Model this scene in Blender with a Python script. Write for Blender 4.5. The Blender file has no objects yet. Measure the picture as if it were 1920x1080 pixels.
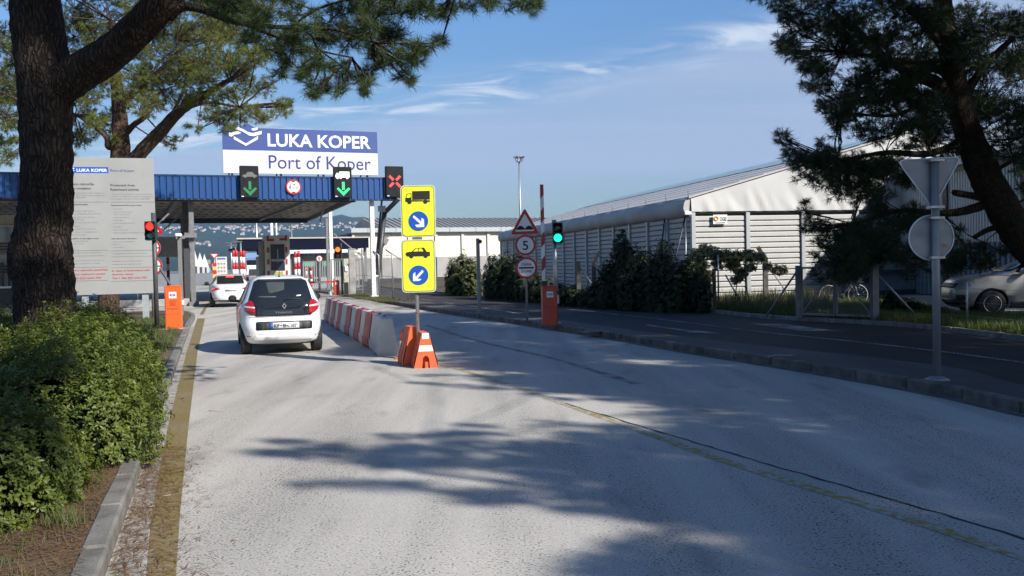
import bpy, bmesh, math, random
import numpy as np
from mathutils import Vector, Matrix
from mathutils.bvhtree import BVHTree
sc = bpy.context.scene
COL = sc.collection
RNG = np.random.default_rng(11)
random.seed(5)
R = math.radians
PI = math.pi

# ------------------------------------------------------------------ camera, sky, sun, exposure
F = 1750.0                       # focal length in pixels of the 1920 px wide frame
EYE = 1.71
PITCH = math.atan(48 / F)
ROLL = R(1.3)
_fw = Vector((0, math.cos(PITCH), -math.sin(PITCH)))
_up0 = Vector((0, math.sin(PITCH), math.cos(PITCH)))
_rt0 = Vector((1, 0, 0))
_rt = _rt0 * math.cos(ROLL) - _up0 * math.sin(ROLL)
_up = _rt0 * math.sin(ROLL) + _up0 * math.cos(ROLL)
cam_d = bpy.data.cameras.new('camera')
cam = bpy.data.objects.new('camera', cam_d)
COL.objects.link(cam)
cam_d.sensor_width = 36.0
cam_d.lens = 36.0 * F / 1920.0
cam_d.clip_start = 0.05
cam_d.clip_end = 30000
m = Matrix((_rt, _up, -_fw)).transposed().to_4x4()
m.translation = (0, 0, EYE)
cam.matrix_world = m
sc.camera = cam

SUN_AZ, SUN_EL = R(130), R(34)
TOSUN = Vector((math.sin(SUN_AZ) * math.cos(SUN_EL), math.cos(SUN_AZ) * math.cos(SUN_EL), math.sin(SUN_EL)))
sl = bpy.data.lights.new('sun', 'SUN')
sl.energy = 4.6
sl.angle = R(0.6)
sl.color = (1.0, 0.955, 0.89)
so = bpy.data.objects.new('sun', sl)
so.rotation_euler = TOSUN.to_track_quat('Z', 'Y').to_euler()
so.location = (60, -50, 60)
COL.objects.link(so)

w = bpy.data.worlds.new('World')
sc.world = w
w.use_nodes = True
nt = w.node_tree
nt.nodes.clear()
def N(t, tree=None, **kw):
    n = (tree or nt).nodes.new(t)
    for k, v in kw.items():
        setattr(n, k, v)
    return n
def mathn(tree, op, a, b=None, c=None, clamp=False):
    n = tree.nodes.new('ShaderNodeMath'); n.operation = op; n.use_clamp = clamp
    for i, v in enumerate((a, b, c)):
        if v is None: continue
        if isinstance(v, (int, float)): n.inputs[i].default_value = v
        else: tree.links.new(v, n.inputs[i])
    return n.outputs[0]
def maprange(tree, v, a, b, c, d, smooth=False):
    n = tree.nodes.new('ShaderNodeMapRange')
    if smooth: n.interpolation_type = 'SMOOTHSTEP'
    tree.links.new(v, n.inputs[0])
    for i, x in enumerate((a, b, c, d)): n.inputs[i + 1].default_value = x
    return n.outputs[0]
L = nt.links
sky = N('ShaderNodeTexSky', sky_type='NISHITA', sun_disc=False)
sky.sun_elevation = SUN_EL
sky.sun_rotation = SUN_AZ
sky.altitude = 0; sky.air_density = 1.0; sky.dust_density = 0.35; sky.ozone_density = 2.2
bg = N('ShaderNodeBackground'); bg.inputs[1].default_value = 0.07
hsv = N('ShaderNodeHueSaturation'); hsv.inputs['Saturation'].default_value = 1.24; hsv.inputs['Hue'].default_value = .507
L.new(sky.outputs[0], hsv.inputs['Color'])
tc = N('ShaderNodeTexCoord')
sep = N('ShaderNodeSeparateXYZ'); L.new(tc.outputs['Generated'], sep.inputs[0])
X_, Y_, Z_ = sep.outputs
L.new(maprange(nt, Z_, 0.0, 0.26, 0.50, 1.28), hsv.inputs['Value']); L.new(hsv.outputs[0], bg.inputs[0])
# a thin sheet of high cloud lying on a plane far overhead
den = mathn(nt, 'ADD', mathn(nt, 'MAXIMUM', Z_, 0.0), 0.06)
cx = mathn(nt, 'DIVIDE', X_, den); cy = mathn(nt, 'DIVIDE', Y_, den)
comb = N('ShaderNodeCombineXYZ'); L.new(cx, comb.inputs[0]); L.new(cy, comb.inputs[1])
def skynoise(scale, sx, sy, detail, dist=0.0, rough=.55, rot=0.0):
    mp = N('ShaderNodeMapping'); mp.inputs['Scale'].default_value = (sx, sy, 1); mp.inputs['Rotation'].default_value = (0, 0, rot)
    L.new(comb.outputs[0], mp.inputs[0])
    n = N('ShaderNodeTexNoise'); n.inputs['Scale'].default_value = scale; n.inputs['Detail'].default_value = detail
    n.inputs['Roughness'].default_value = rough; n.inputs['Distortion'].default_value = dist
    L.new(mp.outputs[0], n.inputs[0]); return n.outputs[0]
n1 = skynoise(0.55, 0.7, 1.0, 4)
n2 = skynoise(1.9, 0.9, 1.5, 10, 0.9, .62, .3)
n3 = skynoise(0.8, 0.35, 1.6, 6, 0.4, .6)
# edge of the sheet: it covers the sky below about 11 degrees, its rim wavering
edge = mathn(nt, 'ADD', Z_, mathn(nt, 'MULTIPLY', mathn(nt, 'SUBTRACT', n1, 0.5), 0.10))
edge = mathn(nt, 'SUBTRACT', edge, mathn(nt, 'MULTIPLY', X_, 0.15))
upper = maprange(nt, edge, 0.155, 0.188, 1, 0, True)
lower = maprange(nt, Z_, 0.055, 0.105, 0, 1, True)
sheet = mathn(nt, 'MULTIPLY', mathn(nt, 'MULTIPLY', upper, lower), maprange(nt, n3, 0.32, 0.66, 0.55, 0.95))
rim_a = maprange(nt, edge, 0.150, 0.178, 0, 1, True)
rim_b = maprange(nt, edge, 0.185, 0.222, 1, 0, True)
wisp = mathn(nt, 'MULTIPLY', mathn(nt, 'MULTIPLY', rim_a, rim_b), maprange(nt, n2, 0.39, 0.68, 0, 0.9, True))
high = mathn(nt, 'MULTIPLY', maprange(nt, n3, 0.55, 0.8, 0, 0.25, True), maprange(nt, Z_, 0.2, 0.3, 0, 1))
mask = mathn(nt, 'MAXIMUM', mathn(nt, 'MAXIMUM', sheet, wisp), high, clamp=True)
cmix = N('ShaderNodeMix', data_type='RGBA')
L.new(maprange(nt, mathn(nt, 'MULTIPLY', wisp, 1.0), 0.05, 0.7, 0, 1), cmix.inputs[0])
cmix.inputs[6].default_value = (0.44, 0.535, 0.74, 1)
cmix.inputs[7].default_value = (0.72, 0.80, 0.93, 1)
bgc = N('ShaderNodeBackground'); bgc.inputs[1].default_value = 0.62
L.new(cmix.outputs[2], bgc.inputs[0])
mx = N('ShaderNodeMixShader'); L.new(mask, mx.inputs[0]); L.new(bg.outputs[0], mx.inputs[1]); L.new(bgc.outputs[0], mx.inputs[2])
out = N('ShaderNodeOutputWorld'); L.new(mx.outputs[0], out.inputs[0])

vs = sc.view_settings
sc.display_settings.display_device = 'sRGB'
vs.view_transform = 'Standard'; vs.look = 'None'; vs.gamma = 1.0; vs.use_curve_mapping = False
vs.exposure = 0.7
cy_ = sc.cycles
cy_.use_denoising = True
cy_.max_bounces = 6; cy_.diffuse_bounces = 3; cy_.glossy_bounces = 3; cy_.transmission_bounces = 4; cy_.transparent_max_bounces = 8
cy_.volume_bounces = 0
cy_.sample_clamp_indirect = 6

# ------------------------------------------------------------------ picture-to-place measuring helpers
def ray(px, py):
    return _fw + _rt * ((px - 960) / F) + _up * ((540 - py) / F)
def G(px, py, z=0.0):
    d = ray(px, py); k = (z - EYE) / d.z
    return Vector((d.x * k, d.y * k, z))
def A(px, py, Y):
    d = ray(px, py); k = Y / d.y
    return Vector((d.x * k, Y, EYE + d.z * k))
def project(p):
    v = Vector(p) - Vector((0, 0, EYE)); f = v.dot(_fw)
    return (960 + F * v.dot(_rt) / f, 540 - F * v.dot(_up) / f, f)

# ------------------------------------------------------------------ object helpers
def tag(o, label=None, cat=None, group=None, kind=None):
    if label: o['label'] = label
    if cat: o['category'] = cat
    if group: o['group'] = group
    if kind: o['kind'] = kind
    return o
def thing(name, label, cat, loc=(0, 0, 0), rz=0.0, group=None, kind=None):
    o = bpy.data.objects.new(name, None); COL.objects.link(o)
    o.empty_display_size = .2
    o.location = loc; o.rotation_euler = (0, 0, rz)
    return tag(o, label, cat, group, kind)
def link(name, me, parent=None, loc=None, rot=None, scale=None):
    o = bpy.data.objects.new(name, me); COL.objects.link(o)
    if parent is not None: o.parent = parent
    if loc is not None: o.location = loc
    if rot is not None: o.rotation_euler = rot
    if scale is not None: o.scale = scale
    return o
def copy_tree(o, parent=None):
    c = o.copy(); COL.objects.link(c); c.parent = parent
    for ch in o.children: copy_tree(ch, c)
    return c
def fast_mesh(name, V, T, mats, mi=None, smooth=False):
    V = np.ascontiguousarray(V, dtype=np.float32); T = np.ascontiguousarray(T, dtype=np.int32)
    me = bpy.data.meshes.new(name)
    me.vertices.add(len(V)); me.vertices.foreach_set('co', V.ravel())
    k = T.shape[1]
    me.loops.add(T.size); me.loops.foreach_set('vertex_index', T.ravel())
    me.polygons.add(len(T))
    me.polygons.foreach_set('loop_start', np.arange(0, T.size, k, dtype=np.int32))
    for m_ in mats: me.materials.append(m_)
    if mi is not None: me.polygons.foreach_set('material_index', np.asarray(mi, dtype=np.int32))
    me.polygons.foreach_set('use_smooth', np.full(len(T), smooth, dtype=bool))
    me.update(calc_edges=True); me.validate()
    return me

class MB:
    """collects shapes for ONE mesh"""
    def __init__(s): s.v = []; s.f = []; s.mi = []; s.sm = []; s.cur = 0
    def mat(s, i): s.cur = i; return s
    def add(s, vs_, fs_, smooth=False):
        b = len(s.v); s.v += [tuple(p) for p in vs_]
        for f in fs_:
            s.f.append([b + i for i in f]); s.mi.append(s.cur); s.sm.append(smooth)
        return s
    def box(s, c, size, rz=0.0, rot=None, bev=0.0):
        hx, hy, hz = size[0] / 2, size[1] / 2, size[2] / 2
        M_ = rot if rot is not None else Matrix.Rotation(rz, 3, 'Z')
        c = Vector(c)
        if bev <= 0:
            P = [c + M_ @ Vector((x * hx, y * hy, z * hz)) for z in (-1, 1) for y in (-1, 1) for x in (-1, 1)]
            return s.add(P, [(0, 2, 3, 1), (4, 5, 7, 6), (0, 1, 5, 4), (2, 6, 7, 3), (0, 4, 6, 2), (1, 3, 7, 5)])
        b = min(bev, hx * .9, hy * .9, hz * .9)
        P = []; idx = {}
        for sx in (-1, 1):
            for sy in (-1, 1):
                for sz in (-1, 1):
                    for a in range(3):
                        h = [hx - b, hy - b, hz - b]; h[a] += b
                        idx[(sx, sy, sz, a)] = len(P)
                        P.append(c + M_ @ Vector((sx * h[0], sy * h[1], sz * h[2])))
        fs_ = []
        for a in range(3):
            o = [i for i in range(3) if i != a]
            for sg in (-1, 1):
                q = []
                for u, v in ((-1, -1), (1, -1), (1, 1), (-1, 1)):
                    k = [0, 0, 0]; k[a] = sg; k[o[0]] = u; k[o[1]] = v
                    q.append(idx[(k[0], k[1], k[2], a)])
                fs_.append(q)
        for a in range(3):
            o = [i for i in range(3) if i != a]
            for u in (-1, 1):
                for v in (-1, 1):
                    q = []
                    for sg, ax in ((-1, o[0]), (-1, o[1]), (1, o[1]), (1, o[0])):
                        k = [0, 0, 0]; k[a] = sg; k[o[0]] = u; k[o[1]] = v
                        q.append(idx[(k[0], k[1], k[2], ax)])
                    fs_.append(q)
        for sx in (-1, 1):
            for sy in (-1, 1):
                for sz in (-1, 1):
                    fs_.append([idx[(sx, sy, sz, a)] for a in range(3)])
        return s.add(P, fs_)
    def prism(s, pts, y0, y1):
        """polygon in local X-Z, extruded from y0 to y1"""
        n = len(pts)
        P = [(x, y0, z) for x, z in pts] + [(x, y1, z) for x, z in pts]
        return s.add(P, [list(range(n)), list(range(2 * n - 1, n - 1, -1))] + [(i, (i + 1) % n + 0, (i + 1) % n + n, i + n) for i in range(n)])
    def slab(s, pts, z0, z1):
        """polygon in X-Y, extruded upward"""
        n = len(pts)
        P = [(p[0], p[1], z0) for p in pts] + [(p[0], p[1], z1) for p in pts]
        return s.add(P, [list(range(n - 1, -1, -1)), list(range(n, 2 * n))] + [(i, (i + 1) % n, (i + 1) % n + n, i + n) for i in range(n)])
    def tube(s, pts, rad, n=8, cap=True, noise=0.0, smooth=True, seed=0):
        pts = [Vector(p) for p in pts]
        if not hasattr(rad, '__len__'): rad = [rad] * len(pts)
        P = []; rr = random.Random(seed)
        t0 = (pts[1] - pts[0]).normalized()
        ref = Vector((0, 0, 1)) if abs(t0.z) < .9 else Vector((0, 1, 0))
        u = t0.cross(ref).normalized()
        for i, p in enumerate(pts):
            t = (pts[min(i + 1, len(pts) - 1)] - pts[max(i - 1, 0)]).normalized()
            u = (u - t * u.dot(t)).normalized(); v = t.cross(u)
            for k in range(n):
                a = 2 * PI * k / n
                r_ = rad[i] * (1 + noise * (rr.random() - .5) * 2)
                P.append(p + (u * math.cos(a) + v * math.sin(a)) * r_)
        fs_ = []
        for i in range(len(pts) - 1):
            for k in range(n):
                fs_.append((i * n + k, i * n + (k + 1) % n, (i + 1) * n + (k + 1) % n, (i + 1) * n + k))
        s.add(P, fs_, smooth)
        if cap:
            b = len(s.v) - len(P)
            for q in (list(range(n - 1, -1, -1)), list(range((len(pts) - 1) * n, len(pts) * n))):
                s.f.append([b + i for i in q]); s.mi.append(s.cur); s.sm.append(False)
        return s
    def bar(s, a, b, w, h=None):
        """square bar between two points"""
        a, b = Vector(a), Vector(b); d = b - a
        q = d.to_track_quat('Z', 'Y').to_matrix()
        return s.box((a + b) / 2, (w, h or w, d.length), rot=q)
    def lathe(s, prof, n=24, axis='Z', c=(0, 0, 0), smooth=True):
        """prof: list of (radius, height)"""
        P = []
        for r_, h in prof:
            for k in range(n):
                a = 2 * PI * k / n; x, y = r_ * math.cos(a), r_ * math.sin(a)
                q = {'Z': (x, y, h), 'Y': (x, h, y), 'X': (h, x, y)}[axis]
                P.append((q[0] + c[0], q[1] + c[1], q[2] + c[2]))
        fs_ = [(i * n + k, i * n + (k + 1) % n, (i + 1) * n + (k + 1) % n, (i + 1) * n + k) for i in range(len(prof) - 1) for k in range(n)]
        fs_.append(list(range(n - 1, -1, -1))); fs_.append(list(range((len(prof) - 1) * n, len(prof) * n)))
        return s.add(P, fs_, smooth)
    def mesh(s, name, mats):
        me = bpy.data.meshes.new(name)
        me.from_pydata(s.v, [], s.f)
        for m_ in (mats if isinstance(mats, (list, tuple)) else [mats]): me.materials.append(m_)
        me.polygons.foreach_set('material_index', s.mi)
        me.polygons.foreach_set('use_smooth', s.sm)
        bm = bmesh.new(); bm.from_mesh(me); bmesh.ops.recalc_face_normals(bm, faces=bm.faces); bm.to_mesh(me); bm.free()
        me.update()
        return me
    def build(s, name, mats, parent=None, **kw):
        return link(name, s.mesh(name, mats), parent, **kw)

# ------------------------------------------------------------------ materials
MATS = {}
def M(name, col=(.5, .5, .5), rough=.6, metal=0.0, var=.12, scale=6.0, bump=0.0, bscale=40.0, coat=0.0, emit=None, estr=0.0, stretch=(1, 1, 1), detail=5, spec=.5):
    if name in MATS: return MATS[name]
    mt = bpy.data.materials.new(name); mt.use_nodes = True
    t = mt.node_tree; b = t.nodes['Principled BSDF']
    b.inputs['Roughness'].default_value = rough; b.inputs['Metallic'].default_value = metal
    b.inputs['Coat Weight'].default_value = coat; b.inputs['Coat Roughness'].default_value = .08
    b.inputs['Specular IOR Level'].default_value = spec
    g = t.nodes.new('ShaderNodeNewGeometry')
    mp = t.nodes.new('ShaderNodeMapping'); mp.inputs['Scale'].default_value = stretch
    t.links.new(g.outputs['Position'], mp.inputs[0])
    n = t.nodes.new('ShaderNodeTexNoise'); n.inputs['Scale'].default_value = scale; n.inputs['Detail'].default_value = detail
    t.links.new(mp.outputs[0], n.inputs[0])
    h = t.nodes.new('ShaderNodeHueSaturation'); h.inputs['Color'].default_value = (*col, 1)
    t.links.new(maprange(t, n.outputs[0], .3, .7, 1 - var, 1 + var), h.inputs['Value'])
    t.links.new(h.outputs[0], b.inputs['Base Color'])
    t.links.new(maprange(t, n.outputs[0], .3, .7, min(1, rough * (1 + var)), rough * (1 - var)), b.inputs['Roughness'])
    if bump > 0:
        n2 = t.nodes.new('ShaderNodeTexNoise'); n2.inputs['Scale'].default_value = bscale; n2.inputs['Detail'].default_value = 6
        t.links.new(mp.outputs[0], n2.inputs[0])
        bp = t.nodes.new('ShaderNodeBump'); bp.inputs['Strength'].default_value = bump; bp.inputs['Distance'].default_value = .02
        t.links.new(n2.outputs[0], bp.inputs['Height']); t.links.new(bp.outputs[0], b.inputs['Normal'])
    if emit:
        b.inputs['Emission Color'].default_value = (*emit, 1); b.inputs['Emission Strength'].default_value = estr
    MATS[name] = mt
    return mt
def leafmat(name, c1, c2, trans=.25, rough=.5, big=.7):
    """leaf colour that differs from leaf to leaf and from clump to clump"""
    mt = bpy.data.materials.new(name); mt.use_nodes = True
    t = mt.node_tree; b = t.nodes['Principled BSDF']; o = t.nodes['Material Output']
    b.inputs['Roughness'].default_value = rough; b.inputs['Specular IOR Level'].default_value = .35
    g = t.nodes.new('ShaderNodeNewGeometry')
    n = t.nodes.new('ShaderNodeTexNoise'); n.inputs['Scale'].default_value = big; n.inputs['Detail'].default_value = 4
    t.links.new(g.outputs['Position'], n.inputs[0])
    f = mathn(t, 'ADD', mathn(t, 'MULTIPLY', g.outputs['Random Per Island'], .55), mathn(t, 'MULTIPLY', maprange(t, n.outputs[0], .3, .7, 0, 1), .45), clamp=True)
    mxn = t.nodes.new('ShaderNodeMix'); mxn.data_type = 'RGBA'
    mxn.inputs[6].default_value = (*c1, 1); mxn.inputs[7].default_value = (*c2, 1)
    t.links.new(f, mxn.inputs[0]); t.links.new(mxn.outputs[2], b.inputs['Base Color'])
    tr = t.nodes.new('ShaderNodeBsdfTranslucent'); t.links.new(mxn.outputs[2], tr.inputs[0])
    ms = t.nodes.new('ShaderNodeMixShader'); ms.inputs[0].default_value = trans
    t.links.new(b.outputs[0], ms.inputs[1]); t.links.new(tr.outputs[0], ms.inputs[2]); t.links.new(ms.outputs[0], o.inputs[0])
    return mt
def roadmat(name, base, dark, speck=.5, fine=70.0, heavy=.55, patch=.15, tint=(1, .97, .9)):
    mt = bpy.data.materials.new(name); mt.use_nodes = True
    t = mt.node_tree; b = t.nodes['Principled BSDF']
    b.inputs['Roughness'].default_value = .85; b.inputs['Specular IOR Level'].default_value = .3
    g = t.nodes.new('ShaderNodeNewGeometry'); P = g.outputs['Position']
    def noise(s, d, st=(1, 1, 1), rz=0.0):
        mp = t.nodes.new('ShaderNodeMapping'); mp.inputs['Scale'].default_value = st; mp.inputs['Rotation'].default_value = (0, 0, rz)
        t.links.new(P, mp.inputs[0])
        n = t.nodes.new('ShaderNodeTexNoise'); n.inputs['Scale'].default_value = s; n.inputs['Detail'].default_value = d
        t.links.new(mp.outputs[0], n.inputs[0]); return n.outputs[0]
    nf = noise(fine, 3)
    nm = noise(fine / 5, 4)
    nl = noise(.35, 5)
    ns = noise(1.0, 5, (1.6, .12, 1), R(-18))      # streaks along the driving direction
    sp = maprange(t, mathn(t, 'ADD', nf, mathn(t, 'MULTIPLY', mathn(t, 'SUBTRACT', nm, .5), .35)), heavy, heavy + .09, 0, 1)
    wear = mathn(t, 'MULTIPLY', maprange(t, ns, .42, .62, .55, 1.15), maprange(t, nl, .35, .65, .8, 1.2))
    k = mathn(t, 'MULTIPLY', mathn(t, 'MULTIPLY', sp, speck), wear, clamp=True)
    st = maprange(t, noise(2.3, 7, (1, .35, 1), R(-18)), .585, .73, 0, .36)
    k = mathn(t, 'MAXIMUM', k, st)
    mxn = t.nodes.new('ShaderNodeMix'); mxn.data_type = 'RGBA'
    mxn.inputs[6].default_value = (*base, 1); mxn.inputs[7].default_value = (*dark, 1)
    t.links.new(k, mxn.inputs[0])
    h = t.nodes.new('ShaderNodeHueSaturation'); t.links.new(mxn.outputs[2], h.inputs['Color'])
    vv = mathn(t, 'MULTIPLY', maprange(t, nl, .3, .7, 1 - patch, 1 + patch), maprange(t, nm, .3, .7, .9, 1.1))
    vv = mathn(t, 'MULTIPLY', vv, maprange(t, ns, .3, .7, 1.09, .80))
    t.links.new(vv, h.inputs['Value']); t.links.new(h.outputs[0], b.inputs['Base Color'])
    bp = t.nodes.new('ShaderNodeBump'); bp.inputs['Strength'].default_value = .35; bp.inputs['Distance'].default_value = .006
    t.links.new(nf, bp.inputs['Height']); t.links.new(bp.outputs[0], b.inputs['Normal'])
    return mt
def paintmat(name, col, under, worn=.5, scale=22):
    """road paint worn through to the surface under it"""
    mt = bpy.data.materials.new(name); mt.use_nodes = True
    t = mt.node_tree; b = t.nodes['Principled BSDF']; b.inputs['Roughness'].default_value = .8
    g = t.nodes.new('ShaderNodeNewGeometry')
    n = t.nodes.new('ShaderNodeTexNoise'); n.inputs['Scale'].default_value = scale; n.inputs['Detail'].default_value = 8
    t.links.new(g.outputs['Position'], n.inputs[0])
    n2 = t.nodes.new('ShaderNodeTexNoise'); n2.inputs['Scale'].default_value = 1.2; n2.inputs['Detail'].default_value = 5
    t.links.new(g.outputs['Position'], n2.inputs[0])
    s_ = mathn(t, 'ADD', n.outputs[0], mathn(t, 'MULTIPLY', mathn(t, 'SUBTRACT', n2.outputs[0], .5), .5))
    f = maprange(t, s_, .62 - worn * .3, .78 - worn * .3, 0, 1)
    mxn = t.nodes.new('ShaderNodeMix'); mxn.data_type = 'RGBA'
    mxn.inputs[6].default_value = (*col, 1); mxn.inputs[7].default_value = (*under, 1)
    t.links.new(f, mxn.inputs[0]); t.links.new(mxn.outputs[2], b.inputs['Base Color'])
    return mt
def barkmat(name, c1, c2, vs_=3.0):
    mt = bpy.data.materials.new(name); mt.use_nodes = True
    t = mt.node_tree; b = t.nodes['Principled BSDF']; b.inputs['Roughness'].default_value = .95; b.inputs['Specular IOR Level'].default_value = .1
    g = t.nodes.new('ShaderNodeNewGeometry')
    mp = t.nodes.new('ShaderNodeMapping'); mp.inputs['Scale'].default_value = (vs_ * 6.5, vs_ * 6.5, vs_ * .85)
    n0 = t.nodes.new('ShaderNodeTexNoise'); n0.inputs['Scale'].default_value = 2.5; n0.inputs['Detail'].default_value = 4
    t.links.new(g.outputs['Position'], n0.inputs[0])
    va = t.nodes.new('ShaderNodeVectorMath'); va.operation = 'MULTIPLY_ADD'
    t.links.new(n0.outputs['Color'], va.inputs[0]); va.inputs[1].default_value = (.25, .25, .6); t.links.new(g.outputs['Position'], va.inputs[2])
    t.links.new(va.outputs[0], mp.inputs[0])
    v = t.nodes.new('ShaderNodeTexVoronoi'); v.feature = 'DISTANCE_TO_EDGE'; v.inputs['Scale'].default_value = 1.0
    t.links.new(mp.outputs[0], v.inputs['Vector'])
    e = maprange(t, v.outputs['Distance'], 0, .2, .35, 1)
    n = t.nodes.new('ShaderNodeTexNoise'); n.inputs['Scale'].default_value = 14; n.inputs['Detail'].default_value = 7
    t.links.new(g.outputs['Position'], n.inputs[0])
    f = mathn(t, 'MULTIPLY', e, maprange(t, n.outputs[0], .3, .7, .45, 1.1), clamp=True)
    mxn = t.nodes.new('ShaderNodeMix'); mxn.data_type = 'RGBA'
    mxn.inputs[6].default_value = (*c1, 1); mxn.inputs[7].default_value = (*c2, 1)
    t.links.new(f, mxn.inputs[0]); t.links.new(mxn.outputs[2], b.inputs['Base Color'])
    bp = t.nodes.new('ShaderNodeBump'); bp.inputs['Strength'].default_value = .9; bp.inputs['Distance'].default_value = .05
    t.links.new(mathn(t, 'ADD', e, mathn(t, 'MULTIPLY', n.outputs[0], .5)), bp.inputs['Height']); t.links.new(bp.outputs[0], b.inputs['Normal'])
    return mt

white_paint = M('white_paint', (.72, .72, .70), .45, var=.05, scale=3)
galv = M('galvanised_steel', (.38, .39, .40), .42, .75, var=.2, scale=9)
dull_steel = M('dull_steel', (.17, .17, .17), .55, .35, var=.2, scale=7)
dark_steel = M('dark_steel', (.055, .055, .06), .5, .3, var=.25, scale=7)
black_plastic = M('black_plastic', (.018, .018, .02), .45, var=.2)
black_matt = M('black_print', (.012, .012, .013), .7, var=.1)
rubber = M('tyre_rubber', (.02, .02, .021), .85, var=.25, scale=20)
glass_dark = M('dark_glass', (.012, .015, .017), .05, var=.0, coat=.5)
concrete = M('concrete', (.32, .31, .29), .9, var=.2, scale=3, bump=.4, bscale=60)
sign_white = M('sign_white', (.74, .75, .74), .4, var=.04)
sign_red = M('sign_red', (.50, .018, .02), .4, var=.06)
sign_blue = M('sign_blue', (.012, .085, .42), .4, var=.05)
sign_back = M('sign_back_aluminium', (.24, .25, .265), .5, .4, var=.12, scale=5)
barrier_orange = M('orange_enamel', (.80, .115, .018), .38, var=.07, scale=5, coat=.2)
# ------------------------------------------------------------------ lettering (flat print, as mesh)
def text_mesh(s, bold=0.0):
    cu = bpy.data.curves.new('lettering', 'FONT'); cu.body = s; cu.resolution_u = 3; cu.offset = bold
    ob = bpy.data.objects.new('lettering', cu); COL.objects.link(ob)
    bpy.context.view_layer.update()
    me = bpy.data.meshes.new_from_object(ob.evaluated_get(bpy.context.evaluated_depsgraph_get()))
    co = np.empty(len(me.vertices) * 3, dtype=np.float32); me.vertices.foreach_get('co', co); co = co.reshape(-1, 3)
    faces = [list(p.vertices) for p in me.polygons]
    bpy.data.objects.remove(ob); bpy.data.curves.remove(cu); bpy.data.meshes.remove(me)
    return co, faces
def put_text(mb, s, x0, x1, z0, z1, y, bold=0.0, fit=True, ref=None):
    """lettering into the rectangle x0..x1, z0..z1 of the local X-Z plane, facing -Y; z0 is the baseline, z1 the cap height"""
    co, faces = text_mesh(s, bold)
    if len(co) == 0: return
    cap = .73
    sz = (z1 - z0) / cap
    sx = (x1 - x0) / max(1e-6, co[:, 0].max() - co[:, 0].min()) if fit else sz
    P = [(x0 + (c[0] - co[:, 0].min()) * sx, y, z0 + c[1] * sz) for c in co]
    mb.add(P, faces)
def rrect(x0, x1, z0, z1, r, n=5):
    P = []
    for cx_, cz_, a0 in ((x1 - r, z1 - r, 0), (x0 + r, z1 - r, 90), (x0 + r, z0 + r, 180), (x1 - r, z0 + r, 270)):
        for k in range(n + 1):
            a = R(a0 + 90 * k / n); P.append((cx_ + r * math.cos(a), cz_ + r * math.sin(a)))
    return P
def circ(cx_, cz_, r, n=32): return [(cx_ + r * math.cos(2 * PI * k / n), cz_ + r * math.sin(2 * PI * k / n)) for k in range(n)]
def rounded(pts, r, n=4):
    out_ = []; m_ = len(pts)
    for i in range(m_):
        p, a, b = Vector(pts[i]), Vector(pts[i - 1]), Vector(pts[(i + 1) % m_])
        da, db = (a - p).normalized(), (b - p).normalized()
        th = math.acos(max(-1, min(1, da.dot(db))))
        d = min(r / math.tan(th / 2), (a - p).length * .48, (b - p).length * .48)
        pa, pb = p + da * d, p + db * d
        for k in range(n + 1):
            t = k / n
            out_.append(tuple(pa * (1 - t) ** 2 + p * 2 * t * (1 - t) + pb * t * t))
    return out_
# ------------------------------------------------------------------ the setting: ground, roads, kerbs
def structure(name, mb, mats, **kw):
    return tag(mb.build(name, mats, **kw), kind='structure')
def sheet(pts, z, drop=.0):
    mb = MB(); mb.add([(p[0], p[1], z) for p in pts], [list(range(len(pts)))]); return mb
def strip(pts, wd, z):
    """flat ribbon along a polyline"""
    pts = [Vector((p[0], p[1], 0)) for p in pts]; P = []
    if not hasattr(wd, '__len__'): wd = [wd] * len(pts)
    for i, p in enumerate(pts):
        t = (pts[min(i + 1, len(pts) - 1)] - pts[max(0, i - 1)]).normalized(); n_ = Vector((t.y, -t.x, 0))
        P += [(*(p - n_ * wd[i] / 2).xy, z), (*(p + n_ * wd[i] / 2).xy, z)]
    mb = MB(); mb.add(P, [(2 * i, 2 * i + 1, 2 * i + 3, 2 * i + 2) for i in range(len(pts) - 1)]); return mb
def resample(pts, step):
    pts = [Vector((p[0], p[1], 0)) for p in pts]; out_ = [pts[0]]; acc = 0.0
    for a, b in zip(pts, pts[1:]):
        d = (b - a).length; s = step - acc
        while s <= d:
            out_.append(a + (b - a) * (s / d)); s += step
        acc = d - (s - step)
    return out_
def smoothline(pts, n=8):
    """Catmull-Rom through 2-D points"""
    P = [Vector((p[0], p[1], 0)) for p in pts]; Q = []
    for i in range(len(P) - 1):
        p0, p1, p2, p3 = P[max(0, i - 1)], P[i], P[i + 1], P[min(len(P) - 1, i + 2)]
        for k in range(n):
            t = k / n
            Q.append(.5 * ((2 * p1) + (p2 - p0) * t + (2 * p0 - 5 * p1 + 4 * p2 - p3) * t * t + (3 * p1 - p0 - 3 * p2 + p3) * t ** 3))
    Q.append(P[-1]); return Q

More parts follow.
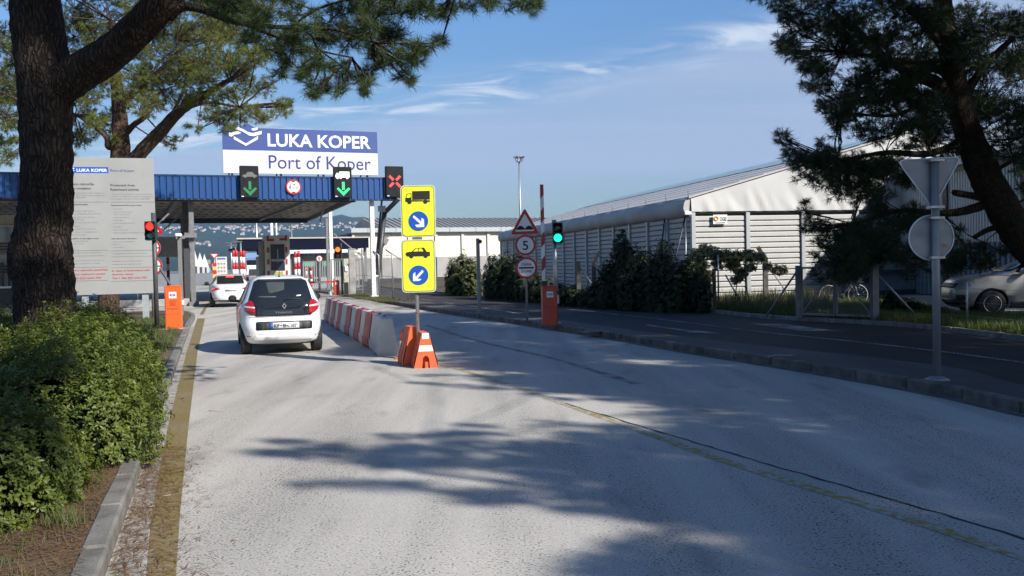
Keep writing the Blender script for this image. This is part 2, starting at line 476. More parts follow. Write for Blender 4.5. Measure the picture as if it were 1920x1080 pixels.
earth = M('earth', (.16, .15, .11), .95, var=.3, scale=.8, bump=.4, bscale=20)
plain_ground = M('plain_ground', (.13, .14, .11), .95, var=.3, scale=.02)
entry_mat = roadmat('pale_worn_asphalt', (.45, .425, .38), (.055, .052, .048), speck=.85, fine=58, heavy=.545, patch=.10)
side_mat = roadmat('dark_asphalt', (.042, .037, .033), (.018, .017, .016), speck=.6, fine=45, heavy=.52, patch=.18)
yard_mat = roadmat('grey_yard_asphalt', (.27, .265, .25), (.09, .09, .09), speck=.5, fine=20, heavy=.55, patch=.15)
island_mat = roadmat('island_asphalt', (.095, .088, .078), (.035, .045, .045), speck=.6, fine=40, heavy=.53, patch=.2)
kerb_mat = M('kerb_concrete', (.165, .155, .135), .92, var=.38, scale=4, bump=.5, bscale=50)
kerb_pale = M('kerb_pale_face', (.42, .41, .38), .9, var=.3, scale=9, bump=.3)
yellow_mat = paintmat('yellow_road_paint', (.175, .128, .032), (.20, .17, .11), .5)
yellow_worn = paintmat('worn_yellow_road_paint', (.27, .205, .06), (.37, .355, .32), .62, 14)
white_line_mat = paintmat('white_road_paint', (.42, .42, .40), (.05, .05, .05), .8)

structure('ground', sheet([(-9000, -2000), (9000, -2000), (9000, 9000), (-9000, 9000)], -.05), plain_ground)

kl0, kl1 = G(197, 1080), G(361, 603)
kdir = (kl1 - kl0).normalized()
def KX(y): return kl0.x + kdir.x / kdir.y * (y - kl0.y)          # x of the left kerb's foot at depth y
left_kerb = [(KX(-7), -7), (KX(5), 5), (KX(12), 12), (KX(20), 20), (KX(28.5), 28.5)] 
kc = [(KX(28.5), 28.5), G(366, 598).xy, G(362, 592).xy, G(345, 588).xy, G(300, 588).xy, G(200, 591).xy, G(0, 598).xy, G(-250, 607).xy]
left_line = [Vector((*p, 0)) for p in left_kerb[:-1]] + smoothline([Vector((*p, 0)) for p in kc], 5)

rk_px = [(2300, 868), (2100, 812), (1920, 776), (1750, 738), (1500, 694), (1300, 662), (1150, 636), (1000, 612), (850, 590), (760, 575), (700, 564), (650, 556), (600, 549.5), (560, 545)]
right_kerb = smoothline([G(*p) for p in rk_px], 6)
is_px = [(2300, 800), (1920, 722), (1802, 691), (1659, 673), (1537, 659), (1400, 644), (1259, 628), (1124, 610), (1048, 599), (977, 589), (870, 575), (800, 566), (740, 558), (690, 549), (640, 543)]
island_edge = smoothline([G(*p, .12) for p in is_px], 5)
sf_px = [(2300, 690), (1920, 640), (1710, 614), (1508, 601.5), (1400, 594), (1297, 583), (1140, 576), (1000, 566), (850, 552), (760, 544), (690, 536)]
side_far = smoothline([G(*p) for p in sf_px], 5)

# entry road: from behind the camera to the gate
far_l = Vector((-30, 62, 0)); far_r = right_kerb[-1]
near_r = right_kerb[0]
road_poly = [(KX(-7), -7), (14, -7), (near_r.x, near_r.y)] + [(p.x, p.y) for p in right_kerb] + [(far_r.x + .5, 90), (-60, 110), (-75, 46)] + [(p.x, p.y) for p in reversed(left_line[4:])] 
structure('entry_road', sheet(road_poly, 0.0), entry_mat)
structure('terminal_yard', sheet([(-220, 50), (40, 75), (70, 420), (-320, 420)], -.025), yard_mat)
# side road
def ext(p, q, k): return p + (p - q).normalized() * k
sr = [(p.x + .02, p.y) for p in island_edge] + [(island_edge[-1].x - 4, 130), (side_far[-1].x + 6, 132)] + [(p.x, p.y) for p in reversed(side_far)]
structure('side_road', sheet(sr, -.008), side_mat)
structure('back_yard', sheet([(-16, 84), (40, 80), (60, 190), (-30, 190)], -.02), side_mat)
# island between the two roads, standing a kerb's height above the entry road
isl = [(p.x + .13, p.y) for p in right_kerb] + [(p.x, p.y) for p in reversed(island_edge)]
mb = sheet(isl, .12)
n_e = len(island_edge)
structure('island_pavement', mb, island_mat)
mb = MB()     # the island's low back edge towards the side road
for p, q in zip(island_edge, island_edge[1:]):
    mb.add([(p.x, p.y, .12), (q.x, q.y, .12), (q.x + .06, q.y + .03, -.01), (p.x + .06, p.y + .03, -.01)], [(0, 1, 2, 3)])
structure('pavement_edge', mb, island_mat)
# left verge
vz = .11
lv = [(p.x - .15, p.y) for p in left_line] + [(-60, 34), (-60, -7)]
grass_ground = roadmat('dry_verge', (.125, .085, .05), (.035, .03, .018), speck=.95, fine=34, heavy=.47, patch=.45)
structure('left_verge', sheet(lv, vz), grass_ground)
# right verge (grass beyond the side road)
rv = [(p.x + .14, p.y + .05) for p in side_far] + [(0, 190), (90, 190), (90, 8)]
structure('right_verge', sheet(rv, .06), grass_ground)
park = [G(1655, 556, .07).xy, G(1790, 590, .07).xy, G(2100, 604, .07).xy, (40, 22), (40, 40), (14, 44)]
structure('parking_ground', sheet(park, .068), M('parking_concrete', (.20, .195, .18), .9, var=.25, scale=1.2, bump=.3))

# kerb stones, one by one
def stone_mesh(L_, wd, h, mats):
    mb = MB(); mb.box((0, 0, h / 2 - .1), (L_ - .012, wd, h + .2), bev=.018)
    return mb.mesh('kerb_stone', mats)
def lay_kerb(name, line, step, wd, h, mat_, side, zoff=0.0, start=0):
    par = thing(name, None, None, kind='structure')
    me = stone_mesh(step, wd, h, mat_)
    pts = resample(line, step)
    for i, (a, b) in enumerate(zip(pts, pts[1:])):
        d = b - a; nrm = Vector((d.y, -d.x, 0)).normalized() * (wd / 2 * side)
        c = (a + b) / 2 + nrm
        link('kerb_stone', me, par, loc=(c.x, c.y, zoff + random.uniform(-.006, .006)), rot=(random.uniform(-.012, .012), random.uniform(-.006, .006), math.atan2(d.y, d.x) + random.uniform(-.01, .01)),
             scale=((d.length) / step, 1, 1))
    return par
lay_kerb('left_kerb', left_line, 1.0, .15, .125, [kerb_mat], -1)
lay_kerb('island_kerb', list(reversed(right_kerb)), 1.0, .13, .135, [M('old_kerb', (.11, .10, .085), .95, var=.4, scale=4, bump=.6, bscale=40)], -1)
lay_kerb('far_kerb', list(reversed(side_far)), 1.0, .13, .10, [kerb_mat], -1)
# pale foot strip (gutter) along the kerbs
structure('left_gutter', strip([(KX(y) + .10 , y) for y in np.linspace(-6, 28, 30)], .17, .002), M('gutter_concrete', (.30, .285, .25), .95, var=.35, scale=5, bump=.4))
structure('island_gutter', strip([(p.x - .1 * 0 - .09, p.y - .03) for p in right_kerb[:60]], .15, .002), M('gutter_dirt', (.12, .11, .09), .95, var=.35, scale=3))

# painted lines
yl = [(275, 330, 1080), (285, 338, 960), (315, 353.5, 800), (350, 370.5, 660), (370, 384.5, 597)]
P = []
for a, b, y in yl:
    P += [G(a, y), G(b, y)]
pa0, pb0, pa1, pb1 = P[0], P[1], P[-2], P[-1]
mb = MB(); V_ = [pa0 + (pa0 - pa1) * .5, pb0 + (pb0 - pb1) * .5] + P
mb.add([(v.x, v.y, .0035) for v in V_], [(2 * i, 2 * i + 1, 2 * i + 3, 2 * i + 2) for i in range(len(V_) // 2 - 1)])
structure('yellow_edge_line', mb, yellow_mat)
structure('yellow_lane_line', strip(smoothline([G(*p) for p in ((822, 681), (890, 701.5), (1000, 737), (1080, 765), (1200, 808), (1378, 871), (1609, 943), (1920, 1046), (2300, 1180))], 6), .11, .0025), yellow_worn)
structure('yellow_gate_line', strip([G(378, 590), G(386, 575), G(398, 562)], .14, .006), yellow_mat)
structure('yellow_box_marking', strip([G(530, 653), G(560, 655), G(592, 660)], .35, .006), yellow_worn)
for q, pp in enumerate((((640, 572), (680, 571.5)), ((708, 569), (718, 572)), ((730, 576), (742, 577)))):
    structure('yellow_arrow_mark', strip([G(*p) for p in pp], .5, .006), yellow_worn)
def wobble(pts, amp, n=30):
    Q = resample(smoothline(pts, 8), .12)
    return [p + Vector((random.uniform(-amp, amp), random.uniform(-amp, amp), 0)) for p in Q]
crack_mat = M('crack_tar', (.02, .02, .02), .9, var=.3)
cl = wobble([G(*p) for p in ((1060, 757), (1200, 799), (1407, 861), (1682, 940), (1920, 1011), (2300, 1135))], .012)
structure('road_crack', strip(cl, [random.uniform(.012, .034) for _ in cl], .004), crack_mat)
tl = resample(smoothline([G(*p) for p in ((800, 610), (880, 635), (960, 655), (1029, 670), (1124, 698), (1200, 722))], 6), .4)
structure('tar_seam', strip(tl, [random.uniform(.10, .2) for _ in tl], .002), M('old_tar', (.17, .165, .145), .9, var=.45, scale=3))
# white lines of the side road
def wline(pp, wd=.12): structure('white_road_line', strip(smoothline([G(*p) for p in pp], 5), wd, 0.0), white_line_mat)
wline(((790, 561), (815, 564.5)), .1); wline(((830, 566.5), (850, 569.5)), .1)
wline(((862, 571), (905, 576.5), (977, 588.5)))
wline(((1059, 579), (1110, 584), (1160, 590)), .12)
wline(((1172, 591), (1240, 598.5), (1330, 610), (1441, 623.5), (1600, 640), (1749, 657), (1930, 681)), .12)
mb = MB()   # worn arrow
ar = [(1213, 608), (1300, 620), (1298, 618), (1352, 625), (1285, 624), (1292, 622.5), (1211, 610)]
mb.add([(*G(*p).xy, 0.0) for p in ar], [list(range(len(ar)))]); structure('white_road_arrow', mb, white_line_mat)
mb = MB(); q = [(1400, 606), (1470, 607.5), (1585, 622), (1500, 620)]
mb.add([(*G(*p).xy, 0.0) for p in q], [(0, 1, 2, 3)]); structure('white_road_patch', mb, white_line_mat)  # pale four-sided patch on the side road
# drain grating on the island
t = thing('drain_grate', 'dark iron drain grate set in the island pavement', 'drain', G(1113, 622, .12), R(20))
mb = MB(); mb.box((0, 0, .004), (.62, .4, .012)); mb.build('frame', dark_steel, t)
mb = MB()
for k in range(7): mb.box((-.24 + k * .08, 0, .014), (.025, .34, .01))
mb.build('grating', dull_steel, t)

# ------------------------------------------------------------------ hills and the town on them
nx, ny = 150, 40
V = []; ridge = lambda a: 1.0
def hill_h(x, y):
    az = math.degrees(math.atan2(x, y))
    u = min(1, max(0, (y - 1700) / 2900))
    s = u * u * (3 - 2 * u)
    prof = 226 + 3 * math.sin(az * .55 + 1) + 4 * math.sin(az * 1.7 + .4) + 5 * math.sin(az * 4.1) + 3 * math.exp(-((az + 10.2) / 1.2) ** 2)
    prof *= 1 - .62 * min(1, max(0, (az + 8.3) / 3.5))
    return s * prof + (10 * math.sin(x * .006 + y * .003) + 7 * math.sin(x * .013 - y * .009)) * s * (1 - .6 * s)
for j in range(ny):
    y = 1600 + 3600 * j / (ny - 1)
    for i in range(nx):
        x = (-1.05 + 1.75 * i / (nx - 1)) * y
        h = hill_h(x, y) if y < 4700 else hill_h(x, 4700) - (y - 4700) * .3
        V.append((x, y, h - .04))
Fq = [(j * nx + i, j * nx + i + 1, (j + 1) * nx + i + 1, (j + 1) * nx + i) for j in range(ny - 1) for i in range(nx - 1)]
hillm = bpy.data.materials.new('wooded_hillside'); hillm.use_nodes = True
t_ = hillm.node_tree; b_ = t_.nodes['Principled BSDF']; b_.inputs['Roughness'].default_value = 1; b_.inputs['Specular IOR Level'].default_value = 0
g_ = t_.nodes.new('ShaderNodeNewGeometry')
na = t_.nodes.new('ShaderNodeTexNoise'); na.inputs['Scale'].default_value = .022; na.inputs['Detail'].default_value = 9; na.inputs['Roughness'].default_value = .7
nb = t_.nodes.new('ShaderNodeTexNoise'); nb.inputs['Scale'].default_value = .0022; nb.inputs['Detail'].default_value = 5
t_.links.new(g_.outputs['Position'], na.inputs[0]); t_.links.new(g_.outputs['Position'], nb.inputs[0])
m1 = t_.nodes.new('ShaderNodeMix'); m1.data_type = 'RGBA'; m1.inputs[6].default_value = (.012, .024, .012, 1); m1.inputs[7].default_value = (.05, .07, .03, 1)
t_.links.new(maprange(t_, na.outputs[0], .35, .68, 0, 1), m1.inputs[0])
m2 = t_.nodes.new('ShaderNodeMix'); m2.data_type = 'RGBA'; m2.inputs[7].default_value = (.13, .115, .05, 1)
t_.links.new(m1.outputs[2], m2.inputs[6]); t_.links.new(maprange(t_, nb.outputs[0], .60, .72, 0, .6), m2.inputs[0]); t_.links.new(m2.outputs[2], b_.inputs['Base Color'])
me = fast_mesh('hills', V, Fq, [hillm], smooth=True)
tag(link('hills', me), kind='structure')
hw = M('house_render', (.42, .39, .34), .9, var=.25, scale=.02); hr = M('roof_tile', (.26, .13, .10), .9, var=.25, scale=.02)
mb = MB(); mb.mat(0).box((0, 0, 3), (10, 11, 8)); mb.mat(1).add([(-5.6, -6, 7), (5.6, -6, 7), (5.6, 6, 7), (-5.6, 6, 7), (0, -6, 9.6), (0, 6, 9.6)], [(0, 1, 4), (2, 3, 5), (0, 4, 5, 3), (1, 2, 5, 4), (0, 3, 2, 1)])
hme = mb.mesh('hill_house', [hw, hr])
rh = random.Random(3); nh = 0
def hill_pt(px, py):
    d = ray(px, py); k = 1650.0
    while k < 4800:
        if EYE + d.z * k <= hill_h(d.x * k, d.y * k): return Vector((d.x * k, d.y * k, hill_h(d.x * k, d.y * k)))
        k += 12
    return None
spots = []
for _ in range(150):
    px = rh.uniform(300, 725); spots.append((px, (424 if px < 560 else 421) + abs(rh.gauss(0, 6)) - (px - 500) * .012))
for _ in range(26): spots.append((rh.gauss(455, 26), rh.gauss(434, 5)))
for _ in range(16): spots.append((rh.uniform(352, 392), rh.gauss(458, 2.2)))
for _ in range(7): spots.append((rh.gauss(468, 5), rh.gauss(471, 2.5)))
for _ in range(30): spots.append((rh.uniform(-40, 300), rh.gauss(428, 7)))
for px, py in spots:
    p = hill_pt(px, py)
    if p is None: continue
    s_ = rh.uniform(.45, .95)
    o = link('hill_house', hme, loc=p, rot=(0, 0, rh.uniform(0, PI)), scale=(s_ * rh.uniform(.8, 1.7), s_, s_))
    tag(o, 'small pale house with red tiled roof on the wooded hillside', 'house', 'houses scattered over the far hill')
# ------------------------------------------------------------------ faces and planes for placing things
class Plane:
    """a vertical plane through P0 with horizontal direction d; local X runs along it, local Y away from the viewer, Z up"""
    def __init__(s, P0, ang):
        s.P0 = Vector((P0[0], P0[1], 0)); s.d = Vector((math.cos(ang), math.sin(ang), 0)); s.ang = ang
        s.n = Vector((-s.d.y, s.d.x, 0))
    def at(s, px, py, off=0.0):
        r_ = ray(px, py); O = s.P0 + s.n * off
        k = (O.dot(s.n)) / r_.dot(s.n)
        p = Vector((0, 0, EYE)) + r_ * k
        q = p - O
        return (q.dot(s.d), p.z)
class Face:
    """measures for a small upright thing that faces the viewer at depth Y; local X right, Z up from the root"""
    def __init__(s, bx, by, z0=0.0, Y=None):
        if Y is None: s.root = G(bx, by, z0)
        else:
            a = A(bx, by, Y); s.root = Vector((a.x, a.y, z0))
        s.s = s.root.y / F; a = project(s.root); s.bx, s.by = a[0], a[1]
    def x(s, px, py=None):
        px0 = s.bx - (s.by - py) * math.tan(ROLL) if py is not None else s.bx
        return (px - px0) * s.s
    def z(s, py): return (s.by - py) * s.s
    def p(s, px, py): return (s.x(px, py), s.z(py))

# ------------------------------------------------------------------ the gate canopy
CA = R(22.5)                                   # the front runs away to the right
cP0 = A(548, 500, 45.0)
CP = Plane((cP0.x, cP0.y), CA)
def cx_at(px, py=350): return CP.at(px, py)[0]
zb = CP.at(548, 373.5)[1]; zt = CP.at(548, 333)[1]
blue_panel = M('blue_coated_sheet', (.006, .055, .20), .42, .1, var=.10, scale=2, coat=.1)
blue_dark = M('blue_trim', (.004, .03, .11), .45, .1, var=.1)
deck_mat = M('perforated_deck', (.27, .25, .21), .55, .25, var=.35, scale=1.2)
canopy = thing('gate_canopy', 'long flat gate canopy with ribbed blue fascia and dark perforated underside', 'canopy', (cP0.x, cP0.y, 0), CA)
xr = cx_at(752, 355); xl = -24.0
pw = .285
# one ribbed panel
mb = MB(); hgt = zt - zb
prof = [(-pw / 2 + .004, 0), (-pw / 2 + .03, 0), (-pw / 2 + .045, -.055), (pw / 2 - .06, -.055), (pw / 2 - .045, 0), (pw / 2 - .004, 0), (pw / 2 - .004, .02), (-pw / 2 + .004, .02)]
n_ = len(prof)
mb.add([(x, y, 0) for x, y in prof] + [(x, y, hgt) for x, y in prof], [list(range(n_ - 1, -1, -1)), list(range(n_, 2 * n_))] + [(i, (i + 1) % n_, (i + 1) % n_ + n_, i + n_) for i in range(n_)])
pme = mb.mesh('fascia_panel', blue_panel)
k = 0
x = xr - pw / 2
while x > xl:
    link('fascia_panel', pme, canopy, loc=(x, random.uniform(-.004, .004), zb)); x -= pw
mb = MB(); mb.box(((xl + xr) / 2, .0, zt + .035), (xr - xl, .16, .07)); mb.build('top_trim', blue_dark, canopy)
mb = MB(); mb.box(((xl + xr) / 2, .06, zb - .03), (xr - xl, .12, .05)); mb.build('bottom_trim', dark_steel, canopy)
mb = MB(); mb.box((xr + .03, .3, (zb + zt) / 2), (.05, .7, hgt)); mb.build('end_panel', blue_dark, canopy)
# roof deck: corrugated troughs running across, seen from below
xdr = CP.at(668, 374)[0]
dep = 22.0; skew = .34
pitch = .42; nb_ = int(dep / pitch)
mb = MB()
def deck_pt(x, y, z): return (x, y, z)
for j in range(nb_):
    y0 = .2 + j * pitch
    prof = [(0, .0), (.05, .08), (.19, .08), (.24, 0), (pitch, 0)]
    for (ya, za), (yb_, zb2) in zip(prof, prof[1:]):
        xe0, xe1 = xdr + (y0 + ya) * .07, xdr + (y0 + yb_) * .07
        mb.add([(xl, y0 + ya, zb + .22 + za), (xe0, y0 + ya, zb + .22 + za), (xe1, y0 + yb_, zb + .22 + zb2), (xl, y0 + yb_, zb + .22 + zb2)], [(0, 1, 2, 3)])
mb.build('deck', deck_mat, canopy)
# slab above the deck, so that the sun does not come through
mb = MB(); e1 = xdr + dep * .07
mb.slab([(xl, .12), (xdr, .12), (e1, dep + .2), (xl, dep + .2)], zb + .34, zt - .05); mb.build('roof', M('canopy_roofing', (.25, .25, .24), .8), canopy)
# perforations: rows of small bright studs and dark holes under the deck, kept as one part
mb = MB(); hb = MB()
for j in range(1, nb_, 3):
    y0 = .2 + j * pitch + .33
    for i in range(int((xdr - xl) / .5)):
        x = xl + .2 + i * .5
        mb.box((x, y0, zb + .205), (.16, .12, .02))
        if j % 6 == 1: hb.box((x + .25, y0 + pitch, zb + .2), (.2, .16, .03))
tag(mb.build('deck_studs', M('zinc_stud', (.34, .32, .28), .5, .4, var=.4, scale=3), canopy), kind='stuff')
tag(hb.build('deck_holes', black_plastic, canopy), kind='stuff')
# beams under the deck, back edge beam
for yb_ in (.35, dep):
    mb = MB(); xe = xdr + yb_ * .07; mb.box(((xl + xe) / 2, yb_, zb + .06), (xe - xl, .18, .34)); mb.build('edge_beam', dark_steel, canopy)
for xx in (-19, -12.2, -5, 1.4):
    mb = MB(); mb.box((xx, dep / 2 + .2, zb + .13), (.16, dep - .5, .16)); mb.build('cross_beam', dull_steel, canopy)
mb = MB(); mb.bar((xdr + .02, .4, zb + .12), (e1 + .02, dep, zb + .12), .14, .3); mb.build('side_beam', dark_steel, canopy)
# columns
def column(px, pyb, w_, mat_, yoff, nm='column'):
    xx = CP.at(px, 400, yoff)[0]
    mb = MB(); mb.box((xx, yoff, (zb + .1) / 2), (w_, w_, zb + .1)); mb.box((xx, yoff, .1), (w_ * 2, w_ * 2, .2))
    return mb.build(nm, mat_, canopy)
column(697, 556, .2, white_paint, .45)
column(358, 566, .22, dull_steel, .8)
column(347, 566, .26, dark_steel, 3.0)
column(619, 545, .2, white_paint, 11.0)
column(340, 520, .16, dull_steel, 19.0)
column(612, 530, .16, dull_steel, 20.0)
column(-60, 560, .22, dull_steel, .8)
for (pa, ya), (pb, yb_) in ((((343, 376), .8), ((290, 425), .8)), (((342, 400), 8), ((306, 432), 8)), (((612, 372), 2.5), ((600, 415), 6))):
    a, b = CP.at(*pa, ya), CP.at(*pb, yb_)
    mb = MB(); mb.bar((a[0], ya, a[1]), (b[0], yb_, b[1]), .07); mb.build('brace', dull_steel, canopy)
# bracket with camera on the column
xx, zz = CP.at(357, 441, .55)
mb = MB(); mb.box((xx, .55, zz), (.55, .25, .22)); mb.box((xx - .45, .45, zz - .1), (.4, .16, .14)); mb.build('camera_bracket', dull_steel, canopy)

# ------------------------------------------------------------------ port name board on the canopy
BB = Plane(cP0 + CP.n * .9, CA)
xa, zt1 = BB.at(416.5, 241.5); xb, _ = BB.at(708, 287); _, zmid = BB.at(560, 284.0); _, zbot = BB.at(560, 326.3); _, ztop = BB.at(560, 242.8)
bw = M('board_white', (.55, .56, .57), .4, var=.05, scale=.6); bblue = M('board_blue', (.036, .068, .235), .4, var=.06, scale=.6); navy = M('navy_print', (.02, .025, .17), .45, var=.05)
board = thing('name_board', 'large blue and white billboard reading LUKA KOPER standing on the canopy', 'billboard', (BB.P0.x, BB.P0.y, 0), CA)
mb = MB(); mb.box(((xa + xb) / 2, .06, (zbot + zmid) / 2), (xb - xa, .12, zmid - zbot)); mb.build('lower_panel', bw, board)
mb = MB(); mb.box(((xa + xb) / 2, .06, (ztop + zmid) / 2 + .002), (xb - xa, .12, ztop - zmid)); mb.build('upper_panel', bblue, board)
def bpx(*pp): return [BB.at(*p) for p in pp]
mb = MB(); pk = bpx((447, 243), (463, 231), (481, 243)); pk = [(p[0], p[1]) for p in pk]
mb.prism([(pk[0][0], ztop - .02), (pk[1][0], pk[1][1]), (pk[2][0], ztop - .02)], .01, .11); mb.build('peak_panel', bblue, board)
mb = MB()
def crop2(cx_, cy2): return (380 + cx_ / 4.5, 200 + cy2 / 4.5)
for poly in ([(262, 250), (365, 312), (466, 248), (466, 275), (365, 331), (262, 275)],
             [(258, 168), (300, 172), (340, 190), (380, 214), (420, 224), (497, 205), (497, 232), (430, 250), (390, 243), (340, 212), (300, 196), (258, 190)],
             [(222, 218), (240, 222), (262, 212), (300, 208), (324, 222), (300, 232), (268, 236), (240, 254), (222, 246)],
             [(413, 184), (440, 180), (464, 176), (462, 196), (430, 203), (413, 198)]):
    mb.prism(bpx(*[crop2(*p) for p in poly]), -.03, .0)
mb.build('emblem', sign_white, board)
mb = MB()
p0, p1 = BB.at(502, 274), BB.at(695, 278.5); pt = BB.at(600, 252.5); pb_ = BB.at(600, 276.2)
put_text(mb, 'LUKA KOPER', p0[0], p1[0], pb_[1], pt[1], -.012, bold=.022); mb.build('lettering', sign_white, board)
mb = MB()
p0, p1 = BB.at(504, 305), BB.at(695, 305); pt = BB.at(600, 291.2); pb_ = BB.at(600, 317.3)
put_text(mb, 'Port of Koper', p0[0], p1[0], pb_[1], pt[1], -.012); mb.build('lettering', navy, board)
for px in (436, 528, 608, 690):
    x_, _ = BB.at(px, 327); mb = MB(); mb.box((x_, .2, (zt + zbot) / 2 - .2), (.09, .09, zbot - zt + .9)); mb.build('support_post', dark_steel, board)
    mb = MB(); mb.bar((x_, .25, ztop - .6), (x_, 1.9, zt + .02), .07); mb.build('stay', dark_steel, board)
# ------------------------------------------------------------------ lane signals and the height limit sign hung on the fascia
sig_case = M('signal_case', (.012, .013, .016), .7, var=.12, spec=.2)
sig_green = M('lit_green_arrow', (.02, .30, .12), .4, emit=(.02, .75, .22), estr=.75)
sig_green_dim = M('dim_green_arrow', (.015, .14, .05), .4, emit=(.01, .2, .06), estr=.3)
sig_red = M('lit_red_cross', (.4, .03, .03), .4, emit=(1, .055, .05), estr=1.0)
def lane_signal(px0, px1, py0, py1, label, kind):
    PL = Plane(cP0 - CP.n * .32, CA)
    a = PL.at(px0, py1); b = PL.at(px1, py0); xm = (a[0] + b[0]) / 2; W_ = b[0] - a[0]; H_ = b[1] - a[1]
    o = PL.P0 + PL.d * xm
    t = thing('lane_signal', label, 'traffic signal', (o.x, o.y, a[1]), CA, 'lane signals on the gate canopy')
    mb = MB(); mb.box((0, .11, H_ / 2), (W_, .22, H_), bev=.02); mb.build('case', sig_case, t)
    mb = MB(); mb.box((0, .27, H_ * .35), (W_ * .5, .1, .1)); mb.box((0, .27, H_ * .75), (W_ * .5, .1, .1)); mb.build('bracket', dark_steel, t)
    mb = MB(); mb.box((-W_ / 2 + .1, -.005, .06), (.11, .012, .04)); mb.build('maker_plate', sign_white, t)
    u = W_ / 150                               # units of the enlarged photograph
    def q(pts): return [((x - 75) * u, (265 - y) * u * (H_ / (265 * u))) for x, y in pts]
    if kind in ('car', 'truck'):
        mb = MB(); mb.prism(q([(66, 130), (88, 130), (88, 198), (66, 198)]), -.014, -.002)
        mb.prism(q([(22, 190), (34, 178), (77, 216), (120, 178), (134, 190), (77, 250)]), -.015, -.003)
        mb.build('arrow', sig_green if kind == 'truck' else sig_green_dim, t)
        mb = MB()
        if kind == 'car':
            mb.prism(q([(20, 78), (48, 72), (62, 52), (98, 52), (118, 72), (136, 78), (136, 92), (20, 92)]), -.012, -.002)
            for xx in (44, 114): mb.prism(q(circ(xx, 92, 10, 14)), -.016, -.001)
        else:
            mb.prism(q([(46, 42), (130, 42), (130, 92), (46, 92)]), -.012, -.002); mb.prism(q([(14, 92), (14, 74), (24, 54), (42, 54), (42, 92)]), -.013, -.003)
            for xx in (30, 56, 112): mb.prism(q(circ(xx, 96, 9, 14)), -.016, -.001)
        mb.build('pictogram', M('lit_white_pictogram', (.7, .7, .66), .4, emit=(1, .98, .9), estr=.55) if kind == 'truck' else M('dim_pictogram', (.12, .125, .125), .5), t)
    else:
        mb = MB()
        for s_ in (1, -1):
            for a_, b_ in ((12, 46), (-46, -12)):
                d0 = 10
                c0 = (75 + a_, 130 + s_ * a_); c1 = (75 + b_, 130 + s_ * b_); nn = (d0 * .7 * s_, -d0 * .7)
                mb.prism(q([(c0[0] + nn[0], c0[1] + nn[1]), (c1[0] + nn[0], c1[1] + nn[1]), (c1[0] - nn[0], c1[1] - nn[1]), (c0[0] - nn[0], c0[1] - nn[1])]), -.014, -.002)
        mb.build('cross', sig_red, t)
lane_signal(451, 484.5, 311, 370.5, 'dark lane signal with grey car above a dim green arrow', 'car')
lane_signal(627, 659, 313, 370.5, 'dark lane signal with white truck above a bright green arrow', 'truck')
lane_signal(724.5, 756, 312, 369.5, 'dark lane signal showing a lit red cross at the canopy end', 'cross')
PL = Plane(cP0 - CP.n * .14, CA); c_ = PL.at(550.3, 350.5); rr_ = PL.at(564.5, 350.5)[0] - c_[0]
o = PL.P0 + PL.d * c_[0]
t = thing('height_limit_sign', 'round red rimmed height limit sign reading 4,7 m on the blue fascia', 'road sign', (o.x, o.y, c_[1]), CA)
mb = MB(); mb.prism(circ(0, 0, rr_, 40), 0, .05); mb.build('rim', sign_red, t)
mb = MB(); mb.prism(circ(0, 0, rr_ * .82, 36), -.012, .0); mb.build('disc', sign_white, t)
mb = MB(); mb.prism([(-.13, rr_ * .80), (.13, rr_ * .80), (0, rr_ * .60)], -.02, -.01); mb.prism([(-.13, -rr_ * .80), (0, -rr_ * .60), (.13, -rr_ * .80)], -.02, -.01)
put_text(mb, '4,7', -rr_ * .62, rr_ * .18, -.13, .16, -.02); put_text(mb, 'm', rr_ * .25, rr_ * .58, -.13, .08, -.02); mb.build('lettering', black_matt, t)
mb = MB(); mb.box((0, .08, 0), (.1, .08, .3)); mb.build('bracket', dark_steel, t)

# ------------------------------------------------------------------ leaning gantry strut and short column at the canopy's right end
t = thing('leaning_strut', 'dark leaning steel strut with thin stay and small grey plate beside the canopy', 'strut', G(704, 556, .12))
Yb = t.location.y
def rel(px, py, Y): return A(px, py, Y) - t.location
mb = MB(); mb.tube([rel(707, 530, Yb), rel(713, 470, Yb + .2), rel(721, 398, Yb + .4)], [.13, .13, .13], 12); mb.tube([rel(721, 399, Yb + .4), rel(749, 371, Yb - 1)], .12, 12); mb.build('main_tube', dark_steel, t)
mb = MB(); mb.tube([rel(699, 556, Yb), rel(716, 374, Yb + .6)], .055, 8); mb.build('stay_tube', dull_steel, t)
mb = MB(); a = rel(716, 391.5, Yb + .1); mb.box(a, (.40, .06, .30)); mb.build('plate', galv, t)
mb = MB(); mb.lathe([(.13, 0), (.13, 1.0), (.17, 1.0), (.17, 1.06), (.1, 1.1)], 16, c=(rel(706.5, 556, Yb).x, -.25, 0)); mb.build('white_stub', white_paint, t)
for px0, py0, px1, py1, lb in ((697.5, 556, 696, 375, None),): pass
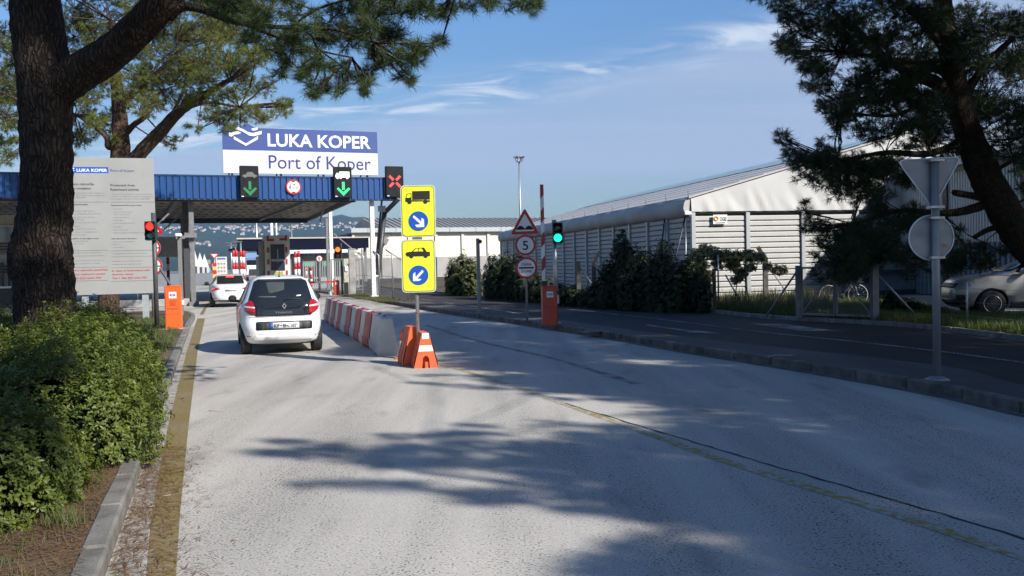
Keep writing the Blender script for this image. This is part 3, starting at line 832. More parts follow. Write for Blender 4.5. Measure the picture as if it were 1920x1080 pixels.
# ------------------------------------------------------------------ rules board beside the big pine
rb = G(273, 598, vz)
BA = R(17)
RB = Plane((rb.x, rb.y), BA)
def c3(x, y): return (120 + x / 3.857, 280 + y / 3.857)
xL, _ = RB.at(108, 430); xR, _ = RB.at(292, 430); _, zT = RB.at(230, 296.5); _, zB = RB.at(230, 551.5)
board_grey = M('rules_board_face', (.285, .29, .275), .55, var=.07, scale=1.5)
grey_print = M('grey_print', (.20, .20, .20), .6); dark_print = M('dark_print', (.06, .06, .065), .6); red_print = M('red_print', (.42, .03, .05), .6)
t = thing('rules_board', 'tall grey rules board with two columns of small print behind the big pine', 'notice board', (rb.x, rb.y, vz), BA)
mb = MB(); mb.box(((xL + xR) / 2, 0, (zT + zB) / 2 - vz), (xR - xL, .05, zT - zB), bev=.01); mb.build('panel', board_grey, t)
for xx in (RB.at(273, 575)[0], RB.at(160, 575)[0]):
    mb = MB(); mb.box((xx, .09, (zT - .3) / 2), (.2, .1, zT - .3)); mb.build('post', M('post_grey', (.27, .30, .29), .6), t)
def bt(mb, s, x0, x1, y, cap, bold=0.0):
    a, b = RB.at(*c3(x0, y)), RB.at(*c3(x1, y)); c_ = RB.at(*c3((x0 + x1) / 2, y)); d_ = RB.at(*c3((x0 + x1) / 2, y - cap))
    put_text(mb, s, a[0], b[0], c_[1] - vz, d_[1] - vz, -.029, bold)
mb = MB()
for s, x0, x1, y in (('Protected Area', 337, 513, 268), ('Restricted activity', 337, 545, 299), ('Varovano območje', -8, 218, 259), ('Gibanje omejeno', -8, 195, 290)): bt(mb, s, x0, x1, y, 17, .022)
for s, x0, x1, y in (('Requirements for port entry', 342, 565, 410), ('Not allowed in the port', 345, 525, 650), ('Za vstop potrebujete', -8, 172, 404), ('V pristanišče ni dovoljen vnos', -8, 250, 650)): bt(mb, s, x0, x1, y, 11, .018)
mb.build('heading_lettering', dark_print, t)
mb = MB()
for s, x0, x1, y in (('The area is protected by video surveillance', 338, 640, 329), ('system. The security system is managed by', 338, 645, 346), ('Luka Koper, d.d., tel.: +386 5 6656 950', 338, 620, 363),
        ('• Persons:', 345, 420, 436), ('Valid ID document', 356, 492, 457), ('Valid port pass', 356, 480, 475), ('• Vehicles up to', 345, 475, 497), ('3,500 kg:', 356, 425, 517), ('Valid vehicle permit', 356, 510, 538),
        ('• Trucks:', 345, 418, 565), ('Paid road toll', 356, 462, 586), ('Valid loading/unloading order', 356, 580, 607), ('• weapons and explosives', 345, 510, 672), ('• alcohol', 345, 410, 691), ('• narcotics', 345, 430, 711),
        ('Photographing and video taping', 347, 598, 756), ('without written permission is prohibited', 347, 672, 778), ('Parking is permitted only at', 347, 568, 812), ('designated and marked areas', 347, 562, 834),
        ('Območje je varovano z video nadzornim', -8, 295, 320), ('sistemom, zanj skrbi Luka Koper d.d.', -8, 300, 338), ('tel.: +386 5 6656 950', -8, 160, 354),
        ('• Osebe:', -5, 75, 430), ('Veljaven osebni dokument', 2, 222, 450), ('Veljavna pristaniška dovolilnica', 2, 267, 470), ('• Vozila do skupne', -5, 222, 495), ('mase 3.500 kg:', 2, 148, 513), ('Veljavna dovolilnica za vozilo', 2, 245, 534),
        ('• Tovornjaki:', -5, 118, 560), ('Plačan cestni promet', 2, 230, 580), ('Veljavni nalog za nakladanje/', 2, 242, 602), ('razkladanje blaga', 2, 162, 622), ('• orožja in eksplozivov', -5, 180, 668), ('• alkohola', -5, 148, 688),
        ('Fotografiranje in snemanje brez', -8, 275, 752), ('pisnega dovoljenja je prepovedano', -8, 292, 774), ('Parkiranje je dovoljeno le na za to', -8, 290, 808), ('določenih in označenih mestih', -8, 262, 830)):
    bt(mb, s, x0, x1, y, 10)
tag(mb.build('small_print', grey_print, t), kind='stuff')
mb = MB()
for s, x0, x1, y in (('In case of emergency call:', 348, 622, 882), ('Security center', 350, 505, 909), ('Tel: + 386 (0)5 6656 950', 350, 600, 936), ('V primeru nesreče pokličite:', -8, 320, 880), ('Varnostno nadzorni center', -8, 302, 909), ('Tel: + 386 (0)5 6656 950', -8, 273, 938)): bt(mb, s, x0, x1, y, 14, .02)
mb.build('red_lettering', red_print, t)
mb = MB()
for y in (381, 731, 853, 950):
    for x0, x1 in ((-8, 318), (340, 660)):
        a, b = RB.at(*c3(x0, y)), RB.at(*c3(x1, y)); mb.box(((a[0] + b[0]) / 2, -.03, (a[1] + b[1]) / 2 - vz), (b[0] - a[0], .006, .012))
mb.build('rule', grey_print, t)
mb = MB(); a, b = RB.at(*c3(28, 150)), RB.at(*c3(322, 150)); u_, d_ = RB.at(*c3(200, 128)), RB.at(*c3(200, 172))
mb.box(((a[0] + b[0]) / 2, -.024, (u_[1] + d_[1]) / 2 - vz), (b[0] - a[0], .008, u_[1] - d_[1])); mb.build('logo_band', sign_blue, t)
mb = MB(); bt(mb, 'LUKA KOPER', 92, 314, 162, 22, .03)
for poly in ([(35, 132), (48, 128), (60, 136), (76, 134), (76, 142), (58, 144), (46, 138), (35, 142)], [(40, 150), (56, 160), (76, 148), (76, 156), (56, 168), (40, 158)]):
    q = [RB.at(*c3(*p)) for p in poly]; mb.prism([(x, z - vz) for x, z in q], -.04, -.03)
mb.build('logo_lettering', sign_white, t)
mb = MB(); bt(mb, 'Port of Koper', 336, 510, 164, 20); mb.build('logo_name', navy, t)

# ------------------------------------------------------------------ traffic lights
lens_off = M('unlit_lens', (.01, .075, .08), .12, coat=.6)
lens_off_red = M('unlit_red_lens', (.05, .008, .008), .2, coat=.5)
lit = {'red': M('lit_red_lens', (.5, .02, .02), .3, emit=(1, .03, .02), estr=1.4), 'green': M('lit_green_lens', (.02, .5, .3), .3, emit=(.015, .95, .50), estr=1.15), 'orange': M('lit_amber_lens', (.5, .1, .02), .3, emit=(1, .16, .02), estr=1.4)}
case_green = M('signal_housing', (.012, .03, .025), .5)
def traffic_light(bx, by, z0, hx0, hx1, hy0, hy1, polew, label, on, pole_mat, top=0, rz=0.0):
    f = Face(bx, by, z0)
    t = thing('traffic_light', label, 'traffic light', f.root, rz, 'two lamp traffic lights at the gate')
    xm = f.x((hx0 + hx1) / 2, (hy0 + hy1) / 2); W_ = (hx1 - hx0) * f.s; z0_, z1_ = f.z(hy1), f.z(hy0); H_ = z1_ - z0_
    mb = MB(); mb.lathe([(polew / 2, 0), (polew / 2, z1_ + top)], 14); mb.lathe([(polew * 1.1, 0), (polew * 1.1, .015)], 14); mb.build('pole', pole_mat, t)
    hs = MB(); hs.box((xm, -.17, (z0_ + z1_) / 2), (W_, .2, H_), bev=.03); hs.box((xm, -.26, (z0_ + z1_) / 2), (W_ * .96, .02, H_ * .98)); hs.build('housing', case_green, t)
    for k, c_ in enumerate(('upper', 'lower')):
        zc = z1_ - H_ * (.27 if k == 0 else .73); r_ = min(W_ * .40, H_ * .21)
        m_ = lit[on[k]] if on[k] in lit else (lens_off if on[k] == 'off' else lens_off_red)
        mb = MB(); mb.lathe([(r_, -.272), (r_ * .95, -.285), (r_ * .7, -.30), (r_ * .3, -.308), (.004, -.309)], 24, 'Y', (xm, 0, zc)); mb.build('lens', m_, t)
        mb = MB()                                # hood
        P = []
        for j, y_ in enumerate((-.27, -.40)):
            for i in range(13):
                a = R(-10 + 200 * i / 12); rr = r_ * 1.12 + (.012 if False else 0); P.append((xm + rr * math.cos(a), y_ + (0.05 * (1 - math.sin(max(0, a)))) * j, zc + rr * math.sin(a)))
        mb.add(P, [(i, i + 1, i + 14, i + 13) for i in range(12)]); mb.add([(p[0] * 1.0, p[1], p[2] + .006) for p in P], [(i + 13, i + 14, i + 1, i) for i in range(12)]); mb.build('hood', black_plastic, t)
    return t
pole_dk = M('painted_pole', (.075, .075, .072), .55, .2, var=.2)
traffic_light(294.5, 612, vz, 279.5, 300, 415.5, 451, .13, 'two lamp traffic light showing red beside the rules board', ('red', 'off'), pole_dk, .25)
tl2 = traffic_light(1043, 606, .12, 1035, 1054, 418, 457, .12, 'two lamp traffic light showing green behind the orange barrier box', ('offr', 'green'), galv, .08)
tl3 = traffic_light(642, 553, .12, 629, 642, 462, 484, .10, 'two lamp traffic light showing amber under the canopy edge', ('orange', 'offr'), dark_steel, .2)
mb = MB(); mb.box((.0, -.06, .62), (.16, .12, .22)); mb.build('junction_box', M('pale_box', (.5, .5, .5), .5), tl2)
# cross arm on the left light's pole
# ------------------------------------------------------------------ boom barriers
def barrier_box(bx, by, z0, x0, x1, y0, y1, label, mat_, text_, rz, dep_=.34, group='boom barrier cabinets'):
    f = Face(bx, by, z0); t = thing('boom_barrier', label, 'barrier', f.root, rz, group)
    W_ = (x1 - x0) * f.s; H_ = f.z(y0)
    mb = MB(); mb.box((0, 0, H_ / 2), (W_, dep_, H_), bev=.012); mb.build('cabinet', mat_, t)
    mb = MB(); mb.box((0, 0, H_ + .008), (W_ * 1.03, dep_ * 1.05, .03), bev=.008); mb.build('lid', mat_, t)
    mb = MB(); mb.box((0, -dep_ / 2 - .004, H_ * .80), (W_ * .46, .008, H_ * .15)); mb.build('label_plate', sign_white, t)
    mb = MB(); put_text(mb, 'KSI', -W_ * .17, W_ * .17, H_ * .775, H_ * .835, -dep_ / 2 - .012, .03); mb.build('lettering', navy, t)
    mb = MB(); mb.box((0, -dep_ / 2 - .001, H_ * .47 if not text_ else H_ * .36), (W_ * .94, .004, .008)); mb.box((-W_ * .44, -dep_ / 2 - .001, H_ * .5), (.008, .004, H_ * .9)); mb.build('door_seam', dark_steel, t)
    if text_:
        mb = MB(); put_text(mb, text_, -W_ * .34, W_ * .34, H_ * .46, H_ * .50, -dep_ / 2 - .004, .03); mb.build('lettering', dark_print, t)
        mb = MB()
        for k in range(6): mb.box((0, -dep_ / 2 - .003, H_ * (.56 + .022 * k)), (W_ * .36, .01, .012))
        mb.build('vent_louvre', M('painted_orange_shade', (.45, .07, .012), .5), t)  # louvre bars in darkened orange, slot shade put into the colour
        mb = MB()
        for k in range(14): mb.box((random.uniform(-.36, .36) * W_, -dep_ / 2 - .001, H_ * random.uniform(.03, .17)), (random.uniform(.01, .05), .003, random.uniform(.004, .014)))
        mb.build('paint_chips', dark_print, t)
    return t, W_, H_, f
tb, W_, H_, f = barrier_box(327, 616.5, vz, 312.5, 341.5, 537, 616.5, 'bright orange boom barrier cabinet on the grass by the left kerb', barrier_orange, 'FAAC', R(14))
mb = MB(); mb.box((W_ / 2 + .03, .05, H_ * .62), (.05, .1, .12)); mb.build('side_unit', sign_white, tb)
mb = MB(); mb.bar((-.1, .25, H_ + .05), (-.42, .9, H_ + .5), .05); mb.build('boom_arm', dull_steel, tb)
mb = MB(); mb.box((0, .02, -.01), (W_ * 1.7, .6, .06)); mb.build('plinth', concrete, tb)
barrier_shaded = M('shade_toned_enamel', (.46, .055, .022), .45, var=.12, scale=5)  # duller copy of the orange enamel, shade put into its colour
tb, W_, H_, f = barrier_box(1030.5, 610, .12, 1017, 1044, 537, 610, 'dull orange boom barrier on the island with raised striped arm', barrier_shaded, None, R(6))
x_ = -.12; z1_ = f.z(346); n_s = 5; zs = np.linspace(H_ + .12, z1_, 9)
mb = MB(); mb.box((x_, .02, H_ + .06), (.14, .16, .16), bev=.02); mb.build('hub', black_plastic, tb)
for k in range(8):
    sl_ = .10
    mb = MB(); mb.prism([(x_ - .042, zs[k] - sl_ / 2 * (k > 0)), (x_ + .042, zs[k] + sl_ / 2 * (k > 0)), (x_ + .042, zs[k + 1] + sl_ / 2 * (k < 7)), (x_ - .042, zs[k + 1] - sl_ / 2 * (k < 7))], 0, .06)
    mb.build('arm_stripe', M('arm_red', (.36, .03, .03), .45) if k % 2 else white_paint, tb)
tb, W_, H_, f = barrier_box(631, 553, .12, 626, 636.5, 526, 553, 'small orange boom barrier in painted shade under the canopy with lowered striped arm', barrier_shaded, None, R(15), .3)
for k in range(7):
    mb = MB(); mb.box((-.35 - k * .55, -.18, H_ * .93), (.55, .05, .1)); mb.build('arm_stripe', sign_red if k % 2 == 0 else white_paint, tb)

# ------------------------------------------------------------------ road signs on posts
def round_sign(t, x, z, r_, y, parts, name='round_plate'):
    mb = MB(); mb.prism(circ(x, z, r_, 40), y, y + .03); p = mb.build(name, sign_back, t)
    mb = MB(); mb.prism(circ(x, z, r_ * .985, 40), y - .006, y); mb.build('red_rim', sign_red, p)
    mb = MB(); mb.prism(circ(x, z, r_ * .80, 36), y - .012, y - .006); mb.build('white_disc', sign_white, p)
    return p
f = Face(988.5, 602.5, .12)
t = thing('road_sign', 'post with uneven road triangle, round 5 sign and round customs sign', 'road sign', f.root)
mb = MB(); mb.lathe([(.032, 0), (.032, f.z(393))], 12); mb.build('post', galv, t)
ap = f.p(983.5, 390); bl = f.p(957, 439.5); br = f.p(1011, 438.5)
tri = rounded([ap, bl, br], .05)
mb = MB(); mb.prism(tri, -.07, -.04); p = mb.build('warning_plate', sign_back, t)
mb = MB(); mb.prism(tri, -.076, -.07); mb.build('red_rim', sign_red, p)
c_ = Vector(((ap[0] + bl[0] + br[0]) / 3, (ap[1] + bl[1] + br[1]) / 3))
tri2 = rounded([tuple(c_ + (Vector(q) - c_) * .68) for q in (ap, bl, br)], .025)
mb = MB(); mb.prism(tri2, -.083, -.076); mb.build('white_field', sign_white, p)
mb = MB(); zb_ = bl[1] + .125
hump = [(c_.x - .225, zb_)] + [(c_.x - .225 + .45 * k / 24, zb_ + .02 + .085 * abs(math.sin(PI * 2 * k / 24)) ** .8) for k in range(25)] + [(c_.x + .225, zb_)]
mb.prism(hump, -.09, -.083); mb.build('road_hump_symbol', black_matt, p)
c5 = f.p(985, 459.5); r5 = 19.3 * f.s
p = round_sign(t, c5[0], c5[1], r5, -.07, None)
mb = MB(); put_text(mb, '5', c5[0] - r5 * .27, c5[0] + r5 * .27, c5[1] - r5 * .46, c5[1] + r5 * .46, -.088, .01); mb.build('lettering', black_matt, p)
cc_ = f.p(987, 502); rc = 20.3 * f.s
p = round_sign(t, cc_[0], cc_[1], rc, -.07, None)
mb = MB(); mb.box((cc_[0], -.086, cc_[1]), (rc * 1.36, .008, rc * .15)); mb.build('bar', black_matt, p)
mb = MB(); put_text(mb, 'CARINA', cc_[0] - rc * .48, cc_[0] + rc * .48, cc_[1] + rc * .20, cc_[1] + rc * .44, -.088, .01); put_text(mb, 'DOUANE', cc_[0] - rc * .48, cc_[0] + rc * .48, cc_[1] - rc * .42, cc_[1] - rc * .18, -.088, .01); mb.build('lettering', black_matt, p)

# yield and round sign seen from behind
f = Face(1757, 712, .12)
t = thing('road_sign', 'unlit back of a triangular yield sign over a round sign on a grey post', 'road sign', f.root)
mb = MB(); mb.lathe([(.047, 0), (.047, f.z(298))], 14); mb.lathe([(.16, -.002), (.10, .03), (.05, .05)], 12); mb.build('post', sign_back, t)
pts = [f.p(1681, 298), f.p(1800, 294.5), f.p(1748, 390)]
rim_m = M('sign_edge', (.60, .62, .64), .4, .3)
mb = MB(); mb.prism(rounded(pts, .05), .055, .085); p = mb.build('yield_plate', sign_back, t)
ce = Vector((sum(q[0] for q in pts) / 3, sum(q[1] for q in pts) / 3))
pin = [tuple(ce + (Vector(q) - ce) * .955) for q in pts]
mb = MB(); mb.tube([(q[0], .05, q[1]) for q in rounded(pts, .05) + rounded(pts, .05)[:1]], .009, 6); mb.build('edge', rim_m, p)
a = f.p(1781, 301.5); mb = MB(); mb.box((a[0], .052, a[1]), (.10, .004, .045)); mb.build('sticker', M('grey_sticker', (.30, .31, .34), .5), p)
cr = f.p(1746.5, 444.5); r_ = 42 * f.s
mb = MB(); mb.prism(circ(*cr, r_, 44), .055, .085); p = mb.build('round_plate', sign_back, t)
mb = MB(); q = circ(*cr, r_, 44); mb.tube([(x, .05, z) for x, z in q + q[:1]], .009, 6); mb.build('edge', rim_m, p)
a = f.p(1772, 460); mb = MB(); mb.box((a[0], .052, a[1]), (.075, .004, .035), rot=Matrix.Rotation(R(8), 3, 'Y')); mb.build('sticker', M('orange_sticker', (.42, .20, .04), .5), p)
for py in (301, 388, 408, 482):
    mb = MB(); mb.box((0, -.01, f.z(py)), (.17, .13, .03)); mb.build('clamp', galv, t)

# signs half hidden behind the rules board
f = Face(288, 592, vz)
f2 = Face(287, 590, vz, Y=31.5)
t = thing('road_sign', 'red rimmed triangle over two round signs partly hidden by the rules board', 'road sign', f2.root)
mb = MB(); mb.lathe([(.035, 0), (.035, f2.z(398))], 12); mb.build('post', galv, t)
tri = [f2.p(284, 397), f2.p(258, 441), f2.p(310, 440)]
mb = MB(); mb.prism(rounded(tri, .05), -.07, -.05); p = mb.build('warning_plate', sign_red, t)
c_ = Vector((sum(q[0] for q in tri) / 3, sum(q[1] for q in tri) / 3))
mb = MB(); mb.prism(rounded([tuple(c_ + (Vector(q) - c_) * .68) for q in tri], .03), -.08, -.07); mb.build('white_field', sign_white, p)
for px, py in ((287, 465), (290, 499)):
    c_ = f2.p(px, py); p = round_sign(t, c_[0], c_[1], 17 * f2.s, -.07, None)
    mb = MB(); mb.box((c_[0] + .2, -.086, c_[1]), (.14, .008, .03)); mb.build('bar', black_matt, p)

# ------------------------------------------------------------------ yellow lane signs, their foot, cone and water barriers
yellow = M('fluorescent_yellow_film', (.80, .86, .035), .42, var=.03, scale=3)
f = Face(785.5, 686, 0.0)
t = thing('lane_sign', 'two stacked fluorescent yellow lane signs with truck and car arrows on a post', 'road sign', f.root)
mb = MB(); mb.lathe([(.032, 0), (.032, f.z(352))], 12); mb.build('post', galv, t)
def crop4(x, y): return (740 + x / 4.911, 340 + y / 4.909)
def yplate(x0, x1, y0, y1, kind):
    a = f.p(x0, y1); b = f.p(x1, y0)
    xa, xb_ = f.x((x0 + x1) / 2, (y0 + y1) / 2) - (x1 - x0) / 2 * f.s, f.x((x0 + x1) / 2, (y0 + y1) / 2) + (x1 - x0) / 2 * f.s
    za, zb_ = f.z(y1), f.z(y0); r_ = .065
    mb = MB(); mb.prism(rrect(xa, xb_, za, zb_, r_), -.075, -.045); p = mb.build(kind + '_plate', M('plate_edge', (.55, .60, .42), .4), t)
    mb = MB(); mb.prism(rrect(xa + .018, xb_ - .018, za + .018, zb_ - .018, r_ * .85), -.079, -.075); mb.build('border', black_matt, p)
    mb = MB(); mb.prism(rrect(xa + .026, xb_ - .026, za + .026, zb_ - .026, r_ * .8), -.083, -.079); mb.build('yellow_field', yellow, p)
    return p, xa, xb_, za, zb_
def cmap(x0, y0, xa, zb_):         # enlarged photograph -> plate
    k = f.s / 4.911
    return lambda pts: [(xa + (x - x0) * k, zb_ - (y - y0) * k) for x, y in pts]
p, xa, xb_, za, zb_ = yplate(753.3, 817.8, 348, 444.5, 'truck')
q = cmap(66, 40, xa, zb_)
mb = MB(); mb.prism(q([(176, 94), (336, 94), (336, 172), (176, 172)]), -.089, -.083)
mb.prism(q([(170, 176), (336, 180), (336, 194), (310, 194), (300, 188), (170, 188)]), -.088, -.083)
mb.prism(q([(112, 190), (112, 158), (128, 116), (166, 112), (168, 190)]), -.0885, -.083)
for xx in (149, 294): mb.prism(q(circ(xx, 192, 19, 20)), -.0895, -.083)
mb.build('truck_symbol', black_matt, p)
mb = MB(); mb.prism(q([(120, 152), (133, 122), (160, 119), (161, 150), (140, 154)]), -.0915, -.0895); mb.build('cab_window', yellow, p)
mb = MB(); mb.prism(q(circ(225, 368, 90, 44)), -.088, -.083); d_ = mb.build('blue_disc', sign_blue, p)
mb = MB()
mb.prism(q([(173, 331), (186, 314), (252, 372), (254, 338), (277, 352), (278, 424), (209, 424), (193, 402), (237, 398), (238, 392)]), -.094, -.088); mb.build('white_arrow', sign_white, d_)
p, xa, xb_, za, zb_ = yplate(754.3, 817.8, 449, 547.5, 'car')
q = cmap(72, 537, xa, zb_)
mb = MB(); mb.prism(q([(114, 660), (128, 650), (170, 646), (206, 614), (284, 612), (306, 650), (336, 652), (336, 690), (130, 690), (116, 676)]), -.089, -.083)
for xx in (166, 297): mb.prism(q(circ(xx, 688, 19, 20)), -.0895, -.083)
mb.build('car_symbol', black_matt, p)
mb = MB(); mb.prism(q([(184, 646), (210, 620), (230, 620), (230, 646)]), -.0915, -.0895); mb.prism(q([(237, 646), (237, 620), (262, 620), (276, 646)]), -.0915, -.0895)
for xx in (166, 297):
    ring = circ(xx, 686, 23, 20); 
    for k in range(1): pass
mb.build('car_window', yellow, p)
mb = MB(); mb.prism(q(circ(227, 864, 90, 44)), -.088, -.083); d_ = mb.build('blue_disc', sign_blue, p)
mb = MB()
mb.prism(q([(276, 832), (262, 814), (200, 880), (197, 834), (176, 852), (175, 918), (235, 916), (254, 898), (216, 895)]), -.094, -.088); mb.build('white_arrow', sign_white, d_)
mb = MB(); mb.box((f.x(783, 446), -.02, f.z(446.5)), (.16, .06, .05)); mb.build('clamp', galv, t)
for py, c_ in ((551, sign_red), (586, sign_red)):
    mb = MB(); mb.lathe([(.034, f.z(py) - .012), (.036, f.z(py)), (.034, f.z(py) + .012)], 10); mb.build('rust_band', M('rust', (.30, .09, .03), .9), t)

def crown_profile(W0, W1, H_, wn=.0):
    return [(-W0 / 2, 0), (-W0 / 2 * .96, H_ * .20), (-W1 / 2, H_), (W1 / 2, H_), (W0 / 2 * .96, H_ * .20), (W0 / 2, 0)]
foot_or = M('orange_plastic_foot', (.66, .115, .035), .5, var=.12, scale=6)
white_film = M('reflective_white_film', (.68, .68, .66), .4, var=.05)
def foot_unit(name, loc, rz, label, W0=.40, H_=.58, L_=.5, film=True):
    t = thing(name, label, 'barrier', loc, rz, 'orange plastic barrier feet')
    W1 = .115
    mb = MB(); n_ = 0
    secs = [(0, 1.0), (.10, 1.0), (.12, .90), (.19, .90), (.21, 1.0), (L_ - .12, 1.0), (L_ - .10, .9), (L_ - .06, .9), (L_ - .04, 1), (L_, 1)]
    pr = crown_profile(W0, W1, H_)
    P = []
    for y, s_ in secs: P += [(x * s_, y, z * (1 if s_ == 1 else .985)) for x, z in pr]
    m_ = len(pr)
    fs_ = [(i * m_ + k, i * m_ + (k + 1) % m_, (i + 1) * m_ + (k + 1) % m_, (i + 1) * m_ + k) for i in range(len(secs) - 1) for k in range(m_)]
    # front face with the recess at its foot
    fs_ += [list(range((len(secs) - 1) * m_, len(secs) * m_))]
    mb.add(P, fs_)
    hw = .065
    def wz(z): return (W0 + (W1 - W0) * z / H_) / 2
    zr = .20
    fr = [(-wz(0), 0, 0), (-hw, 0, 0), (-hw * .8, 0, zr - .04), (-hw * .3, 0, zr), (hw * .3, 0, zr), (hw * .8, 0, zr - .04), (hw, 0, 0), (wz(0), 0, 0), (wz(H_), 0, H_), (-wz(H_), 0, H_)]
    mb.add(fr, [(0, 1, 2, 3, 9), (3, 4, 8, 9), (4, 5, 6, 7, 8)])
    rc_ = [(x, .11, z) for x, y, z in fr[1:7]]; b = fr[1:7]
    mb.add(b + rc_, [(i, i + 1, i + 7, i + 6) for i in range(5)] + [(6, 7, 8, 9, 10, 11)])
    mb.box((.012, .05, .05), (.05, .10, .10)); mb.build('body', foot_or, t)
    if film:
        for z0, z1, zz in ((.275, .375, 0), (.48, .578, 0)):
            mb = MB(); w0, w1 = (wz(z0) - .006, wz(z1) - .006) if z0 < .4 else (.056, .056)
            mb.prism([(-w0, z0), (w0, z0), (w1, z1), (-w1, z1)], -.006, -.0005); mb.build('white_film', white_film, t)
        mb = MB(); w_ = wz(.32) + .001
        mb.build
    return t
fo = G(799, 690)
foot_unit('barrier_foot', (fo.x, fo.y, 0), R(14), 'orange plastic barrier foot with white reflective bands under the yellow signs', L_=.55)
fo2 = fo + Vector((-.235, .40, 0)); 
foot_unit('barrier_foot', (fo2.x, fo2.y, 0), R(19), 'plain shaded orange barrier foot behind the banded one', H_=.66, L_=.42, film=False)
f = Face(757, 672, 0.0)
t = thing('traffic_cone', 'small orange and white traffic cone beside the orange barrier feet', 'cone', f.root)
H_ = f.z(618)
mb = MB(); mb.box((0, 0, .015), (.3, .3, .03), bev=.01); mb.build('base', foot_or, t)
for a, b, m_ in ((.03, .3, foot_or), (.3, .6, white_film), (.6, 1.0, foot_or)):
    z0, z1 = .03 + a * (H_ - .03), .03 + b * (H_ - .03); rad = lambda u_: .105 - .07 * u_
    mb = MB(); mb.lathe([(rad(a) + .002 * (m_ is white_film), z0), (rad(b) + .002 * (m_ is white_film), z1)], 20); mb.build('cone_band' if m_ is white_film else 'cone_body', m_, t)

wb_white = M('barrier_white_plastic', (.43, .445, .43), .5, var=.12, scale=2.5); wb_red = M('barrier_red_plastic', (.28, .017, .022), .48, var=.12, scale=2.5)
def water_barrier_mesh(mat_, L_=.90, H_=.72):
    mb = MB(); W0, W1 = .40, .20
    # body: flared foot with forklift slots, tapered wall, notched top
    cross = [(-W0 / 2, .05), (-W0 / 2, .20), (-W0 / 2 + .025, .215), (-W1 / 2, H_ - .01), (-W1 / 2 + .012, H_), (W1 / 2 - .012, H_), (W1 / 2, H_ - .01), (W0 / 2 - .025, .215), (W0 / 2, .20), (W0 / 2, .05)]
    m_ = len(cross); P = []
    ys = [0, .03, .06, L_ - .06, L_ - .03, L_]
    ins = [.012, 0, 0, 0, 0, .012]
    for y, i_ in zip(ys, ins): P += [(x * (1 - i_ * 2), y, z - i_ * (z > .3)) for x, z in cross]
    mb.add(P, [(i * m_ + k, i * m_ + (k + 1) % m_, (i + 1) * m_ + (k + 1) % m_, (i + 1) * m_ + k) for i in range(len(ys) - 1) for k in range(m_)] + [list(range(m_ - 1, -1, -1)), list(range((len(ys) - 1) * m_, len(ys) * m_))])
    for y0, y1 in ((.02, .17), (.27, .40), (.50, .63), (.73, .88)): mb.box((0, (y0 + y1) / 2, .026), (W0 - .02, y1 - y0, .052))
    mb.box((0, L_ / 2, H_ + .004), (.09, .09, .016), bev=.01)
    return mb.mesh('body', mat_)
wm, rm = water_barrier_mesh(wb_white), water_barrier_mesh(wb_red)
capm = MB(); capm.lathe([(.035, 0), (.035, .03), (.02, .035)], 12); capme = capm.mesh('filler_cap', black_plastic)
row = [G(728, 668), G(712, 655.5), G(676, 634), G(650, 620), G(628, 606.5), G(606, 592), G(598, 582)]
row = smoothline(row, 10); rp = resample(row, .915)
# the barriers' centre line; near end first
names = ['nearest white water barrier at the front end of the row', 'white water barrier second from the front of the row']
for i in range(min(len(rp) - 1, 14)):
    a, b = rp[i], rp[i + 1]; d = b - a; red = i >= 2 and (i % 2 == 0)
    if i < 2: lb = names[i]
    elif i == 2: lb = 'red water barrier nearest the yellow signs'
    else:
        o_ = ['', '', '', 'first', 'second', 'second', 'third', 'third', 'fourth', 'fourth', 'fifth', 'fifth', 'sixth', 'sixth'][i]
        lb = ('%s red water barrier of the row, counted from the front' if red else '%s white water barrier standing between red ones, counted from the front') % o_
    t = thing('water_barrier', lb, 'barrier', (a.x, a.y, 0), math.atan2(d.y, d.x) - PI / 2 + random.uniform(-.02, .02), 'water filled barriers along the lane divider')
    link('body', rm if red else wm, t); link('filler_cap', capme, t, loc=(0, .45, .715))
    if i == 0: t.scale = (1.0, 1.0, 1.0)
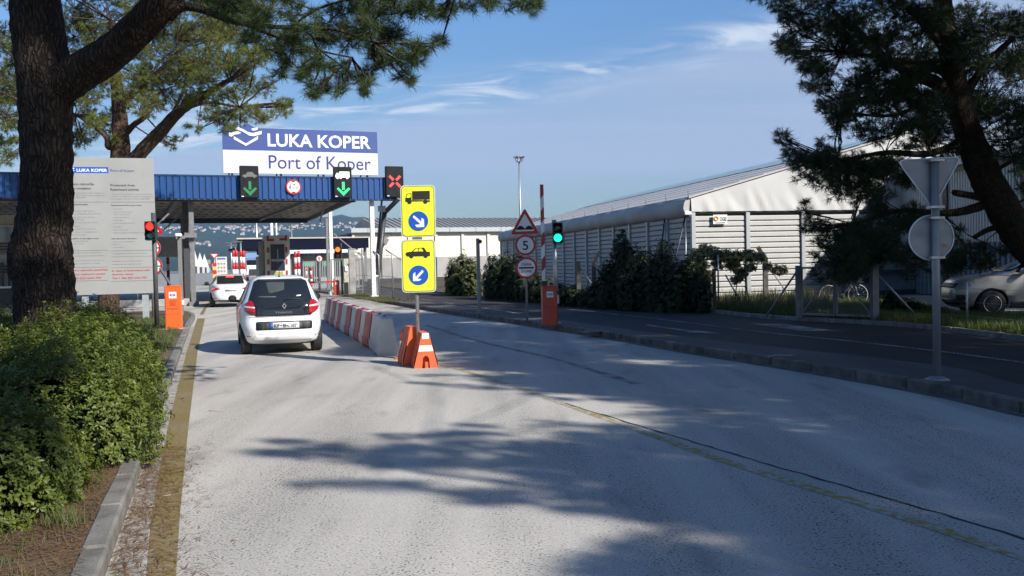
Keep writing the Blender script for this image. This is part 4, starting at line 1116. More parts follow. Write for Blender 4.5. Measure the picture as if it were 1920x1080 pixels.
# ------------------------------------------------------------------ vehicles
def interp_levels(lv, n):
    lv = np.array(lv, float); z = np.linspace(0, len(lv) - 1, n); out_ = []
    for t in z:
        i = min(int(t), len(lv) - 2); f = t - i
        p0, p1, p2, p3 = lv[max(0, i - 1)], lv[i], lv[i + 1], lv[min(len(lv) - 1, i + 2)]
        a = .5 * ((2 * p1) + (p2 - p0) * f + (2 * p0 - 5 * p1 + 4 * p2 - p3) * f * f + (3 * p1 - p0 - 3 * p2 + p3) * f ** 3)
        lo, hi = np.minimum(p1, p2), np.maximum(p1, p2)
        out_.append(np.clip(a, lo, hi))
    return np.array(out_)
def car_body(levels, mats, wheels, arch_r, width, n=72, nl=64, ex=4.6, wx=None):
    """stack of rounded plan outlines: level = (z, rear y, front y, half width); wheels = list of (y, z); returns (mesh, bvh)"""
    lv = interp_levels(levels, nl)
    P = []
    for z, y0, y1, w_ in lv:
        for k in range(n):
            a = 2 * PI * k / n; c_, s_ = math.cos(a), math.sin(a)
            P.append((w_ * math.copysign(abs(c_) ** (2 / ex), c_), (y0 + y1) / 2 + (y1 - y0) / 2 * math.copysign(abs(s_) ** (2 / ex), s_), z))
    fs_ = [(i * n + k, i * n + (k + 1) % n, (i + 1) * n + (k + 1) % n, (i + 1) * n + k) for i in range(nl - 1) for k in range(n)]
    fs_ += [list(range(n - 1, -1, -1)), list(range((nl - 1) * n, nl * n))]
    mb = MB(); mb.add(P, fs_, True); me = mb.mesh('body', mats)
    ob = link('body', me)
    ct = MB(); ct.mat(1)
    for y, z in wheels:
        ct.lathe([(arch_r, -width), (arch_r, width)], 32, 'X', (0, y, z))
    co = link('cutter', ct.mesh('cutter', mats))
    md = ob.modifiers.new('arches', 'BOOLEAN'); md.operation = 'DIFFERENCE'; md.object = co; md.solver = 'EXACT'
    bpy.context.view_layer.update()
    dg = bpy.context.evaluated_depsgraph_get()
    me2 = bpy.data.meshes.new_from_object(ob.evaluated_get(dg)); me2.name = 'body'
    bv = BVHTree.FromObject(ob, dg)
    bpy.data.objects.remove(ob); bpy.data.objects.remove(co)
    return me2, bv
def panel(bv, poly, axis, off, mat_, name, parent, step=.05, thick=.012):
    """a convex outline laid onto the body from behind ('r': x,z), the left ('l': y,z), the front ('f': x,z) or the right ('R'); follows its curve and stands proud by off"""
    xs = [p[0] for p in poly]; zs = [p[1] for p in poly]
    nx_ = max(2, int((max(xs) - min(xs)) / step) + 1); nz_ = max(2, int((max(zs) - min(zs)) / step) + 1)
    bm = bmesh.new(); g = [[bm.verts.new((min(xs) + (max(xs) - min(xs)) * i / nx_, 0, min(zs) + (max(zs) - min(zs)) * j / nz_)) for i in range(nx_ + 1)] for j in range(nz_ + 1)]
    for j in range(nz_):
        for i in range(nx_): bm.faces.new((g[j][i], g[j][i + 1], g[j + 1][i + 1], g[j + 1][i]))
    area = sum(poly[i - 1][0] * poly[i][1] - poly[i][0] * poly[i - 1][1] for i in range(len(poly)))
    pl = poly if area > 0 else list(reversed(poly))
    for i in range(len(pl)):
        a, b = pl[i - 1], pl[i]; nrm = Vector((b[1] - a[1], 0, -(b[0] - a[0])))
        if nrm.length < 1e-6: continue
        bmesh.ops.bisect_plane(bm, geom=bm.verts[:] + bm.edges[:] + bm.faces[:], plane_co=(a[0], 0, a[1]), plane_no=nrm, clear_outer=True)
    D = {'r': Vector((0, 1, 0)), 'f': Vector((0, -1, 0)), 'l': Vector((1, 0, 0)), 'R': Vector((-1, 0, 0))}[axis]
    for v in bm.verts:
        o = Vector((v.co.x, -9, v.co.z)) if axis == 'r' else Vector((v.co.x, 9, v.co.z)) if axis == 'f' else Vector((-9, v.co.x, v.co.z)) if axis == 'l' else Vector((9, v.co.x, v.co.z))
        h = bv.ray_cast(o, D)
        v.co = (h[0] - D * off) if h[0] is not None else (o + D * 9)
    bmesh.ops.recalc_face_normals(bm, faces=bm.faces)
    if bm.faces:
        s_ = sum((f.normal.dot(D) for f in bm.faces))
        if s_ > 0: bmesh.ops.reverse_faces(bm, faces=bm.faces)
    r_ = bmesh.ops.extrude_face_region(bm, geom=bm.faces[:])
    for e in r_['geom']:
        if isinstance(e, bmesh.types.BMVert): e.co = e.co + D * 0
    newf = [e for e in r_['geom'] if isinstance(e, bmesh.types.BMVert)]
    for v in newf: v.co -= D * .004
    for f_ in bm.faces: f_.smooth = True
    me = bpy.data.meshes.new(name); bm.to_mesh(me); bm.free(); me.materials.append(mat_)
    return link(name, me, parent)
tyre_me = {}
def wheel(parent, x, y, z, r_, wd, side, rim='plain', mat_rim=None, spokes=10):
    mb = MB(); h = wd / 2
    mb.lathe([(r_ * .62, -h), (r_ * .9, -h), (r_ * .98, -h * .75), (r_, -h * .4), (r_, h * .4), (r_ * .98, h * .75), (r_ * .9, h), (r_ * .62, h)], 36, 'X')
    for k in (-.5, 0, .5): pass
    w_ = mb.build('wheel', rubber, parent, loc=(x, y, z))
    mb = MB(); o = side * h
    mb.lathe([(r_ * .64, o * .7), (r_ * .64, o * 1.02), (r_ * .60, o * 1.04), (r_ * .58, o * .6)], 36, 'X')
    for k in range(spokes):
        a = 2 * PI * k / spokes
        mb.bar((o * .85, r_ * .10 * math.cos(a), r_ * .10 * math.sin(a)), (o * .9, r_ * .61 * math.cos(a), r_ * .61 * math.sin(a)), .02, r_ * .07)
    mb.lathe([(r_ * .14, o * .7), (r_ * .14, o * .95)], 16, 'X')
    mb.build('rim', mat_rim or galv, w_)
    return w_
car_white = M('white_car_paint', (.78, .78, .77), .28, var=.02, coat=.8)
car_white2 = M('second_white_car_paint', (.72, .72, .72), .28, var=.03, coat=.8)
tail_red = M('tail_lamp_red', (.36, .008, .012), .12, var=.15, scale=60, coat=1.0)
tail_dark = M('tail_lamp_dark', (.16, .004, .007), .12, coat=1.0)
tail_clear = M('tail_lamp_clear', (.72, .50, .48), .10, coat=1.0)
tail_lit = M('lit_tail_lamp', (.6, .03, .02), .3, emit=(1, .06, .02), estr=1.6)
trim_black = M('trim_black', (.022, .022, .024), .5)
under_black = M('underbody', (.012, .012, .012), .9)
plate_white = M('number_plate', (.66, .67, .66), .4)
chrome = M('chrome', (.62, .63, .65), .18, 1.0, var=.03)
grey_white = M('painted_crease_shade', (.52, .52, .50), .45)
# --- the small white hatchback
HA = R(17.5)
aw = (G(459, 660.5) + G(599, 660)) / 2            # between the rear tyres' feet
org = aw - Vector((-math.sin(HA), math.cos(HA), 0)) * .60
hb = thing('small_hatchback', 'small white hatchback with black glass tailgate waiting in the left lane', 'car', (org.x, org.y, 0), HA)
lv = [(.20, .26, 3.3, .70), (.24, .13, 3.45, .765), (.30, .065, 3.53, .79), (.40, .02, 3.58, .802), (.52, .0, 3.59, .818), (.62, .02, 3.59, .822), (.70, .055, 3.57, .825), (.78, .075, 3.53, .826), (.86, .085, 3.42, .822), (.94, .10, 3.22, .808),
      (1.00, .125, 2.95, .785), (1.08, .165, 2.72, .745), (1.18, .225, 2.50, .70), (1.28, .29, 2.28, .655), (1.37, .36, 2.06, .608), (1.44, .42, 1.90, .565), (1.495, .50, 1.75, .51), (1.53, .64, 1.62, .43), (1.55, .85, 1.5, .30), (1.558, 1.0, 1.4, .12)]
me, bv = car_body(lv, [car_white, under_black], [(.60, .30), (3.04, .30)], .335, 1.2, ex=5.4)
link('body', me, hb)
k_ = 176.0 / 1.645
def tw(x, y):          # enlarged photograph (6x) -> metres on the rear face
    return ((x - 668) / 6 / 94.0 * .985, (985 - y) / 6 / 94.0 * 1.025)
def twp(*pp): return [tw(*p) for p in pp]
panel(bv, rounded(twp((372, 566), (1000, 566), (1012, 400), (962, 190), (905, 168), (420, 168), (375, 190), (300, 400)), .05), 'r', .006, glass_dark, 'tailgate_glass', hb, .04)
panel(bv, rounded(twp((415, 182), (915, 182), (915, 166), (415, 166)), .01), 'r', .014, trim_black, 'spoiler_lip', hb, .04)
for s_ in (-1, 1):
    base = [(246, 440), (312, 392), (350, 405), (372, 470), (372, 552), (310, 540), (256, 500)]
    if s_ > 0: base = [(1336 - x, y) for x, y in base]
    lamp = panel(bv, rounded(twp(*base), .02), 'r', .016, tail_red, 'tail_lamp', hb, .03)
    c1 = [(250, 448), (365, 462), (365, 480), (250, 474)]; c2 = [(262, 505), (370, 512), (370, 548), (312, 536)]
    if s_ > 0: c1 = [(1336 - x, y - 4) for x, y in c1]; c2 = [(1336 - x, y) for x, y in c2]
    panel(bv, twp(*c1), 'r', .021, tail_clear, 'reversing_lens', lamp, .03)
    panel(bv, twp(*c2), 'r', .0205, tail_dark if s_ < 0 else tail_red, 'lower_lens', lamp, .03)
ins = panel(bv, rounded(twp((376, 712), (992, 712), (996, 628), (972, 622), (396, 620), (376, 628)), .03), 'r', .003, trim_black, 'bumper_insert', hb, .05)
for s_ in (0, 1):
    for k in range(7):
        y_ = 640 + k * 10; x0, x1 = ((880, 985) if s_ else (384, 488))
        panel(bv, twp((x0, y_ + 4), (x1, y_ + 4), (x1, y_), (x0, y_)), 'r', .010, black_plastic, 'grille_bar', ins, .2)
pl = panel(bv, twp((524, 699), (846, 699), (846, 634), (524, 634)), 'r', .022, plate_white, 'number_plate', hb, .3)
panel(bv, twp((527, 697), (558, 697), (558, 636), (527, 636)), 'r', .027, sign_blue, 'plate_band', pl, .3)
yp = bv.ray_cast(Vector((0, -9, .56)), Vector((0, 1, 0)))[0].y
mb = MB()
for s, x0, x1 in (('KP', 572, 632), ('BH-107', 668, 822)):
    a, b = tw(x0, 686), tw(x1, 648); put_text(mb, s, a[0], b[0], a[1], b[1], yp - .034, .02)
c_ = tw(650, 664); mb.prism(circ(c_[0], c_[1], .016, 12), yp - .034, yp - .028)
mb.build('plate_lettering', dark_print, pl)
mb = MB(); a, b = tw(588, 540), tw(776, 518); yl_ = bv.ray_cast(Vector((0, -9, a[1] + .02)), Vector((0, 1, 0)))[0].y
put_text(mb, 'TWINGO', a[0], b[0], a[1], b[1], yl_ - .018, .008); mb.build('name_lettering', chrome, hb)
c_ = tw(691, 460); yl_ = bv.ray_cast(Vector((0, -9, c_[1])), Vector((0, 1, 0)))[0].y
mb = MB(); ow, oh, iw, ih = .047, .062, .02, .03
for sx, sz in ((1, 1), (1, -1), (-1, -1), (-1, 1)):
    mb.prism([(c_[0] + sx * ow, c_[1]), (c_[0], c_[1] + sz * oh), (c_[0], c_[1] + sz * ih), (c_[0] + sx * iw, c_[1])], yl_ - .030, yl_ - .010)
mb.build('diamond_badge', chrome, hb)
# wiper, aerial, lower bumper, reflectors, exhaust
pts = [tw(690, 398), tw(800, 380), tw(940, 404)]
mb = MB(); q = []
for x_, z_ in pts:
    h = bv.ray_cast(Vector((x_, -9, z_)), Vector((0, 1, 0)))[0]; q.append((x_, h.y - .022, z_))
mb.tube(q, .010, 6); mb.build('wiper', trim_black, hb)
mb = MB(); mb.tube([(-.01, .62, 1.52), (-.01, .57, 1.62), (-.01, .50, 1.72)], [.012, .006, .004], 6); mb.lathe([(.03, 1.515), (.018, 1.545)], 10, c=(-.01, .63, 0)); mb.build('aerial', black_plastic, hb)
for s_ in (-1, 1):
    b4 = [(232, 782), (322, 784), (322, 772), (232, 766)]
    if s_ > 0: b4 = [(1350 - x, y + 6) for x, y in b4]
    panel(bv, twp(*b4), 'r', .006, tail_red, 'bumper_reflector', hb, .1)
panel(bv, rounded(twp((370, 762), (960, 762), (1005, 838), (318, 838)), .03), 'r', .010, car_white, 'bumper_step', hb, .05)
panel(bv, twp((405, 756), (945, 756), (945, 761), (405, 761)), 'r', .004, grey_white, 'bumper_crease', hb, .1)  # greyer strip paints the shade along the bumper's crease
panel(bv, twp((250, 572), (1100, 572), (1100, 576), (250, 576)), 'r', .002, trim_black, 'tailgate_seam', hb, .1)
mb = MB(); mb.box((.0, .30, .235), (.72, .12, .09), bev=.02); mb.build('exhaust_shield', M('shield_grey', (.34, .33, .30), .55, .2), hb)
mb = MB(); mb.box((0, .8, .24), (1.1, 1.1, .1)); mb.build('underbody', under_black, hb)
for x_ in (-.69, .69):
    for y_ in (.60, 3.04): wheel(hb, x_, y_, .30, .30, .20, 1 if x_ > 0 else -1, mat_rim=dull_steel, spokes=9)
for ax in ('l', 'R'):
    g = panel(bv, rounded([(.55, 1.0), (2.55, 1.0), (2.25, 1.2), (1.85, 1.40), (.95, 1.44), (.62, 1.34), (.45, 1.12)], .04), ax, .006, glass_dark, 'side_glass', hb, .06)
    panel(bv, [(1.42, .98), (1.50, .98), (1.50, 1.43), (1.42, 1.43)], ax, .010, trim_black, 'door_pillar', hb, .06)
    for yy in (.98, 1.46, 2.5): panel(bv, [(yy, .34), (yy + .010, .34), (yy + .010, .98), (yy, .98)], ax, .003, trim_black, 'door_seam', hb, .08)
    panel(bv, rounded([(.98, .24), (2.62, .24), (2.62, .34), (.98, .34)], .02), ax, .008, trim_black, 'sill_trim', hb, .08)
for s_ in (-1, 1):
    mb = MB(); mb.box((s_ * .90, 2.42, 1.06), (.17, .12, .15), bev=.045); mb.box((s_ * .79, 2.44, 1.0), (.12, .06, .05)); mb.build('mirror', black_plastic, hb)
# on the tailgate glass: a paler patch painted as a reflection, sticker, parcel shelf
panel(bv, rounded(twp((500, 200), (710, 200), (700, 290), (530, 325)), .03), 'r', .0105, M('painted_glass_reflection', (.055, .065, .06), .08, coat=.6), 'glass_reflection_patch', hb, .05)
panel(bv, twp((832, 360), (884, 356), (884, 344), (832, 346)), 'r', .0108, sign_white, 'glass_sticker', hb, .1)
panel(bv, rounded(twp((415, 362), (612, 366), (608, 352), (415, 348)), .01), 'r', .0105, M('parcel_shelf', (.07, .075, .075), .5), 'parcel_shelf', hb, .1)

# --- the white saloon ahead
SA = R(18.5)
aw = (G(404, 575) + G(463, 575)) / 2
org = aw - Vector((-math.sin(SA), math.cos(SA), 0)) * .75
sd = thing('white_saloon', 'white saloon with lit brake lamps stopped ahead under the canopy', 'car', (org.x, org.y, 0), SA)
lv = [(.20, .34, 4.4, .66), (.26, .14, 4.58, .78), (.34, .05, 4.66, .86), (.48, .0, 4.69, .90), (.62, .01, 4.69, .914), (.75, .05, 4.66, .915), (.86, .05, 4.5, .905), (.95, .03, 4.2, .89), (.985, .06, 4.0, .87), (1.0, .36, 3.3, .84),
      (1.06, .52, 3.12, .80), (1.16, .74, 2.9, .745), (1.27, 1.0, 2.64, .685), (1.37, 1.28, 2.38, .62), (1.43, 1.55, 2.2, .54), (1.465, 1.85, 2.08, .36), (1.475, 1.95, 2.0, .15)]
me, bv = car_body(lv, [car_white2, under_black], [(.80, .33), (3.50, .33)], .37, 1.3, ex=4.2)
link('body', me, sd)
panel(bv, rounded([(-.60, 1.035), (.60, 1.035), (.55, 1.36), (.50, 1.395), (-.50, 1.395), (-.55, 1.36)], .04), 'r', .006, glass_dark, 'rear_glass', sd, .06)
panel(bv, [(-.18, 1.33), (.18, 1.33), (.17, 1.38), (-.17, 1.38)], 'r', .02, tail_lit, 'high_brake_lamp', sd, .1)
for s_ in (-1, 1):
    lamp = panel(bv, rounded([(s_ * .84, .74), (s_ * .80, .86), (s_ * .62, .88), (s_ * .44, .83), (s_ * .60, .79)], .012), 'r', .012, tail_red, 'tail_lamp', sd, .04)
    panel(bv, [(s_ * .82, .76), (s_ * .79, .85), (s_ * .64, .865), (s_ * .64, .825), (s_ * .74, .81)], 'r', .018, tail_lit, 'brake_lens', lamp, .04)
    panel(bv, [(s_ * .80, .40), (s_ * .60, .40), (s_ * .60, .425), (s_ * .80, .43)], 'r', .006, tail_dark, 'bumper_reflector', sd, .1)
pl = panel(bv, [(-.26, .70), (.26, .70), (.26, .81), (-.26, .81)], 'r', .012, plate_white, 'number_plate', sd, .3)
panel(bv, [(-.22, .725), (.22, .725), (.22, .785), (-.22, .785)], 'r', .014, grey_print, 'plate_print', pl, .3)
mb = MB(); put_text(mb, 'S K O D A', -.26, .26, .895, .925, bv.ray_cast(Vector((0, -9, .91)), Vector((0, 1, 0)))[0].y - .012, .01); mb.build('name_lettering', chrome, sd)
panel(bv, rounded([(-.74, .24), (.74, .24), (.80, .33), (-.80, .33)], .03), 'r', .008, trim_black, 'diffuser', sd, .06)
for x_ in (-.78, .78):
    for y_ in (.80, 3.50): wheel(sd, x_, y_, .33, .33, .22, 1 if x_ > 0 else -1, spokes=10)
for ax in ('l', 'R'):
    panel(bv, rounded([(.95, 1.03), (3.1, 1.03), (2.55, 1.31), (1.95, 1.42), (1.45, 1.40), (1.0, 1.22)], .04), ax, .006, glass_dark, 'side_glass', sd, .08)
    for yy in (1.15, 2.2): panel(bv, [(yy, .34), (yy + .012, .34), (yy + .012, 1.02), (yy, 1.02)], ax, .003, trim_black, 'door_seam', sd, .08)
for s_ in (-1, 1):
    mb = MB(); mb.box((s_ * 1.0, 2.92, 1.05), (.2, .12, .15), bev=.045); mb.box((s_ * .87, 2.94, .99), (.12, .06, .05)); mb.build('mirror', black_plastic, sd)
mb = MB(); mb.box((.0, 1.75, 1.485), (.04, .14, .06), bev=.015); mb.build('aerial_fin', black_plastic, sd)

# --- silver compact car parked on the right, its front to the left
suv_p = G(1859, 601, -.02)
UA = R(81)
sv = thing('silver_suv', 'silver compact car parked behind the wire fence at the right edge', 'car', (0, 0, 0), UA)
silver = M('silver_car_paint', (.40, .385, .355), .30, .25, var=.03, coat=.8)
lv = [(.22, .3, 4.0, .70), (.28, .12, 4.12, .80), (.38, .03, 4.2, .87), (.55, .0, 4.23, .905), (.70, .02, 4.22, .91), (.82, .05, 4.17, .91), (.92, .08, 4.08, .90), (1.00, .11, 3.85, .885), (1.06, .15, 3.35, .865), (1.11, .2, 3.05, .84),
      (1.22, .30, 2.78, .79), (1.34, .42, 2.48, .735), (1.44, .56, 2.24, .68), (1.51, .75, 2.06, .61), (1.555, 1.0, 1.9, .50), (1.575, 1.3, 1.75, .25)]
me, bv = car_body(lv, [silver, under_black], [(.76, .34), (3.36, .34)], .385, 1.3, ex=4.2)
link('body', me, sv)
fwd = Vector((-math.sin(UA), math.cos(UA), 0)); lft = Vector((-math.cos(UA), -math.sin(UA), 0))
sv.location = Vector((suv_p.x, suv_p.y, .068)) - fwd * 3.36 - lft * .8
for x_ in (-.79, .79):
    for y_ in (.76, 3.36): wheel(sv, x_, y_, .335, .335, .22, 1 if x_ > 0 else -1, spokes=10, mat_rim=chrome)
for ax in ('l', 'R'):
    panel(bv, rounded([(.55, 1.10), (2.86, 1.10), (2.42, 1.33), (2.1, 1.47), (1.3, 1.50), (.75, 1.40)], .05), ax, .006, glass_dark, 'side_glass', sv, .08)
    panel(bv, [(1.6, 1.1), (1.68, 1.1), (1.68, 1.5), (1.6, 1.5)], ax, .010, trim_black, 'door_pillar', sv, .08)
    for yy in (1.3, 2.55): panel(bv, [(yy, .36), (yy + .012, .36), (yy + .012, 1.08), (yy, 1.08)], ax, .003, trim_black, 'door_seam', sv, .08)
    panel(bv, rounded([(1.12, .22), (3.0, .22), (3.0, .38), (1.12, .38)], .02), ax, .010, trim_black, 'sill_trim', sv, .08)
    panel(bv, rounded([(3.80, .80), (4.14, .82), (4.12, .90), (3.86, .93)], .02), ax, .008, M('headlamp', (.32, .33, .35), .1, coat=1), 'headlamp', sv, .04)
    panel(bv, rounded([(3.86, .42), (4.14, .44), (4.14, .56), (3.92, .56)], .02), ax, .008, trim_black, 'fog_lamp', sv, .04)
panel(bv, rounded([(-.55, .74), (.55, .74), (.6, .86), (-.6, .86)], .02), 'f', .008, trim_black, 'front_grille', sv, .06)
panel(bv, rounded([(-.7, .30), (.7, .30), (.72, .46), (-.72, .46)], .02), 'f', .008, trim_black, 'lower_grille', sv, .06)
panel(bv, rounded([(-.66, 1.13), (.66, 1.13), (.56, 1.46), (-.56, 1.46)], .05), 'f', .006, glass_dark, 'windscreen', sv, .08)
for s_ in (-1, 1):
    mb = MB(); mb.box((s_ * 1.0, 2.66, 1.14), (.22, .14, .16), bev=.05); mb.box((s_ * .87, 2.68, 1.07), (.12, .06, .05)); mb.build('mirror', silver, sv)

# --- white lorry far ahead
tr = thing('lorry', 'white lorry with blue roof deflector beyond the gate', 'truck', (*A(478, 520, 130).xy, 0), R(20))
s_ = 130 / F
mb = MB(); mb.box((0, 0, 1.35), (2.4, 2.0, 1.7), bev=.15); mb.box((0, 3.5, 1.0), (2.4, 9, .5)); mb.build('cab', white_paint, tr)
mb = MB(); mb.add([(-1.2, -.85, 2.2), (1.2, -.85, 2.2), (1.2, 1, 2.2), (-1.2, 1, 2.2), (-1.15, -.6, 3.1), (1.15, -.6, 3.1), (1.15, 1, 3.1), (-1.15, 1, 3.1)], [(0, 1, 5, 4), (1, 2, 6, 5), (2, 3, 7, 6), (3, 0, 4, 7), (4, 5, 6, 7)]); mb.build('upper_cab', M('deflector_blue', (.05, .11, .24), .4), tr)
mb = MB(); mb.box((0, -.86, 2.45), (2.1, .12, .8), bev=.03); mb.build('windscreen', glass_dark, tr)
mb = MB(); mb.add([(-1.2, -.6, 3.12), (1.2, -.6, 3.12), (1.2, 1, 3.12), (-1.2, 1, 3.12), (-1.1, .6, 3.9), (1.1, .6, 3.9), (1.1, 1, 3.9), (-1.1, 1, 3.9)], [(0, 1, 5, 4), (1, 2, 6, 5), (2, 3, 7, 6), (3, 0, 4, 7), (4, 5, 6, 7)]); mb.build('roof_deflector', M('deflector_pale', (.16, .25, .40), .4), tr)
mb = MB(); mb.box((0, -1.02, 1.15), (1.7, .06, .9)); mb.build('grille', trim_black, tr)
for x_ in (-1, 1):
    for y_ in (.2, 6): wheel(tr, x_, y_, .5, .5, .35, 1 if x_ > 0 else -1, spokes=6)
    mb = MB(); mb.box((x_ * .95, -1.03, .75), (.35, .06, .2)); mb.build('headlamp', chrome, tr)
    mb = MB(); mb.box((x_ * 1.42, -.9, 2.3), (.2, .2, .7)); mb.build('mirror', black_plastic, tr)

# --- bicycle behind the wire gate
bc = thing('bicycle', 'pale road bicycle leaning in the grass behind the wire gate', 'bicycle', (*A(1580, 585, 30.5).xy, .07), R(4))
s_ = 30.5 / F; wr = .325; xw0, xw1 = (1554 - 1580) * s_, (1607 - 1580) * s_ + .05
rim_w = M('pale_rim', (.36, .355, .34), .4); frame_m = M('pale_frame', (.28, .28, .29), .35, coat=.5)
for xx in (xw0, xw1):
    mb = MB(); ring = [(xx + wr * math.cos(2 * PI * k / 36), 0, wr + wr * math.sin(2 * PI * k / 36)) for k in range(37)]
    mb.tube(ring, .018, 6, cap=False); wl = mb.build('wheel', rim_w, bc)
    mb = MB()
    for k in range(14):
        a = 2 * PI * k / 14; mb.tube([(xx, 0, wr), (xx + wr * math.cos(a), 0, wr + wr * math.sin(a))], .0025, 3)
    mb.lathe([(.03, -.05), (.03, .05)], 10, 'Y', (xx, 0, wr)); mb.build('spokes', galv, wl)
bb, st_, hd = (xw0 + .43, 0, .30), (xw0 + .28, 0, .82), (xw1 - .16, 0, .84)
mb = MB()
for a, b in ((bb, st_), (st_, hd), ((hd[0] + .03, 0, hd[2] - .10), bb), (bb, (xw0, 0, wr)), ((st_[0] + .02, 0, st_[2] - .06), (xw0, 0, wr)), (hd, (xw1, 0, wr))): mb.tube([a, b], .018, 8)
mb.build('frame', frame_m, bc)
mb = MB(); mb.tube([st_, (st_[0] - .03, 0, .93)], .012, 6); mb.box((st_[0] - .04, 0, .955), (.26, .12, .05), bev=.02); mb.build('saddle', black_plastic, bc)
mb = MB(); mb.tube([(hd[0] - .02, 0, hd[2]), (hd[0] - .03, 0, .95)], .014, 6); mb.tube([(hd[0] + .08, -.21, .86), (hd[0] + .09, -.2, .95), (hd[0] - .02, -.2, .97), (hd[0] - .02, .2, .97), (hd[0] + .09, .2, .95), (hd[0] + .08, .21, .86)], .014, 6); mb.build('handlebar', black_plastic, bc)
mb = MB(); mb.lathe([(.09, -.05), (.09, -.03)], 16, 'Y', bb); mb.bar((bb[0], -.06, bb[2]), (bb[0] + .08, -.06, bb[2] - .14), .02); mb.bar((bb[0], .06, bb[2]), (bb[0] - .08, .06, bb[2] + .14), .02); mb.build('crank', dull_steel, bc)
mb = MB(); mb.box((st_[0] - .28, 0, .80), (.36, .13, .03)); mb.bar((st_[0] - .3, .05, .8), (xw0, .05, wr), .012); mb.build('rack', black_plastic, bc)
mb = MB(); mb.box((hd[0] + .17, 0, .80), (.26, .3, .2), bev=.03); mb.build('basket', M('dark_basket', (.03, .03, .03), .8), bc)
# ------------------------------------------------------------------ the white storage hall on the right
HLA = R(11.8)
gb = G(1352, 562, .06)
HP = Plane((gb.x, gb.y), HLA)
t0, _ = HP.at(1296, 480)
hc = HP.P0 + HP.d * t0
HP = Plane((hc.x, hc.y), HLA)
z_seam = HP.at(1301, 398)[1]; z_eave = HP.at(1295, 371)[1]
bay = HP.at(1409, 450)[0] - HP.at(1303, 450)[0]
slope = (HP.at(1600, 279)[1] - z_eave) / HP.at(1600, 279)[0]
fabric = M('white_membrane', (.45, .445, .43), .6, var=.05, scale=.8); fabric_grey = M('weathered_membrane', (.40, .395, .38), .65, var=.12, scale=.6)
slat_m = M('white_wall_slat', (.44, .435, .41), .5, var=.06, scale=2); slat_gap = M('slat_joint', (.10, .10, .10), .8)
hall_post = M('aluminium_post', (.42, .43, .44), .45, .5, var=.12)
hall = thing('storage_hall', 'white fabric roofed storage hall with horizontal slat walls on the right', 'hall', (hc.x, hc.y, .0), HLA)
NG, NS = 8, 16
Wd = NG * bay; Ld = NS * bay; ridge_x = Wd / 2
def roof_z(x): return z_eave + slope * (x if x < ridge_x else Wd - x)
ps = .2165; ns = int((z_seam - .12) / ps)
mb = MB(); hw_ = bay / 2 - .11
pr = [(0, 0), (-.045, .03), (-.045, ps - .055), (-.02, ps - .022), (0, ps - .02)]
mb.add([(-hw_, y, z) for y, z in pr] + [(hw_, y, z) for y, z in pr], [(i, i + 1, i + 6, i + 5) for i in range(4)] + [(0, 4, 9, 5), (4, 3, 2, 1, 0), (5, 6, 7, 8, 9)])
sme = mb.mesh('wall_slat', slat_m)
def put_slats(x, y, rz, stuff=None):
    for k in range(ns):
        if stuff is None: link('wall_slat', sme, hall, loc=(x, y, .12 + k * ps), rot=(0, 0, rz))
        else:
            Mx = Matrix.Translation((x, y, .12 + k * ps)) @ Matrix.Rotation(rz, 4, 'Z')
            stuff.add([Mx @ v.co for v in sme.vertices], [tuple(p.vertices) for p in sme.polygons])
far = MB()
for i in range(NG): put_slats((i + .5) * bay, .05, 0, None if i < 5 else far)
for j in range(NS): put_slats(.05, (j + .5) * bay, -PI / 2, None if j < 10 else far)
tag(far.build('far_wall_slats', slat_m, hall), kind='stuff')
mb = MB(); mb.box((Wd / 2, .10, z_seam / 2 + .05), (Wd - .1, .04, z_seam)); mb.box((.10, Ld / 2, z_seam / 2 + .05), (.04, Ld - .2, z_seam)); mb.build('wall_backing', slat_gap, hall)
for i in range(NG + 1):
    mb = MB(); mb.box((i * bay if i else .09, .0, (z_seam) / 2), (.17, .16, z_seam), bev=.012); mb.build('gable_post', hall_post, hall)
mb = MB(); mb.box((0, 0, z_eave / 2 - .35), (.13, .17, z_eave - .7), bev=.012); pm_ = mb.mesh('side_post', hall_post)
for j in range(1, NS + 1): link('side_post', pm_, hall, loc=(-.02, j * bay, .0))
mb = MB(); mb.box((Wd / 2, -.04, z_seam + .01), (Wd, .06, .05)); mb.build('seam_rail', dark_steel, hall)
# gable membrane with folds
nxg, nzg = 150, 26
V = []
for j in range(nzg + 1):
    for i in range(nxg + 1):
        x = Wd * i / nxg; zt_ = roof_z(x) - .02; z = z_seam + .02 + (zt_ - z_seam - .02) * j / nzg
        u_ = (x / bay) % 1.0; du = min(u_, 1 - u_) * bay; v_ = (z - z_seam) / max(.4, zt_ - z_seam)
        f_ = .05 * math.exp(-(du / .10) ** 2) * (1.1 - v_) * (1 if i % 2 else .8)
        f_ += .030 * math.sin((x * 1.0 + z * .55) * 9 + 2.2 * math.sin(x * 1.9)) * math.exp(-((du - .55) / .5) ** 2) * max(0, 1 - v_) ** 1.2
        f_ += .05 * math.sin(x * 2.56) * v_ * (1 - v_) + .012 * math.sin(x * 14 + 3 * math.sin(z * 3))*(1-v_)
        V.append((x, -.05 - .05 * (1 - v_) - f_, z))
Fq = [(j * (nxg + 1) + i, j * (nxg + 1) + i + 1, (j + 1) * (nxg + 1) + i + 1, (j + 1) * (nxg + 1) + i) for j in range(nzg) for i in range(nxg)]
link('gable_membrane', fast_mesh('gable_membrane', V, Fq, [fabric], smooth=True), hall)
